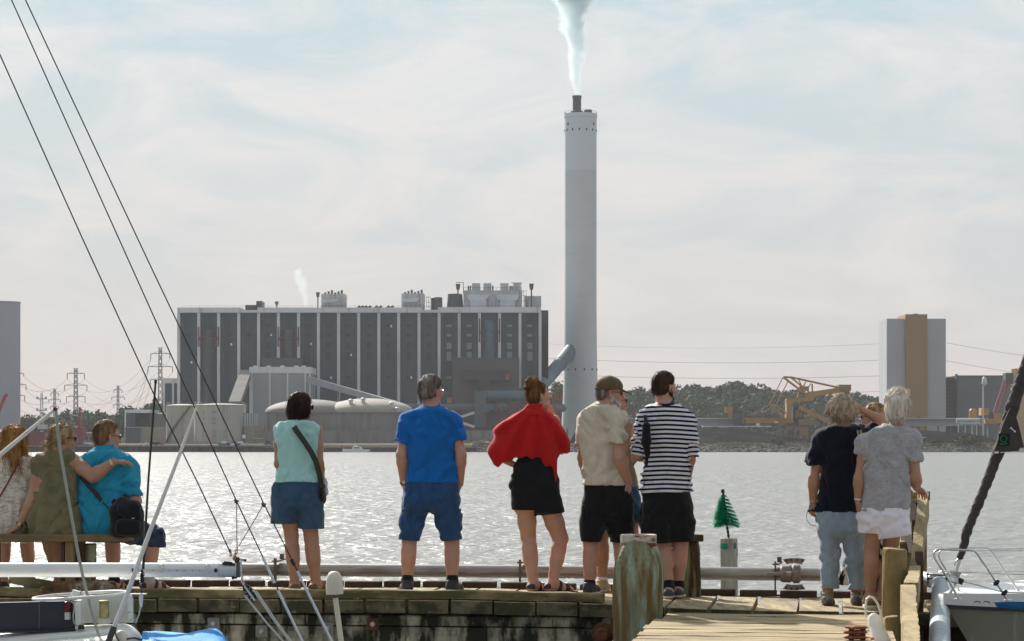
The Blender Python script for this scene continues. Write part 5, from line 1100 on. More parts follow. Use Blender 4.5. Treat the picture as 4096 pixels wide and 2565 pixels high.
PIPEB=mat('grey_blue_pipe',(.33,.36,.39),.55,.2,6,metal=.3,col2=(.50,.52,.53),mask=(.55,.7),mscale=5,bump=.003)
PZ=1.442
def pipe():
 q=lambda u,v,z:(PO+pe*u+pn*v)*1+Vector((0,0,z))
 t=thing('rail_pipe','long grey metal pipe running low along the rear edge of the walkway','pipe',q(-1.5,DW+.14,PZ));xe=uat(S(3240,0,18.7).x);b=MB();b.tube([q(-5.6,DW+.13,PZ),q(-2,DW+.13,PZ),q(xe,DW+.13,PZ-.008)],.0525,20);b.build('pipe',PIPE,t)
 b=MB();L3=q(1.93,DW+.13,PZ-.02);pts=[q(xe-.02,DW+.13,PZ-.008),q(1.6,DW+.13,PZ-.012)]
 e1=FL.p(935,955,18.45);pts+=[Vector((e1.x-.12,e1.y+.05,e1.z+.03))]
 for a,s_ in((.25,.6),(.5,.8),(.75,.95)):pass
 pts+=[FL.p(990,965,18.3),FL.p(1035,985,18.05),FL.p(1048,1040,17.4),FL.p(1050,1150,16.4),FL.p(1046,1300,15.3),FL.p(1043,1512,14.2),FL.p(1040,1800,12.8)]
 b.tube(pts,[.056,.056,.056,.058,.060,.063,.064,.064,.064,.064],20);b.build('bent_pipe',PIPEB,t)
 b=MB()
 for a,c in(((935,890),(935,1000)),((1105,900),(1105,1010)),((920,905),(1115,915)),((925,945),(1115,940))):b.bar(FL.p(*a,18.0),FL.p(*c,18.0),.010)
 b.build('pipe_clamp',mat('black_iron',(.03,.028,.027),.7,.3),t)
 for sx_ in(955,1966,2991):
  x=S(sx_,0,18.75).x;u=uat(x);b=MB();p=q(u,DW+.05,0);z0=ZD(x);b.bar((p.x,p.y,z0),(p.x,p.y,PZ+.10),.058,.012,up=tuple(pe));b.bar((p.x,p.y-.02,PZ+.075),(p.x+.052,p.y+.16,PZ+.085),.05,.012);b.box((p.x+.045,p.y+.1,PZ+.105),(.035,.02,.05),rz=-PA);b.box((p.x,p.y,z0+.006),(.10,.12,.012),rz=-PA);b.build('bracket',mat('weathered_bracket',(.17,.14,.115),.75,.3,12,col2=(.10,.055,.03),mask=(.5,.65),mscale=10),t)
 c=FK.p(1085,900,18.75);b=MB();ax=pe.to_track_quat('Z','Y').to_matrix()
 b.lathe(c-pe*.05,[(.055,-.06),(.068,-.045),(.070,.02),(.060,.03),(.075,.045),(.075,.085),(.060,.10)],24,ax)
 cl=mat('cast_iron',(.25,.215,.185),.65,.25,14,bump=.003)
 o=b.build('coupling_body',cl,t)
 for sg in(-1,1):
  b=MB();ring_=[]
  for a in range(-4,5):an=a*.16;ring_.append(c+pe*(.148*math.sin(an)*1.0)+Vector((0,0,sg*(.075+.052*math.cos(an)-.0)))+pn*-.055)
  for a in range(4,-5,-1):an=a*.16;ring_.append(c+pe*(.10*math.sin(an))+Vector((0,0,sg*(.055+.03*math.cos(an))))+pn*-.055)
  b.prism(ring_,pn*.025);b.build('flange_lug',cl,o)
  for a in(-3,-1,1,3):
   an=a*.17;b=MB();b.lathe(c+pe*(.13*math.sin(an))+Vector((0,0,sg*(.068+.046*math.cos(an))))-pn*.055,[(.009,0),(.009,.012)],6,(-pn).to_track_quat('Z','Y').to_matrix());b.build('bolt',RUST,o)
 b=MB();b.bar(FK.p(833,898,18.66),FK.p(1010,903,18.66),.018,.018);b.bar(FK.p(980,885,18.65),FK.p(1118,885,18.65),.014,.010);b.lathe(FK.p(1035,905,18.64),[(.02,-.02),(.02,.02)],12,ax);b.build('lever',cl,o)
pipe()
def pile(name,label,secs,mats,group=None,top=None,lump=.012,seed=0):
 """secs: (centre, radius) from the top down"""
 c0=secs[-1][0];t=thing(name,label,'mooring pile',c0,group);zt=secs[0][0].z
 L_=[(c.x,c.y,c.z,r,r)for c,r in secs]
 V,Q=solid([lo(L_,0,2.0)],.011,disp=lambda X,Y,Z:lump*(.6*vnoise(X*9+seed,Y*9,Z*5)+.6*vnoise(X*40,Y*40,Z*6+seed)+.15*np.sin(Z*170+3*vnoise(X*12,Y*12,Z*6))*(Z>zt-.22)))
 sobj('trunk',[(V,Q)],mats,t);return t
PCOP=mat('copper_treated_wood',(.24,.255,.16),.85,.3,7,col2=(.33,.44,.37),mask=(.50,.62),mscale=4,mstretch=(2,2,.6),col3=(.16,.105,.035),mask3=(.44,.58),m3scale=4.2,m3stretch=(3.0,3.0,.3),bump=.010,bscale=34,stretch=(3,3,.5))
d=17.02
rows=[(1700,150,158),(1700,190,178),(1701,250,205),(1702,320,232),(1703,385,246),(1701,470,249),(1697,600,248),(1694,760,246),(1692,1000,240),(1690,1700,240),(1690,3600,240)]
t=pile('mooring_pile','thick copper-green mooring pile with rusty cap at the corner of the near platform',[(FJ.p(x,y,d),FJ.m(r,d))for x,y,r in rows],PCOP,None,lump=.012,seed=3)
c=FJ.p(1700,150,d);r=FJ.m(172,d);b=MB();b.lathe((c.x,c.y,c.z-.012),[(r*.98,-.01),(r*1.02,0),(r*1.02,.052),(r*.96,.056),(r*.4,.050)],40);b.build('iron_cap',mat('rust_streaked_cap',(.52,.47,.42),.7,.12,10,col2=(.17,.07,.03),mask=(.50,.62),mscale=9,mstretch=(1,1,2.5)),t)
zr=c.z-.012;V,Q=solid([lo([(c.x,c.y,zr+.004,r*1.0,r*1.0),(c.x,c.y,zr-.02,r*1.06,r*1.06),(c.x,c.y,zr-.045,r*1.10,r*1.10)],0,2.0)],.010,[lambda X,Y,Z:(zr-.030+.028*vnoise(X*22,Y*22,Z*0))-Z],lambda X,Y,Z:.006*vnoise(X*40,Y*40,Z*40));sobj('rust_scale',[(V,Q)],RUST,t)
d=18.62
t=pile('mooring_pile','darker mooring pile with a rusty streak standing behind the striped man',[(FJ.p(x,y,d),FJ.m(r,d))for x,y,r in((2185,155,88),(2185,200,104),(2183,275,118),(2180,400,122),(2178,650,122),(2178,780,122))],mat('rust_streaked_wood',(.15,.20,.10),.85,.25,6,col2=(.20,.155,.05),mask=(.45,.6),mscale=5,mstretch=(3,3,.4),col3=(.055,.025,.012),mask3=(.52,.58),m3scale=3.4,m3stretch=(2.6,2.6,.25),bump=.008,bscale=30),None,lump=.010,seed=8)
b=MB();p=FJ.p(2200,125,d);b.box((p.x,p.y,p.z),(.17,.17,.055),rz=.2,bev=.006);b.build('cap',DARKW,t)
d=21.2
t=thing('marker_post','grey wooden post with green tape marks standing in the water behind the pipe','post',FK.p(490,1300,d));c0=FK.p(487,575,d);rr=FK.m(80,d);V,Q=solid([rc(c0-Vector((0,0,rr*0)),Vector((c0.x+.02,d,-.6)),rr,rr*1.05,0)],.013,[plane(c0,(0,0,1))],lambda X,Y,Z:.006*vnoise(X*30,Y*30,Z*4)+.004*vnoise(X*60,Y*60,Z*12));sobj('trunk',[(V,Q)],mat('bleached_wood',(.40,.375,.30),.85,.2,8,col2=(.24,.22,.17),mask=(.5,.7),mscale=6,mstretch=(4,4,.4),col3=(.30,.40,.33),mask3=(.55,.65),m3scale=4,bump=.005,bscale=40,stretch=(4,4,.3)),t)
G_T=mat('green_tape',(.01,.22,.13),.5,.15,20)
for x0,x1,y0,y1 in((408,470,622,672),(535,552,618,668)):
 b=MB();zc=(FK.p(0,y0,d).z+FK.p(0,y1,d).z)/2;hh=FK.p(0,y0,d).z-FK.p(0,y1,d).z;n=5;vs_=[]
 for k in range(n+1):
  x=FK.p(x0+(x1-x0)*k/n,0,d).x-c0.x;x=max(min(x,rr*.985),-rr*.985);y=-math.sqrt((rr*1.04)**2-x*x);vs_+=[(c0.x+x,d+y-.010,zc-hh/2*(1-.3*(k%2))),(c0.x+x,d+y-.010,zc+hh/2),(c0.x+x,d+y+.012,zc+hh/2),(c0.x+x,d+y+.012,zc-hh/2)]
 fs=[]
 for k in range(n):
  for i in range(4):j=(i+1)%4;fs.append((k*4+i,k*4+j,k*4+4+j,k*4+4+i))
 b.add(vs_,fs+[(0,1,2,3),(n*4+3,n*4+2,n*4+1,n*4)]);b.build('green_tape',G_T,t)
def broom():
 A,B_=FK.p(434,140,d),FK.p(490,590,d);t=thing('broom_topmark','green bristle broom shaped like a small tree on top of the marker post','topmark',B_);b=MB();n=40;b.tube([A.lerp(B_,k/n)for k in range(n+1)],[.011+.003*math.sin(k*2.1)for k in range(n+1)],7);b.tube([FK.p(433,132,d),FK.p(437,165,d)],.016,6);b.build('twisted_stem',mat('black_wire',(.02,.025,.02),.6,.2),t)
 rg=np.random.default_rng(4);V=[];Q=[];ax=(B_-A).normalized()
 for k in range(2300):
  f=rg.random()**.8;s=.08+.58*f;p=A.lerp(B_,s);a=rg.uniform(0,6.283)
  ln=FK.m(22+112*min(1,f*1.15)**.8,d)*rg.uniform(.82,1.05)
  if abs(math.sin(f*27))<.74 and math.cos(a)>-.25:continue
  u=Vector((math.cos(a),math.sin(a),-.10-.22*f+rg.normal(0,.05)));u.normalize();q=p+u*ln+Vector((0,0,-.06*ln));w=Vector((0,0,1)).cross(u).normalized()*.0022;h=Vector((0,0,.0022));o=len(V)
  m_=p.lerp(q,.5)+Vector((0,0,.03*ln));V+=[p-w,p+w,p+h,m_-w,m_+w,m_+h,q-w*.6,q+w*.6,q+h]
  for i in(0,3):Q+=[(o+i,o+i+1,o+i+4,o+i+3),(o+i+1,o+i+2,o+i+5,o+i+4),(o+i+2,o+i,o+i+3,o+i+5)]
 link('bristles',np_mesh(np.array([tuple(v)for v in V]),[np.array(Q)]),t,mat('green_bristle',(.010,.40,.20),.5,.3,30,col2=(.015,.26,.13),mask=(.5,.7),mscale=12),smooth=False)
broom()
GW=mat('golden_weathered_wood',(.25,.185,.075),.85,.25,6,col2=(.22,.175,.085),mask=(.45,.7),mscale=3,mstretch=(3,3,.6),col3=(.10,.075,.04),mask3=(.60,.68),m3scale=12,m3stretch=(4,4,.4),bump=.006,bscale=30)
RW=mat('bleached_rail_wood',(.34,.26,.135),.85,.28,6,col2=(.19,.14,.075),mask=(.45,.7),mscale=3,mstretch=(4,.7,.7),col3=(.09,.075,.05),mask3=(.62,.66),m3scale=16,m3stretch=(1.2,3.0,2),bump=.007,bscale=36)
def rail():
 t=thing('handrail','weathered stepped timber handrail running towards the viewer beside the women','railing',FL.p(880,900,17.6));rg=random.Random(5)
 def board(name,pts,hgt,m_,rag):
  n=len(pts);vs_=[]
  dense=[]
  for i in range(n-1):
   for k in range(7):s=k/7;dense.append((pts[i][0].lerp(pts[i+1][0],s),pts[i][1].lerp(pts[i+1][1],s)))
  dense.append(pts[-1]);b=MB()
  for l,r in dense:
   a,c=rg.uniform(-rag,rag),rg.uniform(-rag,rag)*.6;l2,r2=l+Vector((a,0,a*.3)),r+Vector((c,0,0));vs_+=[l2,r2,r2-Vector((0,0,hgt)),l2-Vector((0,0,hgt))]
  fs=[]
  for k in range(len(dense)-1):
   for i in range(4):j=(i+1)%4;fs.append((k*4+i,k*4+j,k*4+4+j,k*4+4+i))
  m=(len(dense)-1)*4;b.add(vs_,fs+[(3,2,1,0),(m,m+1,m+2,m+3)]);b.build(name,m_,t)
 q=lambda a,b_,y,d,dz=0:(FL.p(a,y,d)+Vector((0,0,dz)),FL.p(b_,y,d)+Vector((0,0,dz)))
 board('upper_rail',[q(866,946,150,18.62),q(846,930,235,18.3),q(806,897,530,17.6),q(776,870,812,17.05)],.20,RW,.003)
 board('middle_rail',[q(777,869,815,17.0,-.006),q(752,862,900,16.2),q(715,845,980,15.2)],.17,RW,.004)
 board('lower_rail',[q(690,820,992,14.9,-.004),q(705,828,1080,14.5),q(698,838,1250,13.8),q(714,855,1400,13.1),q(720,862,1512,12.7),q(726,870,1700,12.0)],.20,RW,.009)
 b=MB();b.prism([FL.p(948,150,18.5),FL.p(956,152,18.5),FL.p(954,228,18.5),FL.p(946,232,18.5)],(0,.1,0));b.build('end_plate',mat('black_iron',(.03,.028,.027),.7,.3),t)
 for x0,x1,y0,d,y1 in((872,936,190,18.55,1150),(790,850,158,18.75,1000),(848,905,700,17.0,1500)):
  b=MB();a,c=FL.p(x0,y0,d),FL.p(x1,y1,d);b.box(((a.x+c.x)/2,d+.09,(a.z+.9)/2),(c.x-a.x,.10,a.z-.9),bev=.005);b.build('rail_post',GW if y0<200 else DARKW,t)
 b=MB();b.bar(FL.p(766,235,18.6),FL.p(860,236,18.6),.05,.02);b.build('cross_pipe',PIPEB,t)
 b=MB();b.bar(FL.p(745,560,18.5),FL.p(850,560,18.2),.10,.25);b.bar(FL.p(750,350,18.55),FL.p(850,350,18.35),.04,.16);b.build('inner_board',DARKW,t)
rail()
def rpost(label,x0,x1,y0,y1,d,slant,m_,group=None):
 c=FL.p((x0+x1)/2,y1,d);r=FL.m((x1-x0)/2,d);zt=FL.p(0,y0,d).z;t=thing('timber_post',label,'post',c,group)
 V,Q=solid([rc(Vector((c.x,d,zt)),Vector((c.x-.01,d,c.z-.5)),r,r*1.04,0)],.010,[plane(Vector((c.x,d,zt)),(slant,-.05,1))],lambda X,Y,Z:.005*vnoise(X*28,Y*28,Z*3)+.003*vnoise(X*70,Y*70,Z*8));sobj('trunk',[(V,Q)],m_,t);return t
rpost('stout round timber post standing on the platform before the handrail',528,742,668,1282,16.75,.08,GW)
rpost('short cut timber post below the stout post, half hidden by the white float',540,672,1285,1600,15.6,-.1,GW)
rpost('far timber post seen between white shorts and handrail',676,786,600,1000,18.4,0,GW)
t=thing('rusty_mooring_cleat','rusty iron fairlead of three stacked bars at the bottom edge of the platform','fairlead',FL.p(285,1512,14.75));b=MB()
for x in(240,345):b.tube([FL.p(x,1385,14.75),FL.p(x,1560,14.75)],.017,10)
b.build('upright',RUST,t);RB=mat('red_rust',(.24,.075,.04),.8,.35,20,bump=.003)
for y in(1385,1430,1477):p=FL.p(281,y,14.75);V,Q=solid([el(p,(FL.m(112,14.75),.05,.013))],.006,(),lambda X,Y,Z:.002*vnoise(X*60,Y*60,Z*60));sobj('bar',[(V,Q)],RB,t)
b=MB();p=FL.p(290,1470,14.9);b.lathe((p.x,p.y+.05,p.z-.2),[(.04,0),(.04,.23),(.03,.24)],14);b.build('stone_stub',CONC2,t)
t=thing('white_float','white plastic float with a hose loop handle leaning beside the posts','float',FL.p(505,1512,14.7));d=14.7
V,Q=solid([rc(FL.p(455,1330,d),FL.p(520,1560,d-.1),FL.m(60,d),FL.m(95,d),.03,((0,1,0),1.7)),rc(FL.p(440,1300,d),FL.p(450,1340,d),FL.m(36,d),FL.m(52,d),.03)],.008,(),None);sobj('shell',[(V,Q)],mat('white_plastic',(.74,.72,.68),.4,.05,5),t)
b=MB();b.tube([FL.p(*p,d-.07)for p in((372,1290),(368,1200),(378,1130),(405,1108),(440,1118),(475,1165),(500,1230),(515,1300),(525,1400),(545,1512))],FL.m(11,d),10);b.build('hose_loop',MATS['white_plastic'],t)
b=MB();p=FL.p(430,1490,d-.12);b.box(p,(.02,.01,.015));b.build('red_tag',mat('orange_tag',(.6,.12,.02),.6),t)
def bench():
 t=thing('bench','rough plank bench standing on the pier under the three seated people','bench',FA.p(400,1150,18.1));d=17.98;a,c=FA.p(-60,842,d),FA.p(800,842,d);b=MB();b.box(((a.x+c.x)/2,d+.21,a.z-.030),(c.x-a.x,.44,.058),rz=-.02,bev=.007);b.build('seat',mat('brown_bench_wood',(.17,.12,.055),.85,.25,6,stretch=(.5,5,5),col2=(.10,.085,.035),mask=(.5,.7),mscale=3,bump=.004),t)
 for x0,x1,m_,dd in((375,402,DARKW,.02),(404,462,mat('brown_post_wood',(.24,.15,.065),.85,.25,8,stretch=(4,4,.4)),.03),(465,525,DARKW,.12),(-40,-10,DARKW,.1)):
  b=MB();p,q=FA.p(x0,0,d+dd).x,FA.p(x1,0,d+dd).x;z0=ZD(p);b.box(((p+q)/2,d+dd+.05,(a.z-.06+z0)/2),(q-p-.004,.09,a.z-.06-z0),bev=.004);b.build('leg',m_,t)
 b=MB();b.bar(FA.p(60,1120,d+.05),FA.p(370,1172,d+.02),.03,.07);b.build('brace',MOSSY,t)
 c0=FA.p(566,900,d+.25);r=FA.m(38,d);t2=pile('timber_pile','pale green and rusty pile standing behind the bench seat',[(Vector((c0.x,c0.y,c0.z)),r),(Vector((c0.x,c0.y,c0.z-.3)),r*1.03),(Vector((c0.x,c0.y,ZD(c0.x))),r*1.1)],mat('flaky_green_wood',(.36,.37,.24),.85,.2,8,col2=(.16,.06,.02),mask=(.53,.60),mscale=7,mstretch=(3,3,.5),bump=.006),None,lump=.008)
bench()
def dog():
 d=17.72;z0=ZD(-2.8);P=lambda x,y,dd=0:FA.p(x,y,d+dd);t=thing('dog','shaggy sandy dog lying under the bench behind the kerb beam','dog',P(490,1195));r=lambda n:FA.m(n,d)
 pr=[rc(P(360,1196),P(560,1190),r(40),r(48),.04),rc(P(560,1190),P(660,1196),r(48),r(42),.04),el(P(655,1192,.05),(r(55),.09,r(44)),None,.04),rc(P(400,1185,-.02),P(420,1196,-.02),r(42),r(40),.03),
rc(P(360,1195),P(300,1200,-.03),r(32),r(28),.03),el(P(285,1198,-.04),(r(34),.055,r(28)),None,.02),rc(P(275,1205,-.06),P(250,1212,-.10),r(17),r(12),.015),rc(P(300,1182,.0),P(310,1205,.03),r(12),r(15),.01),rc(P(285,1182,-.08),P(292,1205,-.10),r(12),r(14),.01),
rc(P(700,1205,.0),P(742,1212,-.08),r(14),r(9),.02),rc(P(380,1215,-.05),P(320,1222,-.12),r(14),r(12),.02),rc(P(420,1218,-.05),P(360,1225,-.14),r(14),r(12),.02),rc(P(640,1220,-.06),P(590,1226,-.14),r(15),r(12),.02)]
 V,Q=solid(pr,.009,[plane(Vector((0,0,z0+.004)),(0,0,-1))],lambda X,Y,Z:.012*vnoise(X*22,Y*22,Z*14)-.004);st=strands(V,Q,1500,.075,lambda p,n:Vector((.6*math.sin(p.x*23),-.5,-.35)),.0028,seed=60,lift=.010,curl=.6)
 sobj('body',[(V,Q),st],mat('sandy_fur',(.20,.125,.062),.8,.4,16,col2=(.42,.35,.26),mask=(.50,.66),mscale=7,mstretch=(1,1,.6),col3=(.07,.045,.025),mask3=(.56,.7),m3scale=9,spec=.15),t)
 b=MB();b.lathe(P(248,1212,-.11),[(.010,-.006),(.014,.0),(.008,.008)],10);b.build('nose',BLK,t)
BLK=mat('black_plastic',(.015,.015,.016),.45,.2,20)
dog()
# ------------------------------------------------------------------ the boat on the left: spars, rigging and cabin top
WPAINT=mat('white_spar_paint',(.70,.69,.66),.38,.06,6,col2=(.50,.47,.42),mask=(.62,.70),mscale=14,mstretch=(.4,3,3));GEL=mat('cream_gelcoat',(.62,.64,.55),.45,.06,4,col2=(.40,.44,.34),mask=(.60,.75),mscale=4);GELW=mat('white_gelcoat_deck',(.72,.72,.68),.4,.05,4)
WIREM=mat('dark_wire',(.025,.02,.017),.5,.3,60);ROPE=mat('pale_rope',(.55,.54,.48),.9,.25,220,bump=.002,bscale=300);ROPEG=mat('grey_green_rope',(.36,.39,.33),.9,.25,220,bump=.002,bscale=300);SLEEVE=mat('silver_sleeve',(.62,.62,.62),.35,.1,20,metal=.5);NAVY=mat('navy_panel',(.022,.028,.042),.45,.2,3,col2=(.04,.047,.06),mask=(.5,.7),mscale=3);BRASS=mat('tarnished_brass',(.42,.33,.17),.35,.3,12,metal=.8,col2=(.2,.13,.06),mask=(.55,.65),mscale=10);BLUEC=mat('blue_canvas',(.012,.25,.62),.75,.12,7,bump=.004,bscale=20)
BD=15.0
def boom():
 d=BD;P=lambda x,y,dd=0:FH.p(x,y,d+dd);t=thing('boom','thick white boom lying level across the left foreground','spar',P(1100,192));r=FH.m(70,d)
 b=MB();b.tube([P(-300,193),P(2110,193)],r,28);b.build('spar',mat('white_anodised_spar',(.72,.72,.71),.30,.04,4,metal=.15),t)
 b=MB();b.tube([P(2110,193),P(2290,193)],r*1.03,28);b.build('end_sleeve',mat('grey_anodised',(.55,.56,.56),.4,.06,6,metal=.3),t)
 b=MB();b.tube([P(2288,193),P(2318,193)],r*1.06,28);b.build('end_ring',mat('dark_grey_cap',(.10,.10,.105),.5,.2),t)
 b=MB();b.bar(P(1285,200,-.049),P(2095,197,-.049),.012,.014);b.build('track',STEEL_,t)
 for x in(1285,2083):b=MB();b.bar(P(x-12,198,-.052),P(x+14,198,-.052),.016,.024);b.build('track_stop',BLK,t)
 for x in(1330,1480,1632,1706,1780,1858,1930):b=MB();b.lathe(P(x,200,-.056),[(.0032,-.002),(.0032,.002)],8,Matrix.Rotation(R(90),3,'X'));b.build('screw',BLK,t)
 for x in(1565,2005):
  b=MB();b.box(P(x,203,-.056),(.020,.008,.022));cc=P(x,165,-.056);b.tube([cc+Vector((.013*math.cos(a*math.pi/6),0,.013*math.sin(a*math.pi/6)))for a in range(12)],.0035,6,closed=True);b.build('eye',STEEL_,t)
 b=MB();b.bar(P(2148,130,-.035),P(2268,140,-.035),.018,.016);b.bar(P(2165,118,-.038),P(2245,125,-.038),.014,.012);b.build('cleat',BLK,t)
 b=MB();b.bar(P(2238,268,-.01),P(2290,268,-.01),.014,.012);b.lathe(P(2252,272,-.02),[(.009,-.008),(.009,.008)],12,Matrix.Rotation(R(90),3,'X'));b.build('bail',BLK,t)
 b=MB();b.bar(P(2258,85),P(2375,100),.010);b.bar(P(2290,70),P(2290,130),.030,.016);b.lathe(P(2368,100),[(.008,-.008),(.008,.008)],8,Matrix.Rotation(R(90),3,'Y'));b.build('outhaul_pin',RUST,t)
 b=MB();b.bar(P(2328,80,-.02),P(2330,215,-.03),.010);b.bar(P(2330,210,-.03),P(2348,300,-.03),.008);b.build('strop',STEEL_,t)
 for(x,y,s)in((2262,80,15),(2230,45,13),(2222,10,12),(2270,55,13),(2282,20,13),(2288,-12,12)):
  b=MB();cc=P(x,y,-.01);b.tube([cc+Vector((FH.m(s,d)*math.cos(a*math.pi/5)*.7,.004*math.sin(a),FH.m(s*1.35,d)*math.sin(a*math.pi/5)))for a in range(10)],.0042,6,closed=True);b.build('shackle',BRASS,t)
STEEL_=mat('steel',(.55,.55,.54),.28,.1,metal=1.0)
boom()
W3='rigging wires crossing the left sky'
def rig(label,pts,d,r,m_=None,group=None,name='rigging_wire',cat='wire'):
 b=MB();b.tube([S(x,y,d)for x,y in pts],r,7);return tag(b.build(name,m_ or WIREM,None),label,cat,group)
rig('lowest left rigging wire, ending at the shackles on the boom',[(-1400,-2890),(0,220),(330,955),(620,1587),(790,1930),(922,2212)],14.9,.0042,None,W3)
t=thing('rigging_wire','middle rigging wire, running down past the boom end to the lower edge','wire',S(1000,2130,14.8),W3);b=MB();b.tube([S(x,y,14.8)for x,y in((-1300,-2990),(46,0),(500,1010),(946,2005),(1052,2230),(1155,2450),(1230,2610))],.0040,7);b.build('wire',WIREM,t);b=MB();b.tube([S(1052,2230,14.79),S(1098,2333,14.79)],.0085,8);b.tube([S(1112,2362,14.79),S(1240,2630,14.79)],.0085,8);b.build('sleeve',SLEEVE,t)
t=thing('rigging_wire','upper rigging wire, crossing before the legs of the woman in turquoise','wire',S(1100,2120,14.7),W3);b=MB();b.tube([S(x,y,14.7)for x,y in((-1260,-2890),(102,0),(600,1060),(1055,2015),(1171,2247),(1270,2450),(1348,2610))],.0040,7);b.build('wire',WIREM,t);b=MB();b.tube([S(1189,2285,14.69),S(1226,2360,14.69)],.0080,8);b.tube([S(1226,2360,14.69),S(1352,2618,14.69)],.0085,8);b.build('sleeve',SLEEVE,t);b=MB();b.tube([S(1165,2238,14.69),S(1178,2262,14.69)],.012,10);b.build('stopper',BLK,t)
rig('thin wire hanging straight down from the middle rigging wire',[(946,2005),(948,2185)],14.85,.0028,None,'short bridle wires above the boom end')
rig('thin wire slanting from the upper rigging wire to the boom end',[(1055,2015),(1010,2095),(955,2185)],14.82,.0028,None,'short bridle wires above the boom end')
for(x,y),dd in(((946,2003),14.8),((1055,2016),14.7)):
 b=MB();p=S(x,y,dd);b.box(p,(.028,.02,.012),rot=Matrix.Rotation(.3,3,'Y'));b.tube([p+Vector((-.012,0,-.004)),p+Vector((.004,0,-.02))],.006,6);tag(b.build('wire_clip',mat('corroded_clip',(.14,.10,.07),.7,.4,60),None),'corroded clip at the %s fork of the bridle wires'%('left' if x<1000 else 'right'),'clip','clips joining the bridle wires')
t=thing('pulley_block','black pulley block hanging from the boom end on a steel link','pulley',FI.p(240,530,14.85));d=14.85;a,c=FI.p(190,470,d),FI.p(290,610,d);ax=(c-a).normalized();b=MB();n_=Vector((0,-1,0));sd_=ax.cross(n_)
cheek=[a+ax*l+sd_*w for l,w in((-.01,.010),(.01,.022),(.05,.030),(.08,.028),(.11,.012),(.11,-.012),(.08,-.028),(.05,-.030),(.01,-.022),(-.01,-.010))];b.prism(cheek,(0,.028,0));b.build('cheek',BLK,t);b=MB();b.bar(a+Vector((0,-.006,0)),c+Vector((0,-.006,0)),.012,.006,up=(0,-1,0));b.tube([a,FI.p(160,430,d),FI.p(155,400,d),FI.p(178,415,d),a],.0035,6);b.bar(FI.p(150,270,d),FI.p(165,420,d),.007);b.build('steel_strap',STEEL_,t);b=MB()
for l,w in((.035,.016),(.06,.02),(.085,.014),(.03,-.018),(.055,-.022)):b.lathe(a+ax*l+sd_*w+Vector((0,-.002,0)),[(.0035,-.003),(.0035,.003)],8,Matrix.Rotation(R(90),3,'X'))
b.build('rivet',STEEL_,t)
for lb,p0,p1 in(('left rope of the tackle below the pulley block',(190,560),(640,1090)),('middle rope of the tackle below the pulley block',(270,500),(690,1090)),('right rope of the tackle below the pulley block',(300,520),(720,1110))):
 b=MB();b.tube([FI.p(p0[0],p0[1],d-.01),FI.p((p0[0]+p1[0])/2-6,(p0[1]+p1[1])/2+8,d-.03),FI.p(p1[0],p1[1],d-.05)],.0062,8);tag(b.build('rope',ROPE,None),lb,'rope','tackle ropes')
t=thing('boat_pole','white flaking pole slanting up from the left edge before the long-haired girl','pole',FA.p(0,345,14.4));b=MB();b.tube([FA.p(-200,510,14.4),FA.p(0,345,14.4),FA.p(345,58,14.4)],[FA.m(15,14.4),FA.m(14,14.4),FA.m(11,14.4)],14);b.build('shaft',WPAINT,t);b=MB();b.lathe(FA.p(347,58,14.39),[(FA.m(7,14.4),-.016),(FA.m(12,14.4),-.014),(FA.m(12,14.4),.014),(FA.m(7,14.4),.016)],14,Matrix.Rotation(R(90),3,'X'));b.build('end_ring',RUST,t)
for lb,o in(('left strand of the pale halyard hanging from the white pole tip',0),('right strand of the pale halyard hanging from the white pole tip',9)):
 b=MB();b.tube([FA.p(x+o,y,14.38)for x,y in((346,62),(358,200),(375,330),(428,640),(492,1000),(535,1195),(585,1380),(632,1530),(660,1620))],.0052,7);tag(b.build('rope',ROPEG,None),lb,'rope','halyard strands')
t=thing('boat_pole','slim white tapering pole with black grip leaning left of the turquoise blouse','pole',FA.p(690,1512,14.2));b=MB();b.tube([FA.p(x,y,14.2)for x,y in((1232,48),(1130,330),(930,850),(800,1210),(715,1425))],[FA.m(r_,14.2)for r_ in(7,11,14,15,15)],14);b.build('shaft',WPAINT,t);b=MB();b.tube([FA.p(716,1420,14.2),FA.p(672,1535,14.2)],FA.m(20,14.2),14);b.build('grip',mat('grey_rubber',(.07,.07,.068),.8,.2),t)
t=thing('whip_aerial','thin black aerial rod with ribbed rubber boot right of the boat ring','aerial',FA.p(886,1210,14.6));d=14.6;b=MB();b.tube([FO.p(1345,802,d),FA.p(930,500,d),FA.p(897,1060,d)],[.0065,.0068,.0085],8);b.tube([FO.p(1345,800,d),FO.p(1344,830,d)],.009,8);b.build('rod',BLK,t);b=MB();b.lathe(FA.p(890,1148,d),sum([[(.010,k*.0135),(.017,k*.0135+.004),(.017,k*.0135+.008),(.010,k*.0135+.012)]for k in range(5)],[])+[(.006,.085)],14);b.build('rubber_boot',BLK,t);b=MB();b.tube([FA.p(890,1140,d),FA.p(885,1215,d)],.004,8);b.build('stem',BLK,t)
b=MB();b.lathe(FA.p(884,1290,d),[(.006,-.01),(.010,.01),(.014,.06),(.013,.075)],12);b.box(FA.p(868,1216,d),(.098,.05,.006));b.build('mount',GELW,t);b=MB();b.tube([FA.p(882,1290,d),FA.p(872,1340,d),FA.p(850,1400,d)],.0045,7);b.build('cable',ROPE,t)
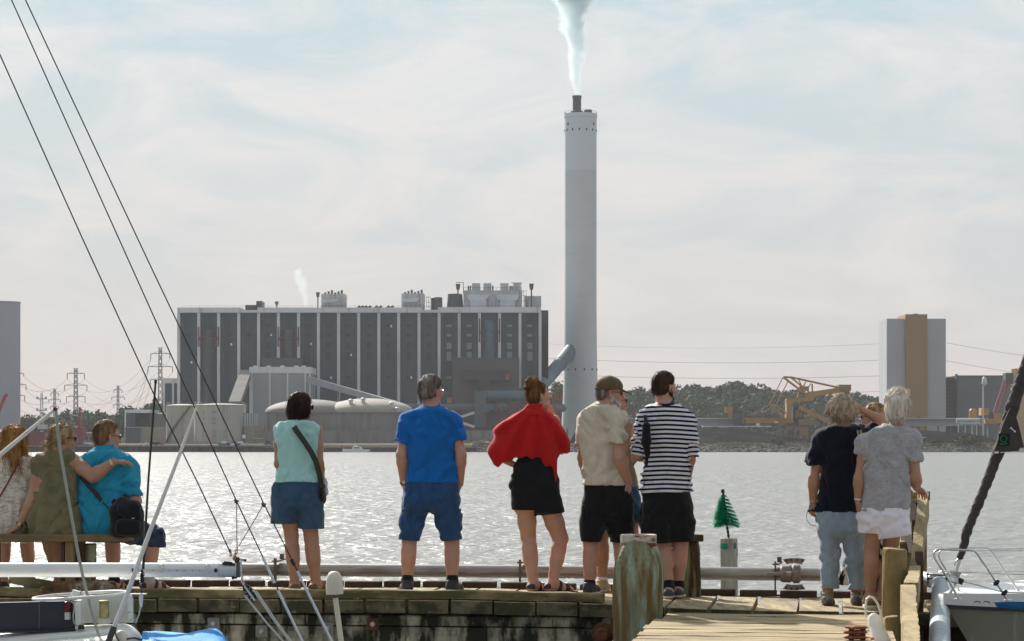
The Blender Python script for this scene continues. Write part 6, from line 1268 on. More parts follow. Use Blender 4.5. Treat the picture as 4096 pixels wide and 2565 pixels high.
t=thing('dome_aerial','cream mushroom-shaped dome aerial on a striped pole in the foreground','aerial',FB.p(675,1512,13.6));d=13.6;c=FB.p(664,1402,d);r=FB.m(53,d);h=FB.m(140,d);b=MB();b.lathe(c,[(r*.2,.002),(r*.96,0),(r,.008),(r*.98,h*.35),(r*.93,h*.62),(r*.80,h*.80),(r*.55,h*.94),(r*.25,h*.99),(.002,h)],32,Matrix.Rotation(R(-2),3,'Y'));b.build('dome',mat('cream_plastic',(.64,.60,.48),.45,.06,8,col2=(.48,.42,.28),mask=(.6,.7),mscale=14,mstretch=(4,4,.5)),t);b=MB();b.tube([FB.p(665,1404,d),FB.p(716,1780,d)],FB.m(16,d),14);b.build('pole',mat('pole_paint',(.62,.57,.44),.45,.15,40,stretch=(6,6,.1)),t);b=MB();b.tube([FB.p(665,1406,d),FB.p(667,1424,d)],FB.m(19,d),14);b.build('collar',mat('dark_grey_cap',(.10,.10,.105),.5,.2),t)
def cabin():
 d=14.6;P=lambda x,y,dd=0:FH.p(x,y,d+dd);t=thing('sailing_boat','white sailing boat cabin top and cockpit in the lower left corner','boat',P(600,900))
 V,Q=solid([rc(P(-300,900,.2),P(1180,850,.1),FH.m(118,d),FH.m(135,d),.06,((0,1,0),.35)),rc(P(-300,1060,.2),P(1200,1000,.1),FH.m(190,d),FH.m(210,d),.05,((0,1,0),.35))],.013,(),None);sobj('coachroof',[(V,Q)],GELW,t)
 V,Q=solid([rc(P(300,960,-.22),P(1100,920,-.25),FH.m(70,d),FH.m(90,d),.06,((0,1,0),.6)),rc(P(1150,930,-.2),P(1350,1050,-.2),FH.m(110,d),FH.m(80,d),.05)],.012,(),None);sobj('side_deck',[(V,Q)],GEL,t)
 V,Q=solid([rc(P(1170,830,-.33),P(1205,900,-.34),FH.m(55,d),FH.m(62,d),.03,((0,1,0),1.2))],.009);sobj('cowl',[(V,Q)],mat('cream_plastic',(.64,.60,.48),.45),t)
 b=MB();b.tube([P(1112,790,-.36),P(1125,840,-.38),P(1160,900,-.39)],.004,6);b.tube([P(1225,860,-.38),P(1300,850,-.36),P(1370,870,-.3)],.006,6);b.build('rubber_seal',BLK,t)
 b=MB();b.prism([P(-400,930,.9),P(1480,930,.9),P(1560,1300,.9),P(1500,2800,.9),P(-400,2800,.9)],(0,-1.3,0));b.build('hull',GELW,t)
 b=MB();b.prism([P(778,440,.12),P(1272,428,.12),P(1288,470,.12),P(1290,700,.12),P(778,705,.12)],(0,-.03,0));o=b.build('bulkhead',GEL,t)
 b=MB();b.prism([P(1232,436,.085),P(1276,432,.085),P(1286,700,.085),P(1245,700,.085)],(0,-.02,0));b.build('edge_strip',GELW,o)
 for x,y in((1130,560),(1180,640),(1160,665),(1245,602)):b=MB();b.lathe(P(x,y,.06),[(.006,-.004),(.004,.006)],8,Matrix.Rotation(R(90),3,'X'));b.build('screw',STEEL_,o)
 b=MB();b.prism([P(-60,512,.0),P(720,492,.0),P(728,770,.0),P(-60,792,.0)],(0,.05,0));o=b.build('navy_panel',NAVY,t);b=MB();b.prism([P(722,490,-.02),P(776,488,-.02),P(778,762,-.02),P(728,772,-.02)],(0,.09,0));b.build('end_bracket',GELW,o);b=MB();b.bar(P(-60,796,-.01),P(730,772,-.01),.05,.012);b.build('lower_lip',BLK,o);b=MB();b.bar(P(378,505,-.002),P(378,778,-.002),.003,.002);b.build('seam',mat('panel_seam',(.16,.17,.18),.6),o)
 b=MB();b.lathe(P(785,752,-.04),[(.02,-.008),(.02,.008),(.012,.018)],12);b.build('fairlead',BLK,o)
 c=P(1007,655,.0);r=FH.m(48,d);h=FH.m(165,d);b=MB();b.lathe(c,[(r,0),(r,h*.3),(r*.98,h*.32),(r*.98,h*.9),(r*1.02,h*.92),(r*1.02,h),(r*.8,h*1.02)],24);o=b.build('brass_lamp',BRASS,t);b=MB();b.lathe(c+Vector((0,0,-.02)),[(r*1.35,-.018),(r*1.35,.018)],4,Matrix.Rotation(.5,3,'Z'));b.build('lamp_base',mat('cream_plastic',(.64,.60,.48),.45),o)
 c=P(652,672,-.03);r=FH.m(33,d);b=MB();b.lathe(c,[(r,0),(r,.044)],18);o=b.build('stern_light',STEEL_,t);b=MB();b.lathe(c+Vector((0,0,.045)),[(r*.95,0),(r*.95,.062),(r*.7,.066)],18);b.build('red_lens',mat('dark_red_glass',(.09,.008,.012),.15,.2),o)
 b=MB();b.tube([P(715,500,-.05),P(718,560,-.05),P(705,640,-.05),P(712,700,-.05),P(748,742,-.05)],.0045,6);b.tube([P(940,700,-.03),P(925,680,-.04),P(935,650,-.04),P(950,640,-.03)],.004,6);b.build('loose_line',ROPEG,t)
 b=MB();b.tube([P(1245,690,.04),P(1275,668,.03),P(1300,675,.04),P(1290,695,.05)],.0045,6);b.build('lashing',ROPE,t)
cabin()
t=thing('guard_ring','white tubular steel ring lashed on top of the navy panel','rail',FH.p(760,460,14.5));d=14.5;b=MB();pts=[]
for k in range(40):a=k/40*2*math.pi;x=775+455*math.copysign(abs(math.cos(a))**.75,math.cos(a));pts.append(FH.p(x,441-(x-775)*.068-22*math.sin(a),d+.26*math.sin(a)))
b.tube(pts,FH.m(15,d),12,closed=True);b.build('tube',WPAINT,t);b=MB();p=FH.p(725,425,d-.1);b.tube([p-Vector((.0,0,.015)),p+Vector((.01,0,.02))],.024,10);b.build('joint',WPAINT,t)
for lb,x,y,n in(('grey-green lashing wound round the white ring at the navy panel',660,470,5),('single grey-green turn on the rear of the white ring',775,425,1)):
 b=MB()
 for k in range(n):
  c=FH.p(x-25+k*17 if n>1 else x,y,d-(.24 if n>1 else-.24));rr=FH.m(24,d);b.tube([c+Vector((.004*math.sin(a*1.05+k),rr*math.cos(a*math.pi/5),rr*math.sin(a*math.pi/5)))for a in range(10)],.0052,6,closed=True)
 if n>1:b.tube([FH.p(690,500,d-.26),FH.p(715,520,d-.27),FH.p(745,490,d-.26)],.005,6)
 tag(b.build('lashing',ROPEG,None),lb,'lashing')
t=thing('boat_cover','bright blue canvas boat cover at the lower edge left of the tackle','cover',FH.p(1800,881,14.3));d=14.3;prof=[(1380,800),(1500,797),(1650,800),(1800,796),(1950,778),(2030,768),(2090,776),(2140,800),(2175,840),(2205,900),(2240,1000)]
vs_=[];fs=[];n=len(prof);rows=9
for j in range(rows):
 s=j/(rows-1)
 for i,(x,y)in enumerate(prof):
  p=FH.p(x+20*s*(1 if x>2000 else-1),y+260*max(0,s-.25)**1.3+(30*s if x>1600 else 10*s),d+.45-.75*s);p.z+=.010*math.sin(i*1.3+j);vs_.append(p)
for j in range(rows-1):
 for i in range(n-1):fs.append((j*n+i,j*n+i+1,(j+1)*n+i+1,(j+1)*n+i))
b=MB();b.add(vs_,fs,True);o=b.build('canvas',BLUEC,t);md=o.modifiers.new('thick','SOLIDIFY');md.thickness=.006
b=MB();b.tube([FH.p(1405,822,d+.3),FH.p(1700,830,d+.25),FH.p(1900,812,d+.2)],.006,6);b.build('seam',mat('dark_blue_seam',(.008,.14,.40),.8),o)
# ------------------------------------------------------------------ sailing boat at the right
def yacht():
 d=15.6;P=lambda x,y,dd=0:FL.p(x,y,d+dd);t=thing('moored_yacht','grey-green hulled yacht with white deck and blue stripe at the right edge','boat',P(1700,1500));HULL=mat('grey_green_hull',(.21,.205,.155),.35,.06,2,col2=(.30,.29,.23),mask=(.6,.66),mscale=3,mstretch=(3,3,.3));WH=mat('white_yacht_deck',(.74,.74,.72),.35,.03,3)
 n=14;xs=[i/(n-1)for i in range(n)];V=[];F_=[]
 def half(s):return.9*(s**.62)
 m=6
 for i,s in enumerate(xs):
  X=1075+1500*s;ys=1192+52*s**.8*1.1;tp=P(X,ys);hb=half(s)
  for j in range(m):
   q=j/(m-1);V.append((tp.x+.55*q*(1-s)**1.5*1.25+.02,d+hb*.9-hb*(1-.45*q**1.6),tp.z-q*1.15))
 for i in range(n-1):
  for j in range(m-1):F_.append((i*m+j,(i+1)*m+j,(i+1)*m+j+1,i*m+j+1))
 k=len(V)
 for i,s in enumerate(xs):
  hb=half(s)
  for j in range(m):v=V[i*m+j];V.append((v[0],d+hb*.9+hb*(1-.45*(j/(m-1))**1.6),v[2]))
 for i in range(n-1):
  for j in range(m-1):F_.append((k+i*m+j,k+i*m+j+1,k+(i+1)*m+j+1,k+(i+1)*m+j))
 for j in range(m-1):F_.append((j,j+1,k+j+1,k+j))
 b=MB();b.add(V,F_,True);b.build('hull',HULL,t)
 def strip(name,h0,h1,off,m_,i0=0,i1=n,cap=False):
  b=MB();vs_=[];fs=[]
  for i in range(i0,i1):
   for side in(0,k):
    v=Vector(V[side+i*m]);y=off*(-1 if side==0 else 1);vs_+=[(v.x-(.02 if i==0 else 0),v.y+y,v.z+h0),(v.x-(.02 if i==0 else 0),v.y+y*.6,v.z+h1(i)if callable(h1)else v.z+h1)]
  c=i1-i0
  for i in range(c-1):
   a=i*4;e=a+4;fs+=[(a,e,e+1,a+1),(a+1,e+1,e+3,a+3),(a+3,e+3,e+2,a+2),(a+2,e+2,e,a)]
  fs+=[(0,1,3,2),((c-1)*4,(c-1)*4+2,(c-1)*4+3,(c-1)*4+1)];b.add(vs_,fs,False);return b.build(name,m_,t)
 strip('rubbing_strake',-.012,.010,.012,BLK);strip('bulwark',.011,lambda i:.085+.05*xs[i],.004,WH);bl=[i for i,s in enumerate(xs)if s>.29]
 b=MB();b.prism([P(1550,1157,-.42),P(1900,1150,-.52),P(1900,1232,-.52),P(1575,1205,-.42)],(0,.06,0));b.build('blue_stripe',mat('yacht_blue',(.010,.11,.29),.4,.05),t)
 b=MB();b.prism([P(1130,1132,.1),P(1240,1125,.1),P(1810,1102,.2),P(2600,1090,.3),P(2600,1160,.3),P(1130,1175,.1)],(0,.5,0));b.build('foredeck',WH,t)
 b=MB()
 for x0 in(1355,1440):b.tube([P(x0,1165,-.38),P(x0+8,1152,-.38),P(x0+52,1154,-.38),P(x0+60,1168,-.38)],.0035,6)
 b.build('deck_fitting',BLK,t)
 ST=STEEL_;r=FL.m(10,d)
 def rail_tube(pts,dd,rr=None):b=MB();b.tube([P(x,y,dd)for x,y in pts],rr or r,10);return b.build('pulpit_rail',ST,t)
 rail_tube([(1218,1132),(1110,930),(1010,780),(990,735),(992,705),(1015,683),(1060,676),(1320,686),(1362,694),(1390,725),(1500,890),(1662,1142)],-.20)
 rail_tube([(1255,1112),(1150,940),(1045,770),(1034,735),(1042,700),(1075,678),(1120,668),(1460,668),(1495,678),(1520,705),(1640,890),(1800,1106)],.25,r*.9)
 for x,y in((1210,1132),(1265,1110),(1662,1142),(1795,1106)):b=MB();b.lathe(P(x,y+5,-.20 if x in(1210,1662)else.25),[(.028,0),(.028,.006),(.014,.014)],14);b.build('rail_foot',ST,t)
 b=MB();b.tube([P(1380,692,-.2),P(2000,690,-.3)],.0028,6);b.build('lifeline',ST,t);b=MB();b.tube([P(1495,676,.25),P(2000,668,.3)],.0028,6);b.build('lifeline',ST,t);b=MB();b.tube([P(1100,880,-.2),P(1510,895,-.2),P(2000,915,-.3)],.0025,6);b.build('lifeline',ST,t);b=MB();b.tube([P(1150,885,.25),P(2000,875,.3)],.0025,6);b.build('lifeline',ST,t)
 for x,y,dd in((1562,980,-.2),(1635,1070,-.2)):
  b=MB();b.lathe(P(x,y,dd-.01),[(.012,-.02),(.016,0),(.012,.02)],10,Matrix.Rotation(.6,3,'Y'));b.lathe(P(x-18,y+10,dd-.01),[(.008,-.012),(.010,0),(.008,.012)],8);b.build('rail_fitting',BLK,t)
 b=MB();b.tube([P(1240,968,0),P(1380,1000,-.05),P(1560,1050,-.12),P(1640,1068,-.2),P(2000,1075,-.3)],.0045,6);b.build('furling_line',ROPE,t)
 b=MB();b.lathe(P(1172,985,0),[(.036,0),(.040,.008),(.034,.03),(.034,.05),(.042,.072),(.042,.082)],20,Matrix.Rotation(R(14),3,'Y'));o=b.build('furler_drum',ST,t);b=MB();b.tube([P(1180,905,0),P(1200,860,0),P(1232,760,0)],.012,10);b.tube([P(1178,830,0),P(1185,790,0),P(1215,765,0)],.006,8);b.tube([P(1190,995,0),P(1150,1050,0),P(1130,1100,0)],.010,8);b.build('turnbuckle',ST,o);b=MB();b.lathe(P(1178,915,0),[(.02,-.01),(.022,0),(.016,.012)],12);b.lathe(P(1238,970,-.02),[(.014,-.02),(.016,0),(.014,.02)],10,Matrix.Rotation(.4,3,'Y'));b.build('cam',BLK,o);b=MB();b.lathe(P(1085,880,.02),[(.02,-.006),(.04,0),(.03,.008)],14);b.build('bow_roller',ST,t)
yacht()
def furled_sail():
 d=15.6;t=thing('furled_sail','dark grey furled headsail rolled round the slanting forestay at the right edge','sail',FL.p(1235,750,d));SAIL=mat('dark_grey_sailcloth',(.058,.048,.046),.85,.25,8,bump=.005,bscale=16,stretch=(1,1,.6))
 pts=[(FL.px(1232,745),15),(FL.px(1262,640),19),(FD.px(1232,890),20),(FD.px(1290,750),21.5),(FD.px(1345,610),22.5),(FD.px(1410,440),25),(FD.px(1448,330),28),(FD.px(1490,180),30),(FD.px(1545,20),27),((4150,1330),26),((4420,560),20),((5600,-2700),15)]
 q=[S(p[0],p[1],d)for p,r in pts];rr=[r*.88*d/FPX for p,r in pts]
 V,Q=solid([rc(q[i],q[i+1],rr[i],rr[i+1],.01)for i in range(len(q)-1)],.009,(),lambda X,Y,Z:.0035*np.sin((Z*1.0+X*.5+.25*np.arctan2(Y-d,X-np.interp(Z,[p.z for p in q],[p.x for p in q])))*85)+.003*vnoise(X*18,Y*18,Z*18));sobj('roll',[(V,Q)],SAIL,t)
 pl=[(1478,185),(1500,200),(1530,300),(1555,410),(1548,432),(1470,440),(1392,446),(1384,434),(1400,395),(1440,270)];b=MB();b.prism([FD.p(x,y,d-.055)for x,y in pl],(0,.02,0));b.build('clew_patch',SAIL,t)
 b=MB();b.prism([FD.p(x,y,d-.058)for x,y in((1412,333),(1476,333),(1474,403),(1409,403))],(0,.004,0));o=b.build('black_square',mat('mark_black',(.006,.006,.006),.7),t)
 G=mat('mark_green',(.008,.19,.085),.6,.05);b=MB();c=FD.p(1440,363,d-.062);r=FD.m(18,d);b.tube([c+Vector((r*math.cos(a*math.pi/14),0,r*math.sin(a*math.pi/14)))for a in range(28)],.0032,6,closed=True);b.build('ring_mark',G,o);b=MB();b.prism([FD.p(x,y,d-.0605)for x,y in((1418,391),(1420,387),(1436,391),(1463,386),(1459,392),(1440,396),(1420,397))],(0,.002,0));b.build('bar_mark',G,o)
 b=MB();b.prism([FD.p(x,y,d-.058)for x,y in((1390,435),(1412,434),(1412,446),(1388,447))],(0,.004,0));b.bar(FD.p(1420,441,d-.058),FD.p(1545,434,d-.058),.004,.004);b.build('edge_tape',GELW,t);b=MB();b.tube([FD.p(1482,302,d-.06),FD.p(1504,322,d-.06)],.004,6);b.tube([FD.p(1478,306,d-.06),FD.p(1486,298,d-.06)],.0045,6);b.tube([FD.p(1500,326,d-.06),FD.p(1508,318,d-.06)],.0045,6);b.build('batten_tag',GELW,t)
 b=MB();b.lathe(FD.p(1540,428,d-.06),[(.014,-.006),(.018,0),(.014,.006)],14,Matrix.Rotation(R(90),3,'X'));b.build('clew_ring',STEEL_,t)
furled_sail()
HB_DARK=hairm('dark_brown_hair',(.022,.012,.009),(.05,.024,.014));HB_GREY=hairm('grey_brown_hair',(.10,.085,.07),(.27,.24,.21))
HB_AUB=hairm('auburn_hair',(.085,.036,.014),(.23,.105,.04));HB_BRN=hairm('brown_hair',(.028,.015,.009),(.065,.034,.018))
HB_BLOND=hairm('dark_blond_hair',(.22,.14,.07),(.47,.33,.19));HB_WHITE=hairm('white_hair',(.60,.53,.42),(.80,.75,.66));HB_ASH=hairm('ash_blond_hair',(.26,.195,.125),(.56,.47,.35))
HB_GIN=hairm('ginger_blond_hair',(.22,.10,.03),(.46,.25,.09));HB_SALT=hairm('grey_white_hair',(.30,.28,.26),(.62,.60,.57))
BLACK=cloth('black_cloth',(.010,.010,.012),.3);DENIM=cloth('denim',(.030,.068,.125),.2,col2=(.065,.125,.20),mask=(.40,.85),mscale=5)
M_SHOE_D=mat('dark_shoe',(.03,.03,.032),.6,.4,30,bump=.002);M_SOLE_D=mat('dark_sole',(.05,.045,.04),.8);M_SOLE_W=mat('white_rubber',(.7,.68,.62),.6)
M_SAND_D=mat('dark_sandal',(.03,.022,.018),.6,.3);M_SAND_B=mat('brown_sandal',(.13,.065,.035),.6,.3);M_SOCK_D=cloth('black_sock',(.012,.012,.016));M_SOCK_W=cloth('white_sock',(.7,.68,.65))
M_FRAME=mat('dark_glasses_frame',(.015,.012,.012),.25);M_WIRE=mat('wire_frame',(.55,.52,.48),.25,metal=.9);M_STEEL=mat('steel',(.55,.55,.54),.28,.1,metal=1.0)
M_LENS=mat('dark_lens',(.012,.010,.010),.08,spec=.6);M_CLEAR=mat('clear_lens',(.75,.78,.78),.05,spec=.8);M_CLEAR.node_tree.nodes['Principled BSDF'].inputs['Transmission Weight'].default_value=.9
M_BLKWEB=mat('black_webbing',(.014,.014,.016),.7,.3,120,bump=.001,bscale=300)
M_WATCH=mat('watch_case',(.55,.45,.25),.3,metal=.8)
def watch(parent,w,e,r,m_band=None,m_face=None):
 d=(Vector(e)-Vector(w)).normalized();q=d.to_track_quat('Z','Y').to_matrix()
 b=MB();b.lathe(w,[(r,-.009),(r+.003,-.008),(r+.003,.008),(r,.009)],16,q);o=b.build('watch_band',m_band or M_BLKWEB,parent)
 b=MB();c=Vector(w)+q@Vector((0,0,0))+Vector((0,-r-.004,0));b.lathe(c,[(.014,-.003),(.015,0),(.013,.004)],14,Vector((0,-1,0)).to_track_quat('Z','Y').to_matrix());b.build('watch_face',m_face or M_WATCH,o)
GRP='people watching from the pier'
# ---- woman in a turquoise sleeveless blouse
def teal_woman():
 f=Fig(FB,18.3,'woman in turquoise sleeveless blouse and denim shorts with black bag strap across her back',(450,1372),GRP);P,r=f.P,f.r
 g=ZD(P(450,0).x);hd=Head(P(457,272,.02),.90,42,-3)
 rows=[(335,388,502,.8),(362,352,540,.7),(388,312,566,.5),(430,310,560,.55),(520,318,556),(600,326,554),(650,320,558),(700,303,564),(728,298,566)]
 tor=lo(f.secs(rows,.60))
 LH,LK,LA=P(385,860,0),P(402,1055,.02),P(422,1322,-.02);RH,RK,RA=P(500,860,.02),P(522,1062,.04),P(550,1322,.02)
 LA.z=g+.09;RA.z=g+.09
 ls,le,lw=P(322,405,.02),P(322,615,-.03),P(395,690,.26);rs,re,rw=P(562,405,.02),P(574,618,-.02),P(588,725,.20)
 sk=[inflate([tor],-.014)[0],rc(hd.p(0,-.02,-.06),P(448,372,.0),.047,.055,.04),rc(P(440,740),P(440,800),.105,.10,.03,((0,1,0),1.6))]
 sk+=hd.prims()+leg(LH,LK,LA,r(56),r(44),r(25),r(46))+leg(RH,RK,RA,r(56),r(46),r(27),r(47))
 sk+=arm(ls,le,lw,r(27),r(25),r(17))+arm(rs,re,rw,r(27),r(25),r(17))+foot_prims(LA,(-.1,1),ground=g+.016)+foot_prims(RA,(.55,1),ground=g+.016)
 f.body(sk,SK_T,[hand_prims(lw,(.6,.3,-.3),(0,1,.3),-1,.8,.9),hand_prims(rw,(-.2,.6,-.6),(-1,0,0),1,.8,.9)])
 m_b=cloth('turquoise_blouse',(.36,.61,.58),.06,bump=.005)
 f.wear('blouse',[tor,rc(P(352,385),P(330,402),.04,.035,.03),rc(P(530,385),P(552,402),.04,.035,.03)],m_b,[plane(P(0,726),(0,0,-1)),plane(P(445,338,-.1),(.0,.35,1))],addf(folds(.014,8,3.5,4.0),dragfolds(.007,[P(440,690,-.1),P(330,450,-.1),P(555,450,-.1)])))
 col=inflate([rc(P(447,352,.0),P(449,330,.01),.062,.056,.01)],0)
 f.wear('collar',col,m_b,[plane(P(447,358,-.06),(0,.5,-1)),plane(P(447,324,-.06),(0,-.45,1))],None,.006)
 sh=[lo(f.secs([(715,302,562,.66),(760,292,574),(820,282,584),(870,284,584,.56),(900,310,560,.42)],.64),.03)]
 sh+=legtube(P(375,850),P(365,920),P(356,1000),r(80),r(78),r(82),.02)+legtube(P(510,860,.01),P(518,930,.02),P(522,1030,.02),r(76),r(74),r(76),.02)
 m_d=DENIM
 s1=f.wear('shorts',sh,m_d,[plane(P(0,720),(0,0,1)),(lambda X,Y,Z,a=P(440,975).x,z1=P(0,976).z,z2=P(0,1007).z:np.where(X<a,z1-Z,z2-Z))],addf(folds(.010,8,6,2.0),dragfolds(.006,[P(440,880,-.15)])))
 hr=[hd.el((0,-.012,.04),(.092,.108,.098)),hd.el((0,-.03,-.03),(.094,.092,.108),.03)]
 def cut(X,Y,Z):
  x,y,z=hd.loc(X,Y,Z);return np.maximum(np.minimum(y-.045-.02*(z<0),.082-z+.0*x),-(.112+z))*hd.s
 hair_obj(f.root,hd,hr,[cut],HB_DARK,amp=.004,n=420,ln=.075,w=.0026,flow=lambda p,n:hd.M@Vector((0,.1,-1)),seed=2,lift=.002,curl=.12)
 gl=glasses(f.root,hd,M_FRAME,M_LENS,'sunglasses',.003,.031,.021)
 for a,d in((LA,(-.1,1)),(RA,(.55,1))):sandal(f.root,a,d,g,M_SAND_B,.255)
 t=thing('shoulder_bag','black shoulder bag hanging at the hip of the woman in turquoise','bag',P(590,790,.05))
 pts=[P(398,352,-.04),P(430,410,-.125),P(480,480,-.145),P(520,540,-.145),P(550,600,-.135),P(572,680,-.10),P(582,750,-.06)]
 strap('strap',pts,.042,.006,mat('grey_green_webbing',(.035,.038,.03),.8,.5,160,bump=.0015,bscale=260),t)
 sobj('bag_body',[solid([el(P(585,795,.02),(.030,.09,.078)),rc(P(580,760,.02),P(582,820,.02),.03,.033,.02)],.007,disp=folds(.006,14,12))],BLACK,t)
 tag(sobj('folded_jacket',[solid([rc(P(590,715,.2),P(600,790,.2),.032,.03,.02),rc(P(603,735,.2),P(612,765,.2),.018,.016,.02)],.006,disp=folds(.008,20,16))],cloth('lavender_cloth',(.52,.47,.58)),None),
'pale lavender cloth bundle held in front by the woman in turquoise','jacket')
teal_woman()
# ---- man in a blue T-shirt
def blue_man():
 f=Fig(FB,18.45,'man in bright blue T-shirt and blue cargo shorts standing with feet wide apart',(1245,1385),GRP);P,r=f.P,f.r
 g=ZD(P(1245,0).x);hd=Head(P(1246,178,.03),.93,48,-4)
 rows=[(268,1198,1308,.85),(284,1152,1350,.66),(310,1112,1388,.52),(345,1094,1400,.50),(420,1092,1396,.54),(500,1098,1390),(600,1101,1390),(690,1100,1396),(730,1098,1398)]
 tor=lo(f.secs(rows,.58));d0=.02
 LH,LK,LA=P(1150,900),P(1114,1085,.02),P(1103,1300,-.02);RH,RK,RA=P(1340,900),P(1372,1085,.02),P(1374,1300,-.02);LA.z=RA.z=g+.095
 ls,le,lw=P(1106,362,d0),P(1066,560,-.04),P(1083,735,.03);rs,re,rw=P(1390,357,d0),P(1428,560,-.04),P(1420,735,.03)
 sk=[inflate([tor],-.014)[0],rc(hd.p(0,-.02,-.06),P(1252,300),.056,.062,.04),rc(P(1250,740),P(1248,790),.105,.10,.03,((0,1,0),1.6))]+hd.prims()
 sk+=leg(LH,LK,LA,r(52),r(46),r(28),r(49))+leg(RH,RK,RA,r(52),r(46),r(28),r(49))+arm(ls,le,lw,r(32),r(32),r(23))+arm(rs,re,rw,r(32),r(32),r(23))
 sk+=foot_prims(LA,(-.15,1),ground=g+.02)+foot_prims(RA,(.3,1),ground=g+.02)
 f.body(sk,SK_M,[hand_prims(lw,(.15,.25,-1),(1,0,.1),-1,.35),hand_prims(rw,(-.18,.25,-1),(-1,0,.1),1,.35)])
 m_s=cloth('blue_jersey',(.007,.115,.39),.14)
 sl=[rc(ls,P(1062,490,-.02),r(46),r(42),.035),rc(P(1150,345),ls,r(46),r(45),.04),rc(rs,P(1424,484,-.02),r(46),r(42),.035),rc(P(1345,342),rs,r(46),r(45),.04)]
 sobj('t_shirt',[shirt([tor],sl,plane(P(1060,476),(-.18,0,-1)),plane(P(1425,468),(.22,0,-1)),P(1247,0).x,[plane(P(0,727),(0,0,-1)),plane(P(1252,270,-.06),(0,-.3,1))],
addf(folds(.015,7,3.5,1.0),dragfolds(.008,[P(1110,400,-.12),P(1385,400,-.12),P(1245,730,-.14)])))],m_s,f.root)
 f.wear('neckband',[rc(P(1252,276),P(1253,262,.01),.072,.066,.01)],m_s,[plane(P(1252,282,-.06),(0,.3,-1)),plane(P(1252,266,-.06),(0,-.3,1))],None,.006)
 sh=[lo(f.secs([(712,1102,1396),(760,1088,1405),(830,1080,1412),(870,1084,1410,.54),(905,1120,1370,.42)],.58),.03)]
 sh+=legtube(P(1160,850),P(1130,960),P(1113,1110),r(82),r(68),r(57),.035)+legtube(P(1330,850),P(1355,960),P(1376,1110),r(82),r(68),r(57),.035)
 c1,c2=plane(P(1115,1076),(-.10,0,-1)),plane(P(1374,1076),(.10,0,-1));xm=P(1245,0).x
 s1=f.wear('shorts',sh,cloth('blue_cotton',(.024,.068,.165),.2,bump=.006),[plane(P(0,720),(0,0,1)),lambda X,Y,Z:np.where(X<xm,c1(X,Y,Z),c2(X,Y,Z))],addf(folds(.012,9,8,3.0),dragfolds(.008,[P(1243,885,-.1),P(1120,1000,-.12),P(1370,1000,-.12)])))
 for x,sg in((1086,-1),(1408,1)):
  f.wear('cargo_pocket',[rc(P(x+sg*-4,890,.0),P(x-sg*8+sg*-6,1010,.0),r(20),r(20),.01,((0,1,0),.45))],MATS['blue_cotton'],[plane(P(x,884),(0,0,1)),plane(P(x,1018),(0,0,-1))],folds(.008,15,15),.007,parent=s1)
 q,cc=short_hair(hd,.017,-.068,.055);hair_obj(f.root,hd,q,cc,HB_GREY,n=420,ln=.04,w=.002,seed=4,lift=.004,amp=.004)
 glasses(f.root,hd,M_WIRE,None)
 watch(f.root,lw.lerp(le,.06),le,r(23))
 for a,d in((LA,(-.15,1)),(RA,(.3,1))):
  sock(f,a,LK if a is LA else RK,.19,r(31),r(34),M_SOCK_D)
  shoe(f.root,a,d,g,M_SHOE_D,M_SOLE_D)
blue_man()
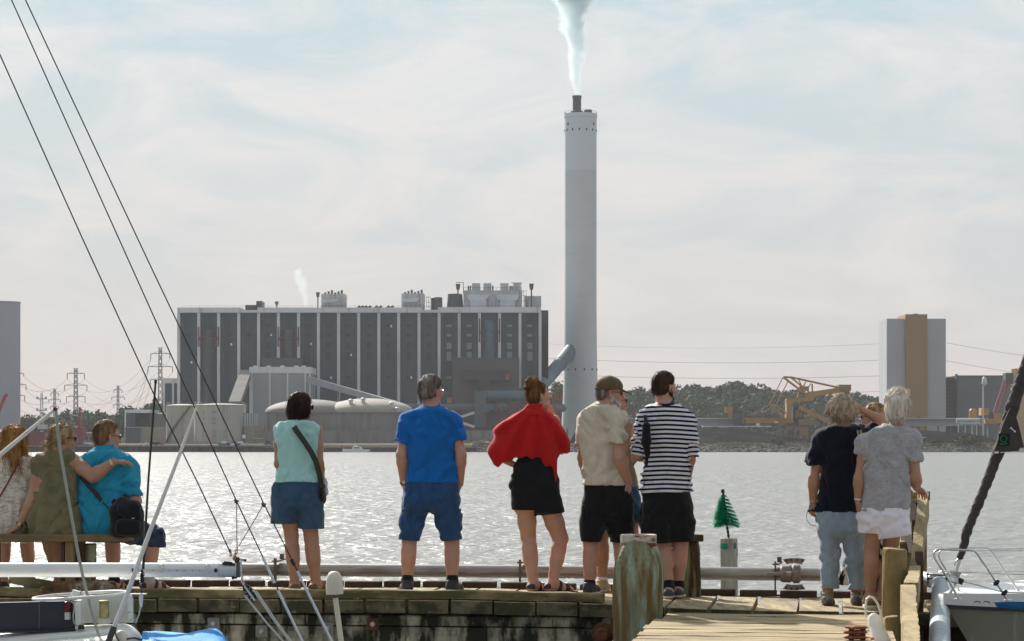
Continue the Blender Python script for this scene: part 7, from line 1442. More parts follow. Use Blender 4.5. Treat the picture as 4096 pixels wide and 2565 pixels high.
# ---- woman in a red shawl
def red_woman():
 f=Fig(FC,18.4,'woman in red shawl and short black dress with her hair in a bun',(460,1400),GRP);P,r=f.P,f.r
 g=ZD(P(460,0).x);hd=Head(P(458,205,.03),.88,66,12)
 tor_rows=[(262,405,478,.9),(300,360,520,.7),(340,325,560,.5),(420,330,560,.5),(500,342,552),(570,344,545),(620,322,555),(690,296,572),(745,287,583),(800,288,590),(860,300,600),(910,306,606)]
 tor=lo(f.secs(tor_rows,.62))
 LH,LK,LA=P(380,850),P(398,1055,.06),P(428,1330,-.02);RH,RK,RA=P(515,850),P(592,1065,.10),P(545,1325,.0);LA.z=g+.09;RA.z=g+.09
 ls,le,lw=P(318,345,.02),P(196,560,-.02),P(318,622,.02);rs,re,rw=P(560,345,.03),P(597,530,.05),P(545,320,.24)
 sk=[inflate([tor],-.016)[0],rc(hd.p(0,-.03,-.06),P(440,300,-.01),.045,.052,.04)]+hd.prims()
 sk+=leg(LH,LK,LA,r(64),r(48),r(28),r(50))+leg(RH,RK,RA,r(66),r(50),r(27),r(47))+arm(ls,le,lw,r(28),r(25),r(18))+arm(rs,re,rw,r(28),r(25),r(18))
 sk+=foot_prims(LA,(.55,1),ground=g+.02)+foot_prims(RA,(1,.55),ground=g+.02)
 f.body(sk,SK_P,[hand_prims(lw,(.8,.35,-.35),(.3,.2,.9),-1,.5,.9),hand_prims(rw,(-.35,-.05,.9),(-1,-.4,0),1,.7,.9)])
 xm=P(443,0).x
 f.wear('dress',[tor,rc(P(372,850),P(378,920),r(66),r(62),.03),rc(P(520,850),P(541,940),r(72),r(64),.03)],BLACK,[plane(P(0,545),(0,0,1)),lambda X,Y,Z,z0=P(0,892).z,z1=P(0,930).z,z2=P(0,908).z,x1=P(605,0).x:np.where(X<xm-.01,z0,z1+(z2-z1)*np.clip((X-xm)/(x1-xm),0,1))-Z],addf(folds(.008,8,6,6.0),dragfolds(.006,[P(330,690,-.1)])))
 top=[(386,268),(478,268)]
 rows=[(266,392,478,.95),(288,368,505,.8),(315,318,545,.62),(350,268,585,.5),(400,222,603,.44),(450,185,612,.42),(500,155,617,.40),(540,150,616,.40),(580,166,606,.40),(640,190,585,.40),(770,330,580,.40)]
 shw=lo(f.secs(rows,.5,.015),.0,2.6)
 edge=[(146,512),(152,545),(170,590),(186,612),(215,628),(262,604),(345,571),(400,574),(445,578),(462,602),(500,622),(545,642),(556,700),(562,757),(570,700),(574,650),(571,580),(600,555),(616,545)]
 exx=np.array([P(x,0).x for x,y in edge]);ezz=np.array([P(0,y).z for x,y in edge])
 def hemc(X,Y,Z):
  w=.010*np.sin(X*70+2*vnoise(X*6,Y*6,Z*0));return np.interp(X,exx,ezz)+w-Z
 fan=lambda X,Y,Z,c=P(430,250):.016*np.sin(np.arctan2(X-c.x,c.z-Z+.02)*15+2.2*vnoise(X*5,Y*5,Z*3))*np.clip((c.z-Z)/.30,0,1)+.006*vnoise(X*14,Y*14,Z*5)-.010
 m_r=cloth('red_knit',(.44,.010,.012),.12,bump=.004)
 f.wear('shawl',[shw],m_r,[hemc,plane(P(440,264,-.07),(0,-.25,1))],fan,.0085)
 f.wear('shawl_collar',[rc(P(435,315,-.01),P(438,262,.0),.085,.060,.02)],m_r,[plane(P(440,257,-.06),(0,-.35,1)),plane(P(440,325,0),(0,0,-1))],folds(.007,12,8))
 hr=[hd.el((0,-.012,.045),(.083,.102,.094)),hd.el((0,-.055,-.02),(.066,.055,.07),.03)]
 def cut(X,Y,Z):
  x,y,z=hd.loc(X,Y,Z)
  return np.maximum(np.maximum((y-.066)*.9+(.07-z)*.4,-.085-z),np.where(np.abs(x)>.02,np.minimum((.005-z),y+.02),-1))*hd.s
 hair_obj(f.root,hd,hr,[cut],HB_AUB,amp=.005,n=330,ln=.05,w=.0022,flow=lambda p,n:(P(415,140,-.02)-p)*3,seed=5,lift=.003,curl=.35)
 bun=[el(P(412,128,-.02),(r(36),r(36),r(34))),el(P(432,108,-.02),(r(24),r(25),r(19))),el(P(394,150,-.03),(r(24),r(28),r(22))),el(P(446,128,0),(r(22),r(22),r(20)))]
 V,Q=solid(bun,.0055,disp=lambda X,Y,Z:.011*vnoise(X*55,Y*55,Z*30));c0=P(415,128,-.02)
 st=strands(V,Q,150,.05,lambda p,n:n.cross(Vector((.5,-.6,.6))),.0022,seed=8,lift=.007,curl=.8)
 sobj('hair_bun',[(V,Q),st],HB_AUB,f.root)
 for a,d in((LA,(.55,1)),(RA,(1,.55))):sandal(f.root,a,d,g,M_SAND_D,.26)
red_woman()
# ---- man in a beige T-shirt and a cap
def beige_man():
 f=Fig(FC,18.35,'bearded man in beige T-shirt, black shorts and khaki baseball cap',(780,1405),GRP);P,r=f.P,f.r
 g=ZD(P(780,0).x);hd=Head(P(888,190,.03),.95,82,-2)
 rows=[(245,800,915,.9),(268,768,935,.75),(300,735,955,.56),(335,718,955,.52),(420,716,950,.56),(500,722,965,.62),(600,732,985,.66),(690,736,985,.66),(745,738,982,.66)]
 tor=lo(f.secs(rows,.6))
 LH,LK,LA=P(800,880),P(774,1090,.02),P(768,1325,.0);RH,RK,RA=P(935,880,.06),P(955,1090,.08),P(975,1325,.08);LA.z=RA.z=g+.09
 ls,le,lw=P(735,345,.08),P(722,575,.1),P(748,700,.26);rs,re,rw=P(935,340,-.07),P(952,575,-.15),P(1003,728,-.05)
 sk=[inflate([tor],-.014)[0],rc(hd.p(0,-.02,-.06),P(850,275),.056,.062,.04),rc(P(860,760),P(865,810),.105,.10,.03,((0,1,0),1.6))]+hd.prims()
 sk+=leg(LH,LK,LA,r(52),r(47),r(30),r(47))+leg(RH,RK,RA,r(54),r(47),r(30),r(47))+arm(ls,le,lw,r(28),r(28),r(22))+arm(rs,re,rw,r(36),r(37),r(24))
 f.body(sk,SK_M,[hand_prims(rw,(.1,.25,-1),(-1,.3,0),1,.35),hand_prims(lw,(.4,.5,-.6),(1,0,0),-1,.4)])
 m_s=cloth('beige_jersey',(.56,.49,.39),.07,bump=.005)
 sl=[rc(ls,P(720,490,.09),r(36),r(36),.035),rc(P(790,310,.04),ls,r(36),r(38),.04),rc(rs,P(940,495,-.125),r(48),r(48),.035),rc(P(885,318,-.02),rs,r(42),r(48),.05)]
 sobj('t_shirt',[shirt([tor],sl,plane(P(720,494,.1),(-.1,0,-1)),plane(P(940,478),(.10,0,-1)),P(845,0).x,[plane(P(860,744),(-.02,0,-1)),plane(P(855,258,-.05),(0,-.25,1))],
addf(folds(.018,7,3.5,9.0),dragfolds(.012,[P(790,690,-.14),P(920,400,-.14)])))],m_s,f.root)
 f.wear('neckband',[rc(P(852,266),P(860,248,.01),.074,.066,.01)],m_s,[plane(P(852,272,-.06),(0,.3,-1)),plane(P(856,252,-.06),(0,-.3,1))],None,.006)
 sh=[lo(f.secs([(732,742,984),(790,738,1012),(850,736,1028),(890,742,1020,.55),(940,775,990,.38)],.62),.03)]+legtube(P(800,880),P(783,990),P(772,1120),r(70),r(64),r(56))+legtube(P(945,880,.05),P(960,990,.07),P(968,1120,.08),r(76),r(70),r(62))
 f.wear('shorts',sh,BLACK,[plane(P(0,738),(0,0,1)),plane(P(860,1088),(-.04,0,-1))],folds(.012,9,8,5.0))
 cap=[hd.el((0,-.004,.055),(.094,.114,.095))]
 def ccut(X,Y,Z):x,y,z=hd.loc(X,Y,Z);return(.030+.12*y-z)*hd.s
 m_c=cloth('khaki_twill',(.125,.088,.05),.2,bump=.004)
 c1=f.wear('cap',cap,m_c,[ccut],lambda X,Y,Z:.004*vnoise(X*25,Y*25,Z*25),.006)
 vis=[hd.rc((0,.078,.046),(0,.140,.020),.066,.050,.0,(tuple(hd.M@Vector((0,.38,.92))),8.0))]
 f.wear('visor',vis,m_c,[],None,.0055,parent=c1)
 b=MB();b.tube([hd.p(-.05,-.096,.045),hd.p(-.02,-.115,.04),hd.p(.02,-.115,.04),hd.p(.05,-.096,.045)],.010,6);b.build('back_strap',m_c,c1)
 b=MB();b.tube([hd.p(0,-.008,.139),hd.p(0,-.008,.146)],.008,8);b.build('button',m_c,c1)
 q,cc=short_hair(hd,.010,-.06,.02);hair_obj(f.root,hd,q,cc+[lambda X,Y,Z:(hd.loc(X,Y,Z)[2]-.055)*hd.s],HB_GREY,n=120,ln=.02,seed=6)
 bd=[hd.rc((-.05,.015,-.055),(-.025,.07,-.085),.026,.024,.02),hd.rc((.05,.015,-.055),(.025,.07,-.085),.026,.024,.02),hd.rc((0,.078,-.075),(0,.085,-.105),.026,.020,.02),hd.rc((-.022,.092,-.044),(.022,.092,-.044),.008,k=.01),hd.rc((.058,.005,-.02),(.054,.02,-.055),.016,.02,.02),hd.rc((-.058,.005,-.02),(-.054,.02,-.055),.016,.02,.02)]
 V,Q=solid(bd,.006,disp=lambda X,Y,Z:.005*vnoise(X*70,Y*70,Z*40));st=strands(V,Q,160,.022,lambda p,n:hd.M@Vector((0,.5,-1)),.0016,seed=9)
 sobj('beard',[(V,Q),st],HB_SALT,f.root)
 glasses(f.root,hd,M_FRAME,M_CLEAR)
 shoe(f.root,LA,(.35,1),g,M_SHOE_D,M_SOLE_W);shoe(f.root,RA,(.5,1),g,M_SHOE_D,M_SOLE_W)
 sock(f,LA,LK,.10,r(32),r(33),M_SOCK_D)
beige_man()
# ---- woman half hidden behind the man in the cap
def hidden_woman():
 f=Fig(FC,18.72,'woman in khaki sleeveless top and denim shorts half hidden behind the man in the cap',(920,1400),GRP);P,r=f.P,f.r
 g=ZD(P(900,0).x);hd=Head(P(925,240,.02),.88,70,5)
 rows=[(330,890,975,.8),(362,850,1015,.6),(400,832,1022,.5),(500,846,1016),(600,850,1030),(700,845,1050),(800,835,1056)]
 tor=lo(f.secs(rows,.6))
 LH,LK,LA=P(890,850),P(845,1055,.03),P(845,1325);RH,RK,RA=P(1010,850),P(1030,1060,.03),P(1025,1325,.05);LA.z=RA.z=g+.09
 ls,le,lw=P(840,420,.02),P(835,600,0),P(900,660,.2);rs,re,rw=P(1018,410,.0),P(1034,585,-.02),P(985,640,.2)
 sk=[inflate([tor],-.014)[0],rc(hd.p(0,-.02,-.06),P(932,370),.045,.052,.04),rc(P(950,780),P(950,810),.105,.10,.03,((0,1,0),1.6))]+hd.prims()
 sk+=leg(LH,LK,LA,r(48),r(38),r(26),r(42))+leg(RH,RK,RA,r(48),r(38),r(26),r(42))+arm(ls,le,lw,r(26),r(24),r(17))+arm(rs,re,rw,r(26),r(24),r(17))+foot_prims(LA,(.2,1),ground=g+.02)+foot_prims(RA,(.3,1),ground=g+.02)
 f.body(sk,SK_F,[hand_prims(lw,(1,.3,0),(0,0,1),-1,.6,.88),hand_prims(rw,(-1,.3,.1),(0,0,1),1,.6,.88)])
 m_t=cloth('khaki_linen',(.20,.155,.10),.12)
 f.wear('top',[tor],m_t,[plane(P(0,765),(0,0,-1)),plane(P(930,352),(0,0,1))],folds(.009,7,3,7.0))
 sh=[lo(f.secs([(750,838,1056),(850,832,1070),(900,832,1072)],.6),.03)]+legtube(P(895,860),P(870,920),P(862,990),r(62),r(60),r(58))+legtube(P(1015,860),P(1025,920),P(1030,1000),r(60),r(54),r(48))
 f.wear('shorts',sh,DENIM,[plane(P(0,968),(0,0,-1))],folds(.010,9,8,1.5))
 q,cc=short_hair(hd,.02,-.07,.04);hair_obj(f.root,hd,q,cc,HB_GREY,n=160,ln=.04,seed=12)
 glasses(f.root,hd,M_FRAME,M_LENS,'sunglasses',.003)
 m_u=mat('tan_leather',(.42,.31,.16),.7,.2)
 for a,d in((LA,(.2,1)),(RA,(.3,1))):
  sock(f,a,LK if a is LA else RK,.10,r(29),r(31),M_SOCK_W);shoe(f.root,a,d,g,m_u,M_SOLE_W,.27)
hidden_woman()
# ---- man in a striped shirt
def stripes(name):
 m=bpy.data.materials.new(name);m.use_nodes=True;t=m.node_tree;L=t.links.new;b=t.nodes['Principled BSDF'];b.inputs['Roughness'].default_value=.9;b.inputs['Specular IOR Level'].default_value=.15
 at=N(t,'ShaderNodeAttribute');at.attribute_name='along'
 mo=N(t,'ShaderNodeMath',operation='FRACT');L(at.outputs['Fac'],mo.inputs[0]);r=N(t,'ShaderNodeValToRGB');r.color_ramp.interpolation='CONSTANT'
 r.color_ramp.elements[0].color=(.010,.013,.032,1);r.color_ramp.elements[1].position=.46;r.color_ramp.elements[1].color=(.66,.65,.68,1)
 L(mo.outputs[0],r.inputs[0]);L(r.outputs[0],b.inputs['Base Color'])
 tc=N(t,'ShaderNodeTexCoord');n=N(t,'ShaderNodeTexNoise');n.inputs['Scale'].default_value=28;L(tc.outputs['Object'],n.inputs['Vector']);bp=N(t,'ShaderNodeBump');bp.inputs['Distance'].default_value=.005;L(n.outputs['Fac'],bp.inputs['Height']);L(bp.outputs[0],b.inputs['Normal'])
 return m
M_STRIPE=stripes('striped_jersey')
def along(o,fn):
 me=o.data;co=np.zeros(len(me.vertices)*3,dtype=np.float32);me.vertices.foreach_get('co',co);co=co.reshape(-1,3)+np.array(wloc(o.parent))if o.parent else co.reshape(-1,3)
 a=me.attributes.new('along','FLOAT','POINT');a.data.foreach_set('value',fn(co).astype(np.float32))
def striped_man():
 f=Fig(FC,18.25,'young bearded man in navy and white striped jersey and long black shorts',(1250,1425),GRP);P,r=f.P,f.r
 g=ZD(P(1250,0).x);hd=Head(P(1220,155,.03),.93,50,-3)
 rows=[(246,1163,1294,.85),(264,1122,1330,.66),(290,1092,1358,.54),(335,1080,1374,.50),(420,1082,1385,.52),(500,1105,1374),(600,1110,1367),(700,1098,1368),(760,1088,1372),(795,1083,1374)]
 tor=lo(f.secs(rows,.58))
 LH,LK,LA=P(1190,900),P(1212,1100,.03),P(1246,1360,-.05);RH,RK,RA=P(1300,900),P(1318,1100,.06),P(1304,1350,.06);LA.z=RA.z=g+.09
 ls,le,lw=P(1096,350,.02),P(1056,560,-.02),P(1125,590,.22);rs,re,rw=P(1362,350,.02),P(1384,560,-.03),P(1365,690,.12)
 sk=[inflate([tor],-.014)[0],rc(hd.p(0,-.02,-.06),P(1222,280),.054,.062,.04),rc(P(1230,790),P(1240,830),.105,.10,.03,((0,1,0),1.6))]+hd.prims()
 sk+=leg(LH,LK,LA,r(54),r(50),r(30),r(50))+leg(RH,RK,RA,r(54),r(48),r(30),r(46))+arm(ls,le,lw,r(30),r(30),r(22))+arm(rs,re,rw,r(30),r(28),r(21))+foot_prims(LA,(.12,1),ground=g+.02)+foot_prims(RA,(.12,1),ground=g+.02)
 f.body(sk,SK_M,[hand_prims(lw,(.8,.6,0),(0,0,-1),-1,.5),hand_prims(rw,(-.1,.4,-1),(-1,0,0),1,.5)])
 per=(P(0,300).z-P(0,700).z)/14.6
 le2,re2=P(1062,545,-.01),P(1388,560,-.03);sl=[]
 for s_,e_,inn,r2 in((ls,le2,P(1140,338),40),(rs,re2,P(1318,338),34)):
  m_=s_.lerp(e_,.6);sl+=[rc(inn,s_,r(42),r(42),.04),rc(s_,m_,r(42),r(40),.03),rc(m_,e_-Vector((0,0,.03)),r(40),r(r2),.03)]
 o=sobj('jersey',[shirt([tor],sl,plane(P(1072,552),(-.1,0,-1)),plane(P(1388,568),(.05,0,-1)),P(1228,0).x,[plane(P(1228,789),(.03,0,-1)),plane(P(1228,258,-.05),(0,-.25,1))],
addf(folds(.017,7,3.5,12.0),dragfolds(.010,[P(1230,700,-.14),P(1100,420,-.1)]),lambda X,Y,Z,a=P(1098,0).x,b=P(1362,0).x,z=P(0,440).z:.007*np.sin(Z*120+4*vnoise(X*9,Y*9,Z*6))*np.clip((z-Z)/.1,0,1)*((X<a)|(X>b))))],M_STRIPE,f.root)
 cz=P(0,262).z
 def st(c):
  a=(cz-c[:,2]-.10*np.abs(c[:,0]-P(1225,0).x)**1.4)/per
  for s_,e_,q in((ls,le2,-1),(rs,re2,1)):
   v=np.array(e_-s_);L_=np.linalg.norm(v);v/=L_;t=np.clip((c-np.array(s_))@v,-.02,9);d=np.linalg.norm(c-np.array(s_)-t[:,None]*v,axis=1)
   m=(d<r(50))&(q*(c[:,0]-P(1228,0).x)>P(1228+128,0).x-P(1228,0).x)&(t>-.019)
   a=np.where(m,(t+cz-s_.z)/per-.35,a)
  return a
 along(o,st)
 f.wear('neckband',[rc(P(1226,262),P(1224,244,.01),.076,.068,.01)],cloth('navy_rib',(.012,.016,.04)),[plane(P(1226,268,-.06),(0,.3,-1)),plane(P(1224,248,-.06),(0,-.3,1))],None,.006)
 sh=[lo(f.secs([(775,1095,1368),(850,1092,1370),(900,1098,1372,.55),(960,1130,1345,.38)],.6),.03)]+legtube(P(1170,900),P(1176,1000),P(1180,1120),r(80),r(84),r(86))+legtube(P(1310,900,.02),P(1325,1000,.03),P(1330,1120,.04),r(72),r(70),r(70))
 f.wear('shorts',sh,BLACK,[plane(P(0,782),(0,0,1)),plane(P(1235,1090),(.04,0,-1))],folds(.012,9,8,15.0))
 q,cc=short_hair(hd,.013,-.066,.055);hair_obj(f.root,hd,q,cc,HB_BRN,n=300,ln=.022,w=.0018,seed=14,lift=.003,amp=.003)
 bd=[hd.rc((-.052,.01,-.05),(-.025,.065,-.085),.024,.022,.02),hd.rc((.052,.01,-.05),(.025,.065,-.085),.024,.022,.02),hd.rc((0,.072,-.08),(0,.075,-.10),.026,.022,.02),hd.rc((-.02,.092,-.044),(.02,.092,-.044),.006,k=.01),hd.rc((.062,.01,-.01),(.056,.018,-.05),.014,.018,.02)]
 V,Q=solid(bd,.006,disp=lambda X,Y,Z:.003*vnoise(X*70,Y*70,Z*40));sobj('beard',[(V,Q)],HB_BRN,f.root)
 for a in(LA,RA):
  sock(f,a,LK if a is LA else RK,.30,r(36),r(34),M_SOCK_D);shoe(f.root,a,(.12,1),g,mat('slate_canvas',(.06,.065,.075),.8,.2),M_SOLE_W,ankle=False)
 t=thing('camera_bag','slim black bag hanging on a strap behind the shoulder of the man in stripes','bag',P(1112,480,-.16))
 strap('strap',[P(1100,285,.0),P(1106,330,-.10),P(1112,380,-.15)],.028,.006,M_BLKWEB,t)
 sobj('bag_body',[solid([rc(P(1114,385,-.16),P(1112,480,-.18),r(22),r(26),.02),rc(P(1112,480,-.18),P(1118,545,-.17),r(26),r(15),.02),rc(P(1118,545,-.17),P(1112,618,-.15),r(12),r(7),.02)],.007,disp=folds(.005,16,10))],BLACK,t)
striped_man()
# ---- two women at the pier's railing, a third one beyond them
M_HAIRF=lambda hd:(lambda p,n:hd.M@Vector((.2,-.6,-.6)))
def navy_woman():
 f=Fig(FD,17.75,'woman in navy T-shirt and pale cropped jeans holding her hair with one hand',(500,1340),GRP);P,r=f.P,f.r
 g=ZD(P(500,0).x);hd=Head(P(520,205,.03),.90,-8,-6)
 rows=[(286,478,600,.85),(305,440,640,.66),(335,412,664,.52),(380,396,668,.5),(450,396,650,.54),(550,394,632),(650,384,640),(780,374,640)]
 tor=lo(f.secs(rows,.6))
 LH,LK,LA=P(450,900),P(452,1080,.02),P(440,1262,.0);RH,RK,RA=P(580,900),P(600,1085,.03),P(606,1262,.02);LA.z=RA.z=g+.095
 ls,le,lw=P(405,372,.02),P(360,590,-.02),P(356,725,.0);rs,re,rw=P(650,345,.04),P(752,262,.08),P(635,200,.0)
 sk=[inflate([tor],-.016)[0],rc(hd.p(0,-.02,-.06),P(535,315),.048,.055,.04)]+hd.prims()
 sk+=leg(LH,LK,LA,r(44),r(34),r(26),r(34))+leg(RH,RK,RA,r(44),r(34),r(26),r(34))+arm(ls,le,lw,r(30),r(29),r(20))+arm(rs,re,rw,r(34),r(28),r(20))+foot_prims(LA,(.15,1),ground=g+.02)+foot_prims(RA,(.15,1),ground=g+.02)
 f.body(sk,SK_T,[hand_prims(lw,(-.1,.2,-1),(.8,.6,0),-1,1.0,.9),hand_prims(rw,(-1,-.12,.30),(-.2,1,-.3),1,.45,.95)])
 m_s=cloth('navy_jersey',(.006,.008,.018),.25)
 sl=[rc(ls,P(345,530),r(48),r(52),.04),rc(P(450,345),ls,r(44),r(48),.04),rc(P(600,335,.02),rs,r(44),r(44),.04),rc(rs,P(712,306,.06),r(44),r(40),.04)]
 d=(re-rs).normalized()
 sobj('t_shirt',[shirt([tor],sl,plane(P(352,510),(-.3,0,-1)),plane(P(722,298,.065),tuple(d)),P(530,0).x,[plane(P(500,779),(0,0,-1)),plane(P(536,292,-.06),(0,-.3,1))],addf(folds(.016,7,4,21.0),dragfolds(.008,[P(410,440,-.1)])))],m_s,f.root)
 j=[lo(f.secs([(760,376,628),(820,380,640),(880,386,648),(915,400,645,.5),(945,440,612,.36)],.62),.03)]
 j+=legtube(P(450,880),P(452,1040,.0),P(453,1240,-.012),r(66),r(50),r(49),.03)+legtube(P(582,880),P(598,1040,.0),P(602,1245,-.005),r(66),r(50),r(43),.03)
 xm=P(523,0).x;c1,c2=plane(P(455,1212),(-.02,0,-1)),plane(P(598,1220),(.02,0,-1))
 m_j=cloth('pale_denim',(.23,.30,.37),.16,col2=(.31,.38,.45),mask=(.40,.85),mscale=5,bump=.006)
 f.wear('jeans',j,m_j,[plane(P(0,772),(0,0,1)),lambda X,Y,Z:np.where(X<xm,c1(X,Y,Z),c2(X,Y,Z))],addf(folds(.010,10,8,23.0),dragfolds(.007,[P(530,880,-.12),P(460,1060,-.1),P(600,1060,-.1)])))
 hr=[hd.el((0,-.012,.045),(.098,.118,.100)),hd.el((-.035,-.05,.0),(.085,.085,.085),.03),hd.el((.04,-.05,.0),(.075,.085,.085),.03),hd.el((0,-.06,-.045),(.072,.06,.05),.03)]
 def cut(X,Y,Z):x,y,z=hd.loc(X,Y,Z);return np.maximum(np.minimum(y-.055,.085-z),-(.088+z))*hd.s
 hair_obj(f.root,hd,hr,[cut],HB_ASH,amp=.014,freq=(28,28,14),n=800,ln=.055,w=.0022,flow=lambda p,n:hd.M@Vector((-.7,-.3,-.75)),seed=31,lift=.004,curl=.45)
 for a,d_ in((LA,(.15,1)),(RA,(.15,1))):
  shoe(f.root,a,d_,g,mat('taupe_leather',(.19,.165,.13),.7,.5,30,col2=(.07,.06,.055),mask=(.5,.55),mscale=12),mat('brown_rubber',(.10,.085,.065),.8),.285,1.0)
 f.wear('bracelet',[rc(lw.lerp(le,.06),lw.lerp(le,.09),r(22),r(22),.0)],M_WATCH,[plane(lw.lerp(le,.04),lw-le),plane(lw.lerp(le,.10),le-lw)],None,.006)
 t=thing('sunglasses','dark sunglasses held in the lowered hand of the woman in navy','sunglasses',P(345,785,.0))
 b=MB();b.tube([P(372,775,.0),P(345,768,-.03),P(328,772,-.02)],.011,6);b.build('lens',M_LENS,t)
 b=MB();b.tube([P(328,775,-.01),P(320,800,-.01),P(324,828,-.01),P(345,852,-.01),P(378,860,.01)],.0022,5);b.build('temple',M_FRAME,t)
 strap('bag_strap',[P(606,296,-.02),P(614,330,-.115),P(622,380,-.135),P(624,430,-.13)],.016,.005,mat('tan_strap',(.30,.21,.12),.7),f.root)
 strap('bag_strap',[P(622,296,-.02),P(632,330,-.115),P(640,380,-.13),P(640,430,-.12)],.016,.005,MATS['tan_strap'],f.root)
navy_woman()
def grey_woman():
 f=Fig(FD,17.45,'white-haired woman in grey T-shirt and white shorts leaning on the railing',(700,1345),GRP);P,r=f.P,f.r
 g=ZD(P(700,0).x);hd=Head(P(838,190,.03),.93,28,-4)
 rows=[(282,770,880,.85),(300,725,905,.66),(335,680,930,.54),(380,660,936,.52),(450,655,925,.54),(550,650,900,.6),(650,640,898,.62),(780,630,895,.62)]
 tor=lo(f.secs(rows,.6))
 LH,LK,LA=P(700,900),P(698,980,.02),P(682,1258);RH,RK,RA=P(810,900),P(785,985,.04),P(738,1258,.03);LA.z=RA.z=g+.09
 LK,RK=P(690,1000,.02),P(796,1000,.05)
 ls,le,lw=P(655,385,.02),P(617,590,-.02),P(612,715,.0);rs,re,rw=P(918,380,.02),P(938,590,-.04),P(945,640,.24)
 sk=[inflate([tor],-.016)[0],rc(hd.p(0,-.02,-.06),P(832,312),.05,.056,.04)]+hd.prims()
 sk+=leg(LH,LK,LA,r(46),r(42),r(24),r(45))+leg(RH,RK,RA,r(48),r(42),r(24),r(40))+arm(ls,le,lw,r(30),r(28),r(19))+arm(rs,re,rw,r(36),r(36),r(22))+foot_prims(LA,(.05,1),ground=g+.03)+foot_prims(RA,(.15,1),ground=g+.03)
 f.body(sk,SK_T,[hand_prims(lw,(.12,.2,-1),(1,.2,0),-1,.3,.92),hand_prims(rw,(.6,.7,-.4),(0,-.2,-1),1,.7,.92)])
 m_s=cloth('heather_grey_jersey',(.36,.355,.37),.16,col2=(.27,.265,.28),mask=(.4,.7),mscale=40,mstretch=(1,1,2.5))
 sl=[rc(ls,P(632,470),r(42),r(40),.04),rc(P(715,350),ls,r(44),r(42),.04),rc(rs,P(928,492,-.02),r(46),r(44),.04),rc(P(880,350),rs,r(42),r(44),.04)]
 sobj('t_shirt',[shirt([tor],sl,plane(P(632,450),(-.35,0,-1)),plane(P(925,490),(.06,0,-1)),P(790,0).x,[plane(P(760,768),(.05,0,-1)),plane(P(818,288,-.06),(.1,-.35,1))],addf(folds(.016,7,4,25.0),dragfolds(.010,[P(880,450,-.12),P(700,480,-.12)])))],m_s,f.root)
 sh=[lo(f.secs([(735,630,892),(800,634,894),(850,640,892,.56),(890,665,860,.42)],.64),.03)]+legtube(P(700,830),P(695,880),P(690,930),r(68),r(56),r(50))+legtube(P(805,830),P(806,890,.01),P(804,950,.02),r(84),r(82),r(84))
 xm=P(722,0).x;c1,c2=plane(P(690,900),(-.05,0,-1)),plane(P(805,922),(.14,0,-1))
 f.wear('shorts',sh,cloth('white_cotton',(.72,.69,.74),.05),[plane(P(0,752),(0,0,1)),lambda X,Y,Z:np.where(X<xm,c1(X,Y,Z),c2(X,Y,Z))],addf(folds(.015,10,8,27.0),dragfolds(.012,[P(722,860,-.12)])))
 hr=[hd.el((0,-.012,.05),(.094,.112,.104)),hd.el((0,-.05,-.01),(.080,.075,.085),.03),hd.el((0,-.06,-.055),(.068,.05,.045),.03)]
 def cut(X,Y,Z):x,y,z=hd.loc(X,Y,Z);return np.maximum(np.maximum(np.minimum(y-.05,.085-z),-(.092+z)),np.where(np.abs(x)>.03,np.minimum(-.01-z,y+.02),-1))*hd.s
 hair_obj(f.root,hd,hr,[cut],HB_WHITE,amp=.011,freq=(26,26,12),n=800,ln=.05,w=.0022,flow=lambda p,n:hd.M@Vector((.35,-.4,-.8))if p.z<hd.c.z+.08 else hd.M@Vector((.6,-.2,.5)),seed=33,lift=.004,curl=.45)
 f.wear('bracelet',[rc(lw.lerp(le,.05),lw.lerp(le,.12),r(22),r(22),.0)],MATS['white_cotton'],[plane(lw.lerp(le,.04),lw-le),plane(lw.lerp(le,.12),le-lw)],None,.006)
 m_w=mat('white_sandal',(.62,.57,.5),.6)
 for a,d in((LA,(.05,1)),(RA,(.15,1))):
  s_=sandal(f.root,a,d,g+.012,mat('beige_strap',(.33,.22,.15),.7),.25)
  f.wear('sole',[rc(Vector((a.x,a.y-.035,g+.015)),Vector((a.x+d[0]*.12,a.y+.12,g+.015)),.042,.046,.0)],m_w,[plane(Vector((a.x,a.y,g+.002)),(0,0,-1)),plane(Vector((a.x,a.y,g+.03)),(0,0,1))],None,.006,parent=s_)
grey_woman()
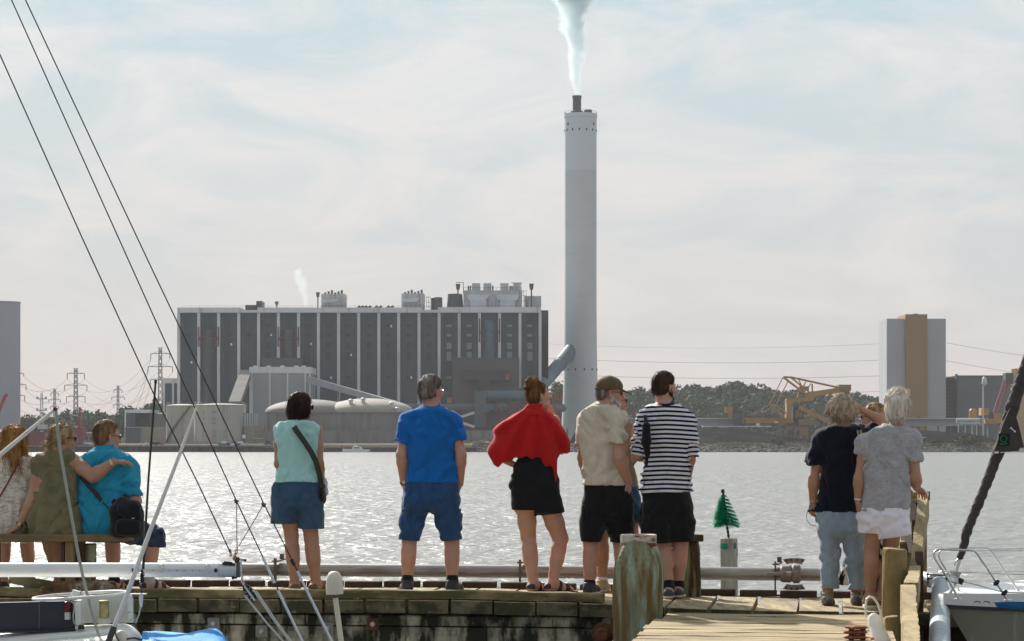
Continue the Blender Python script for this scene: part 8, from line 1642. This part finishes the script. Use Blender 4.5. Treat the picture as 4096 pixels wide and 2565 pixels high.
def blond_woman():
 f=Fig(FD,18.35,'blond person in patterned dress half hidden beyond the two women at the railing',(690,1300),GRP);P,r=f.P,f.r
 g=ZD(P(640,0).x);hd=Head(P(700,250,.02),.90,-66,6)
 tor=lo(f.secs([(310,650,740,.8),(340,610,790,.6),(420,600,800,.52),(600,612,780),(800,590,800),(900,585,800)],.58))
 LH,LK,LA=P(650,930),P(640,1080),P(648,1225);RH,RK,RA=P(735,930),P(728,1080,.03),P(725,1225,.03);LA.z=RA.z=g+.09
 ls,le,lw=P(625,370,.02),P(600,560,.0),P(660,620,.2);rs,re,rw=P(780,370,.02),P(830,560,.0),P(880,640,.2)
 sk=[inflate([tor],-.016)[0],rc(hd.p(0,-.02,-.06),P(700,345),.045,.05,.04)]+hd.prims()+leg(LH,LK,LA,r(48),r(34),r(24),r(38))+leg(RH,RK,RA,r(48),r(34),r(24),r(38))+arm(ls,le,lw,r(26),r(25),r(17))+arm(rs,re,rw,r(26),r(25),r(17))+foot_prims(LA,(-.2,1),ground=g+.02)+foot_prims(RA,(.2,1),ground=g+.02)
 f.body(sk,SK_F,[hand_prims(lw,(.5,.6,-.3),(0,.2,-1),-1,.6,.9),hand_prims(rw,(.3,.8,-.2),(0,0,-1),1,.6,.9)])
 m_p=mat('black_white_print',(.012,.012,.014),.9,.2,col2=(.45,.44,.42),mask=(.52,.54),mscale=22,mstretch=(1,1,.6),spec=.15)
 sk_=[tor,lo(f.secs([(880,585,800),(1000,560,790),(1195,500,730)],.6),.03)]
 f.wear('dress',sk_,m_p,[plane(P(0,1192),(0,0,-1)),plane(P(0,335),(0,0,1))],folds(.014,10,2.5,31.0))
 hr=[hd.el((0,-.012,.045),(.086,.105,.098)),hd.el((0,-.055,-.01),(.07,.06,.075),.03)]
 def cut(X,Y,Z):x,y,z=hd.loc(X,Y,Z);return np.maximum(np.maximum((y-.06)*.9+(.075-z)*.4,-.075-z),np.where(np.abs(x)>.02,np.minimum(.01-z,y+.015),-1))*hd.s
 hair_obj(f.root,hd,hr,[cut],HB_BLOND,amp=.008,n=320,ln=.055,w=.0025,flow=lambda p,n:hd.M@Vector((.1,-.8,-.2)),seed=35,lift=.004,curl=.4)
 glasses(f.root,hd,M_FRAME,M_LENS,'sunglasses',.003,.031,.02)
 for a,d in((LA,(-.2,1)),(RA,(.2,1))):sandal(f.root,a,d,g,M_SAND_B,.25)
blond_woman()
# ---- three people sitting on the bench
GS='people sitting on the bench'
def lace_girl():
 f=Fig(FA,18.3,'long-haired girl in white lace dress sitting at the left end of the bench',(95,850),GS);P,r=f.P,f.r
 hd=Head(P(92,262,.03),.92,5,0);g=ZD(P(90,0).x)
 tor=lo(f.secs([(335,50,150,.85),(362,-10,210,.6),(400,-34,226,.52),(470,-38,222,.54),(570,-22,204,.62),(640,-40,196,.7),(750,-58,186,.78),(850,-66,190,.82)],.6))
 LH,LK,LA=P(40,815,.05),P(30,830,.46),P(20,1130,.42);RH,RK,RA=P(150,815,.05),P(165,830,.46),P(190,1130,.42);LA.z=RA.z=g+.09
 ls,le,lw=P(-28,400,.02),P(-60,620,-.04),P(-50,780,.1);rs,re,rw=P(222,400,.02),P(238,580,.05),P(190,680,.3)
 sk=[inflate([tor],-.016)[0],rc(hd.p(0,-.02,-.06),P(95,365),.045,.052,.04)]+hd.prims()+leg(LH,LK,LA,r(58),r(44),r(26),r(44))+leg(RH,RK,RA,r(58),r(44),r(26),r(44))+arm(ls,le,lw,r(27),r(25),r(17))+arm(rs,re,rw,r(27),r(25),r(17))+foot_prims(LA,(-.2,1),ground=g+.02)+foot_prims(RA,(.3,1),ground=g+.02)
 f.body(sk,SK_F,[hand_prims(lw,(-.2,.3,-1),(1,0,0),-1,.5,.88),hand_prims(rw,(-.8,.5,-.2),(0,0,-1),1,.5,.88)])
 m_l=mat('white_lace',(.62,.57,.50),.9,.1,20,col2=(.36,.29,.21),mask=(.46,.66),mscale=13,mstretch=(1.6,1.6,4.5),bump=.006,bscale=60,spec=.15)
 f.wear('dress',[tor,rc(LH,LK+Vector((0,-.08,.01)),r(66),r(60),.05),rc(RH,RK+Vector((0,-.08,.01)),r(66),r(60),.05)],m_l,[plane(P(95,352,-.06),(0,-.3,1))],
addf(folds(.011,8,3,41.0),lambda X,Y,Z,z=P(0,572).z:.010*np.sin(X*85+2*vnoise(X*6,Y*6,Z*2))*np.clip((z-Z)/.12,0,1)-.004))
 hr=[hd.el((0,-.012,.045),(.096,.112,.102)),hd.el((.0,-.055,-.04),(.096,.075,.11),.03),hd.el((.01,-.075,-.135),(.098,.06,.095),.03),hd.el((.045,-.085,-.215),(.055,.038,.05),.03),hd.el((-.05,-.085,-.20),(.05,.035,.05),.03),hd.el((.095,-.05,-.15),(.035,.05,.08),.02)]
 def cut(X,Y,Z):x,y,z=hd.loc(X,Y,Z);return np.minimum(y-.055,.08-z)*hd.s
 hair_obj(f.root,hd,hr,[cut],HB_GIN,amp=.013,freq=(30,30,7),n=900,ln=.12,w=.0026,flow=lambda p,n:hd.M@Vector((.15,-.1,-1)),seed=41,lift=.006,curl=.45)
 strap('bag_strap',[P(118,385,-.16),P(92,440,-.165),P(50,520,-.15),P(0,605,-.14),P(-30,660,-.1)],.013,.005,mat('oxblood_leather',(.12,.012,.015),.5),f.root)
 for a,d in((LA,(-.2,1)),(RA,(.3,1))):sandal(f.root,a,d,g,M_SAND_D,.245)
lace_girl()
def olive_woman():
 f=Fig(FA,18.15,'woman in olive sleeveless top sitting with an arm round her neighbour',(350,850),GS);P,r=f.P,f.r
 hd=Head(P(395,250,.03),.92,58,2);g=ZD(P(350,0).x)
 tor=lo(f.secs([(318,318,425,.85),(342,275,455,.7),(372,238,466,.54),(430,222,470,.52),(550,224,486,.6),(650,206,494,.68),(750,186,506,.72),(855,184,512,.74)],.6))
 LH,LK,LA=P(280,815,.05),P(300,835,.46),P(335,1030,.50);RH,RK,RA=P(420,815,.05),P(385,835,.46),P(368,1110,.44);LA.z=g+.22;RA.z=g+.09
 ls,le,lw=P(242,405,.02),P(196,632,-.03),P(122,785,-.02);rs,re,rw=P(462,385,.02),P(582,478,-.10),P(712,388,-.12)
 sk=[inflate([tor],-.016)[0],rc(hd.p(0,-.03,-.06),P(372,350),.048,.055,.04)]+hd.prims()+leg(LH,LK,LA,r(60),r(46),r(27),r(46))+leg(RH,RK,RA,r(60),r(46),r(27),r(46))+arm(ls,le,lw,r(32),r(32),r(22))+arm(rs,re,rw,r(48),r(42),r(25))+foot_prims(LA,(.3,1),ground=LA.z-.07)+foot_prims(RA,(.3,1),ground=g+.02)
 f.body(sk,SK_T,[hand_prims(lw,(-.85,-.12,-.52),(-.3,.25,-1),1,.45,1.0),hand_prims(rw,(.94,.25,.02),(.1,.25,-1),-1,.5,1.02)])
 m_o=cloth('olive_linen',(.155,.135,.075),.14,bump=.007)
 f.wear('blouse',[tor,rc(P(290,368),P(245,395),.05,.044,.03),rc(P(420,362),P(455,380),.05,.046,.03)],m_o,[plane(P(370,322,-.06),(0,-.35,1)),plane(P(350,846),(0,0,-1))if False else plane(P(350,856),(0,0,-1)),plane(P(478,400),(1,0,.1))],addf(folds(.022,8,5,43.0),dragfolds(.014,[P(350,420,-.14),P(240,640,-.13),P(470,640,-.13)])))
 f.wear('skirt',[rc(LH,LK-Vector((0,.06,0)),r(64),r(56),.05),rc(RH,RK-Vector((0,.06,0)),r(64),r(56),.05)],m_o,[],folds(.008,9,6,3))
 hr=[hd.el((0,-.012,.045),(.085,.104,.096)),hd.el((0,-.06,.0),(.07,.05,.07),.03),hd.el((0,-.115,-.01),(.042,.036,.045),.02),hd.rc((0,-.125,-.03),(.0,-.11,-.12),.036,.020,.02),hd.el((0,-.06,-.07),(.05,.04,.04),.02)]
 def cut(X,Y,Z):x,y,z=hd.loc(X,Y,Z);return np.maximum(np.maximum((y-.07)*.9+(.07-z)*.4,-1-z),np.where(np.abs(x)>.03,np.minimum(.012-z,y+.02),-1))*hd.s
 hair_obj(f.root,hd,hr,[cut],HB_BLOND,amp=.008,n=420,ln=.06,w=.0026,flow=lambda p,n:hd.M@Vector((0,-1,-.35)),seed=45,lift=.003,curl=.35)
 glasses(f.root,hd,M_FRAME,M_LENS,'sunglasses',.0035,.031,.018)
 watch(f.root,lw.lerp(le,.05),le,r(23));f.wear('bracelet',[rc(rw.lerp(re,.04),rw.lerp(re,.10),r(27),r(28),.0)],M_WATCH,[plane(rw.lerp(re,.02),rw-re),plane(rw.lerp(re,.12),re-rw)],lambda X,Y,Z:.004*vnoise(X*90,Y*90,Z*90),.0055)
 for a,d,gg in((LA,(.3,1),LA.z-.09),(RA,(.3,1),g)):sandal(f.root,a,d,gg,M_SAND_D,.25)
olive_woman()
def cyan_man():
 f=Fig(FA,18.2,'man in turquoise-blue polo shirt and denim shorts sitting on the end of the bench',(640,850),GS);P,r=f.P,f.r
 hd=Head(P(672,236,.03),.95,58,-2);g=ZD(P(700,0).x)
 tor=lo(f.secs([(305,590,725,.85),(328,545,770,.7),(358,520,800,.56),(410,505,815,.52),(500,492,815,.56),(600,492,800,.62),(700,502,792,.68),(780,514,780,.7),(852,520,772,.7)],.6))
 LH,LK,LA=P(600,815,.05),P(705,850,.46),P(715,1130,.40);RH,RK,RA=P(725,812,.05),P(955,850,.34),P(930,1125,.30);LA.z=RA.z=g+.095
 ls,le,lw=P(530,400,.04),P(505,590,.10),P(600,660,.3);rs,re,rw=P(806,425,.02),P(848,635,-.03),P(790,690,.28)
 sk=[inflate([tor],-.016)[0],rc(hd.p(0,-.02,-.06),P(650,335),.056,.062,.04)]+hd.prims()+leg(LH,LK,LA,r(62),r(50),r(31),r(50))+leg(RH,RK,RA,r(62),r(54),r(31),r(54))+arm(ls,le,lw,r(32),r(30),r(22))+arm(rs,re,rw,r(40),r(40),r(25))+foot_prims(LA,(.3,1),ground=g+.02)+foot_prims(RA,(1,.7),ground=g+.02)
 f.body(sk,SK_M,[hand_prims(lw,(.6,.6,-.2),(0,0,-1),-1,.5),hand_prims(rw,(.2,.9,-.3),(0,0,-1),1,.5)])
 m_c=cloth('cyan_pique',(.022,.255,.40),.12,bump=.005)
 sl=[rc(P(740,392),rs,r(40),r(46),.04),rc(rs,P(838,600,-.02),r(52),r(44),.04),rc(P(570,375),ls,r(40),r(40),.04),rc(ls,P(512,560,.08),r(38),r(38),.04)]
 sobj('polo_shirt',[shirt([tor],sl,plane(P(512,560,.08),(0,0,-1)),plane(P(838,585),(.02,0,-1)),P(655,0).x,[plane(P(640,845),(0,0,-1)),plane(P(655,312,-.06),(0,-.3,1))],addf(folds(.020,7,4,47.0),dragfolds(.012,[P(790,560,-.12),P(560,640,-.12),P(700,560,-.14)])))],m_c,f.root)
 f.wear('collar',[rc(P(648,336,.0),P(660,290,.015),.086,.066,.02)],m_c,[plane(P(650,334,-.06),(.0,.45,-1)),plane(P(658,290,-.06),(.0,-.35,1))],folds(.006,10,6),.006)
 f.wear('sleeve_hem',[rc(P(838,572),P(839,592),r(48),r(46),.0)],m_c,[plane(P(838,570),(0,0,1)),plane(P(838,590),(.02,0,-1))],None,.006)
 sh=[rc(LH,LH.lerp(LK,.92),r(68),r(60),.05),rc(LK+Vector((0,-.03,.01)),P(710,940,.46),r(56),r(56),.05),rc(RH,RH.lerp(RK,.98),r(74),r(66),.05),rc(RK+Vector((0,-.02,.0)),P(968,940,.36),r(64),r(62),.05),rc(P(600,815),P(720,815),r(58),r(58),.05)]
 f.wear('shorts',sh,cloth('indigo_denim',(.022,.032,.075),.3,col2=(.05,.065,.12),mask=(.45,.7),mscale=9),[plane(P(840,905,.4),(-.10,0,-1))],addf(folds(.018,9,9,49.0),dragfolds(.012,[P(900,830,.1)])))
 q,cc=short_hair(hd,.016,-.072,.05);hair_obj(f.root,hd,q,cc,hairm('light_brown_hair',(.10,.055,.028),(.24,.145,.075)),n=380,ln=.032,w=.0019,seed=51,lift=.003,amp=.0035)
 glasses(f.root,hd,M_FRAME,M_CLEAR,r=.003)
 sock(f,LA,LK,.06,r(32),r(35),M_SOCK_D);sock(f,RA,RK,.10,r(36),r(36),cloth('grey_sock',(.4,.4,.42)))
 for a,d in((LA,(.3,1)),(RA,(1,.7))):sandal(f.root,a,d,g,M_SAND_D,.27)
 t=thing('shoulder_bag','large black camera bag hanging at the side of the man in the polo shirt','bag',P(795,860,-.2))
 sobj('bag_body',[solid([rc(P(735,700,-.24),P(850,715,-.24),r(44),r(44),.02,((0,1,0),.8)),rc(P(738,810,-.24),P(850,815,-.24),r(46),r(46),.02,((0,1,0),.8)),rc(P(738,700,-.24),P(738,815,-.24),r(44),r(44),.02,((0,1,0),.8)),rc(P(850,715,-.24),P(850,815,-.24),r(46),r(46),.02,((0,1,0),.8))],.008,disp=folds(.008,10,10,3))],BLACK,t)
 sobj('flap',[solid([rc(P(722,640,-.20),P(790,640,-.22),r(18),r(26),.02),rc(P(760,660,-.24),P(840,680,-.26),r(40),r(46),.03,((0,1,0),.9)),rc(P(760,690,-.30),P(850,730,-.30),r(30),r(34),.03)],.008,disp=folds(.008,12,12,9))],BLACK,t)
 sobj('pocket',[solid([rc(P(760,780,-.32),P(845,785,-.32),r(34),r(36),.02),rc(P(760,815,-.32),P(845,818,-.32),r(36),r(36),.02)],.008,disp=folds(.005,12,12,9))],BLACK,t)
 b=MB();b.tube([P(826,742,-.405),P(842,742,-.405)],.004,6);b.build('badge',mat('grey_badge',(.35,.35,.37),.4),t)
 strap('strap',[P(505,480,-.10),P(540,520,-.165),P(590,575,-.19),P(635,632,-.20)],.034,.006,M_BLKWEB,t);strap('strap_end',[P(640,640,-.2),P(665,662,-.2),P(692,690,-.2)],.010,.008,M_BLKWEB,t)
cyan_man()
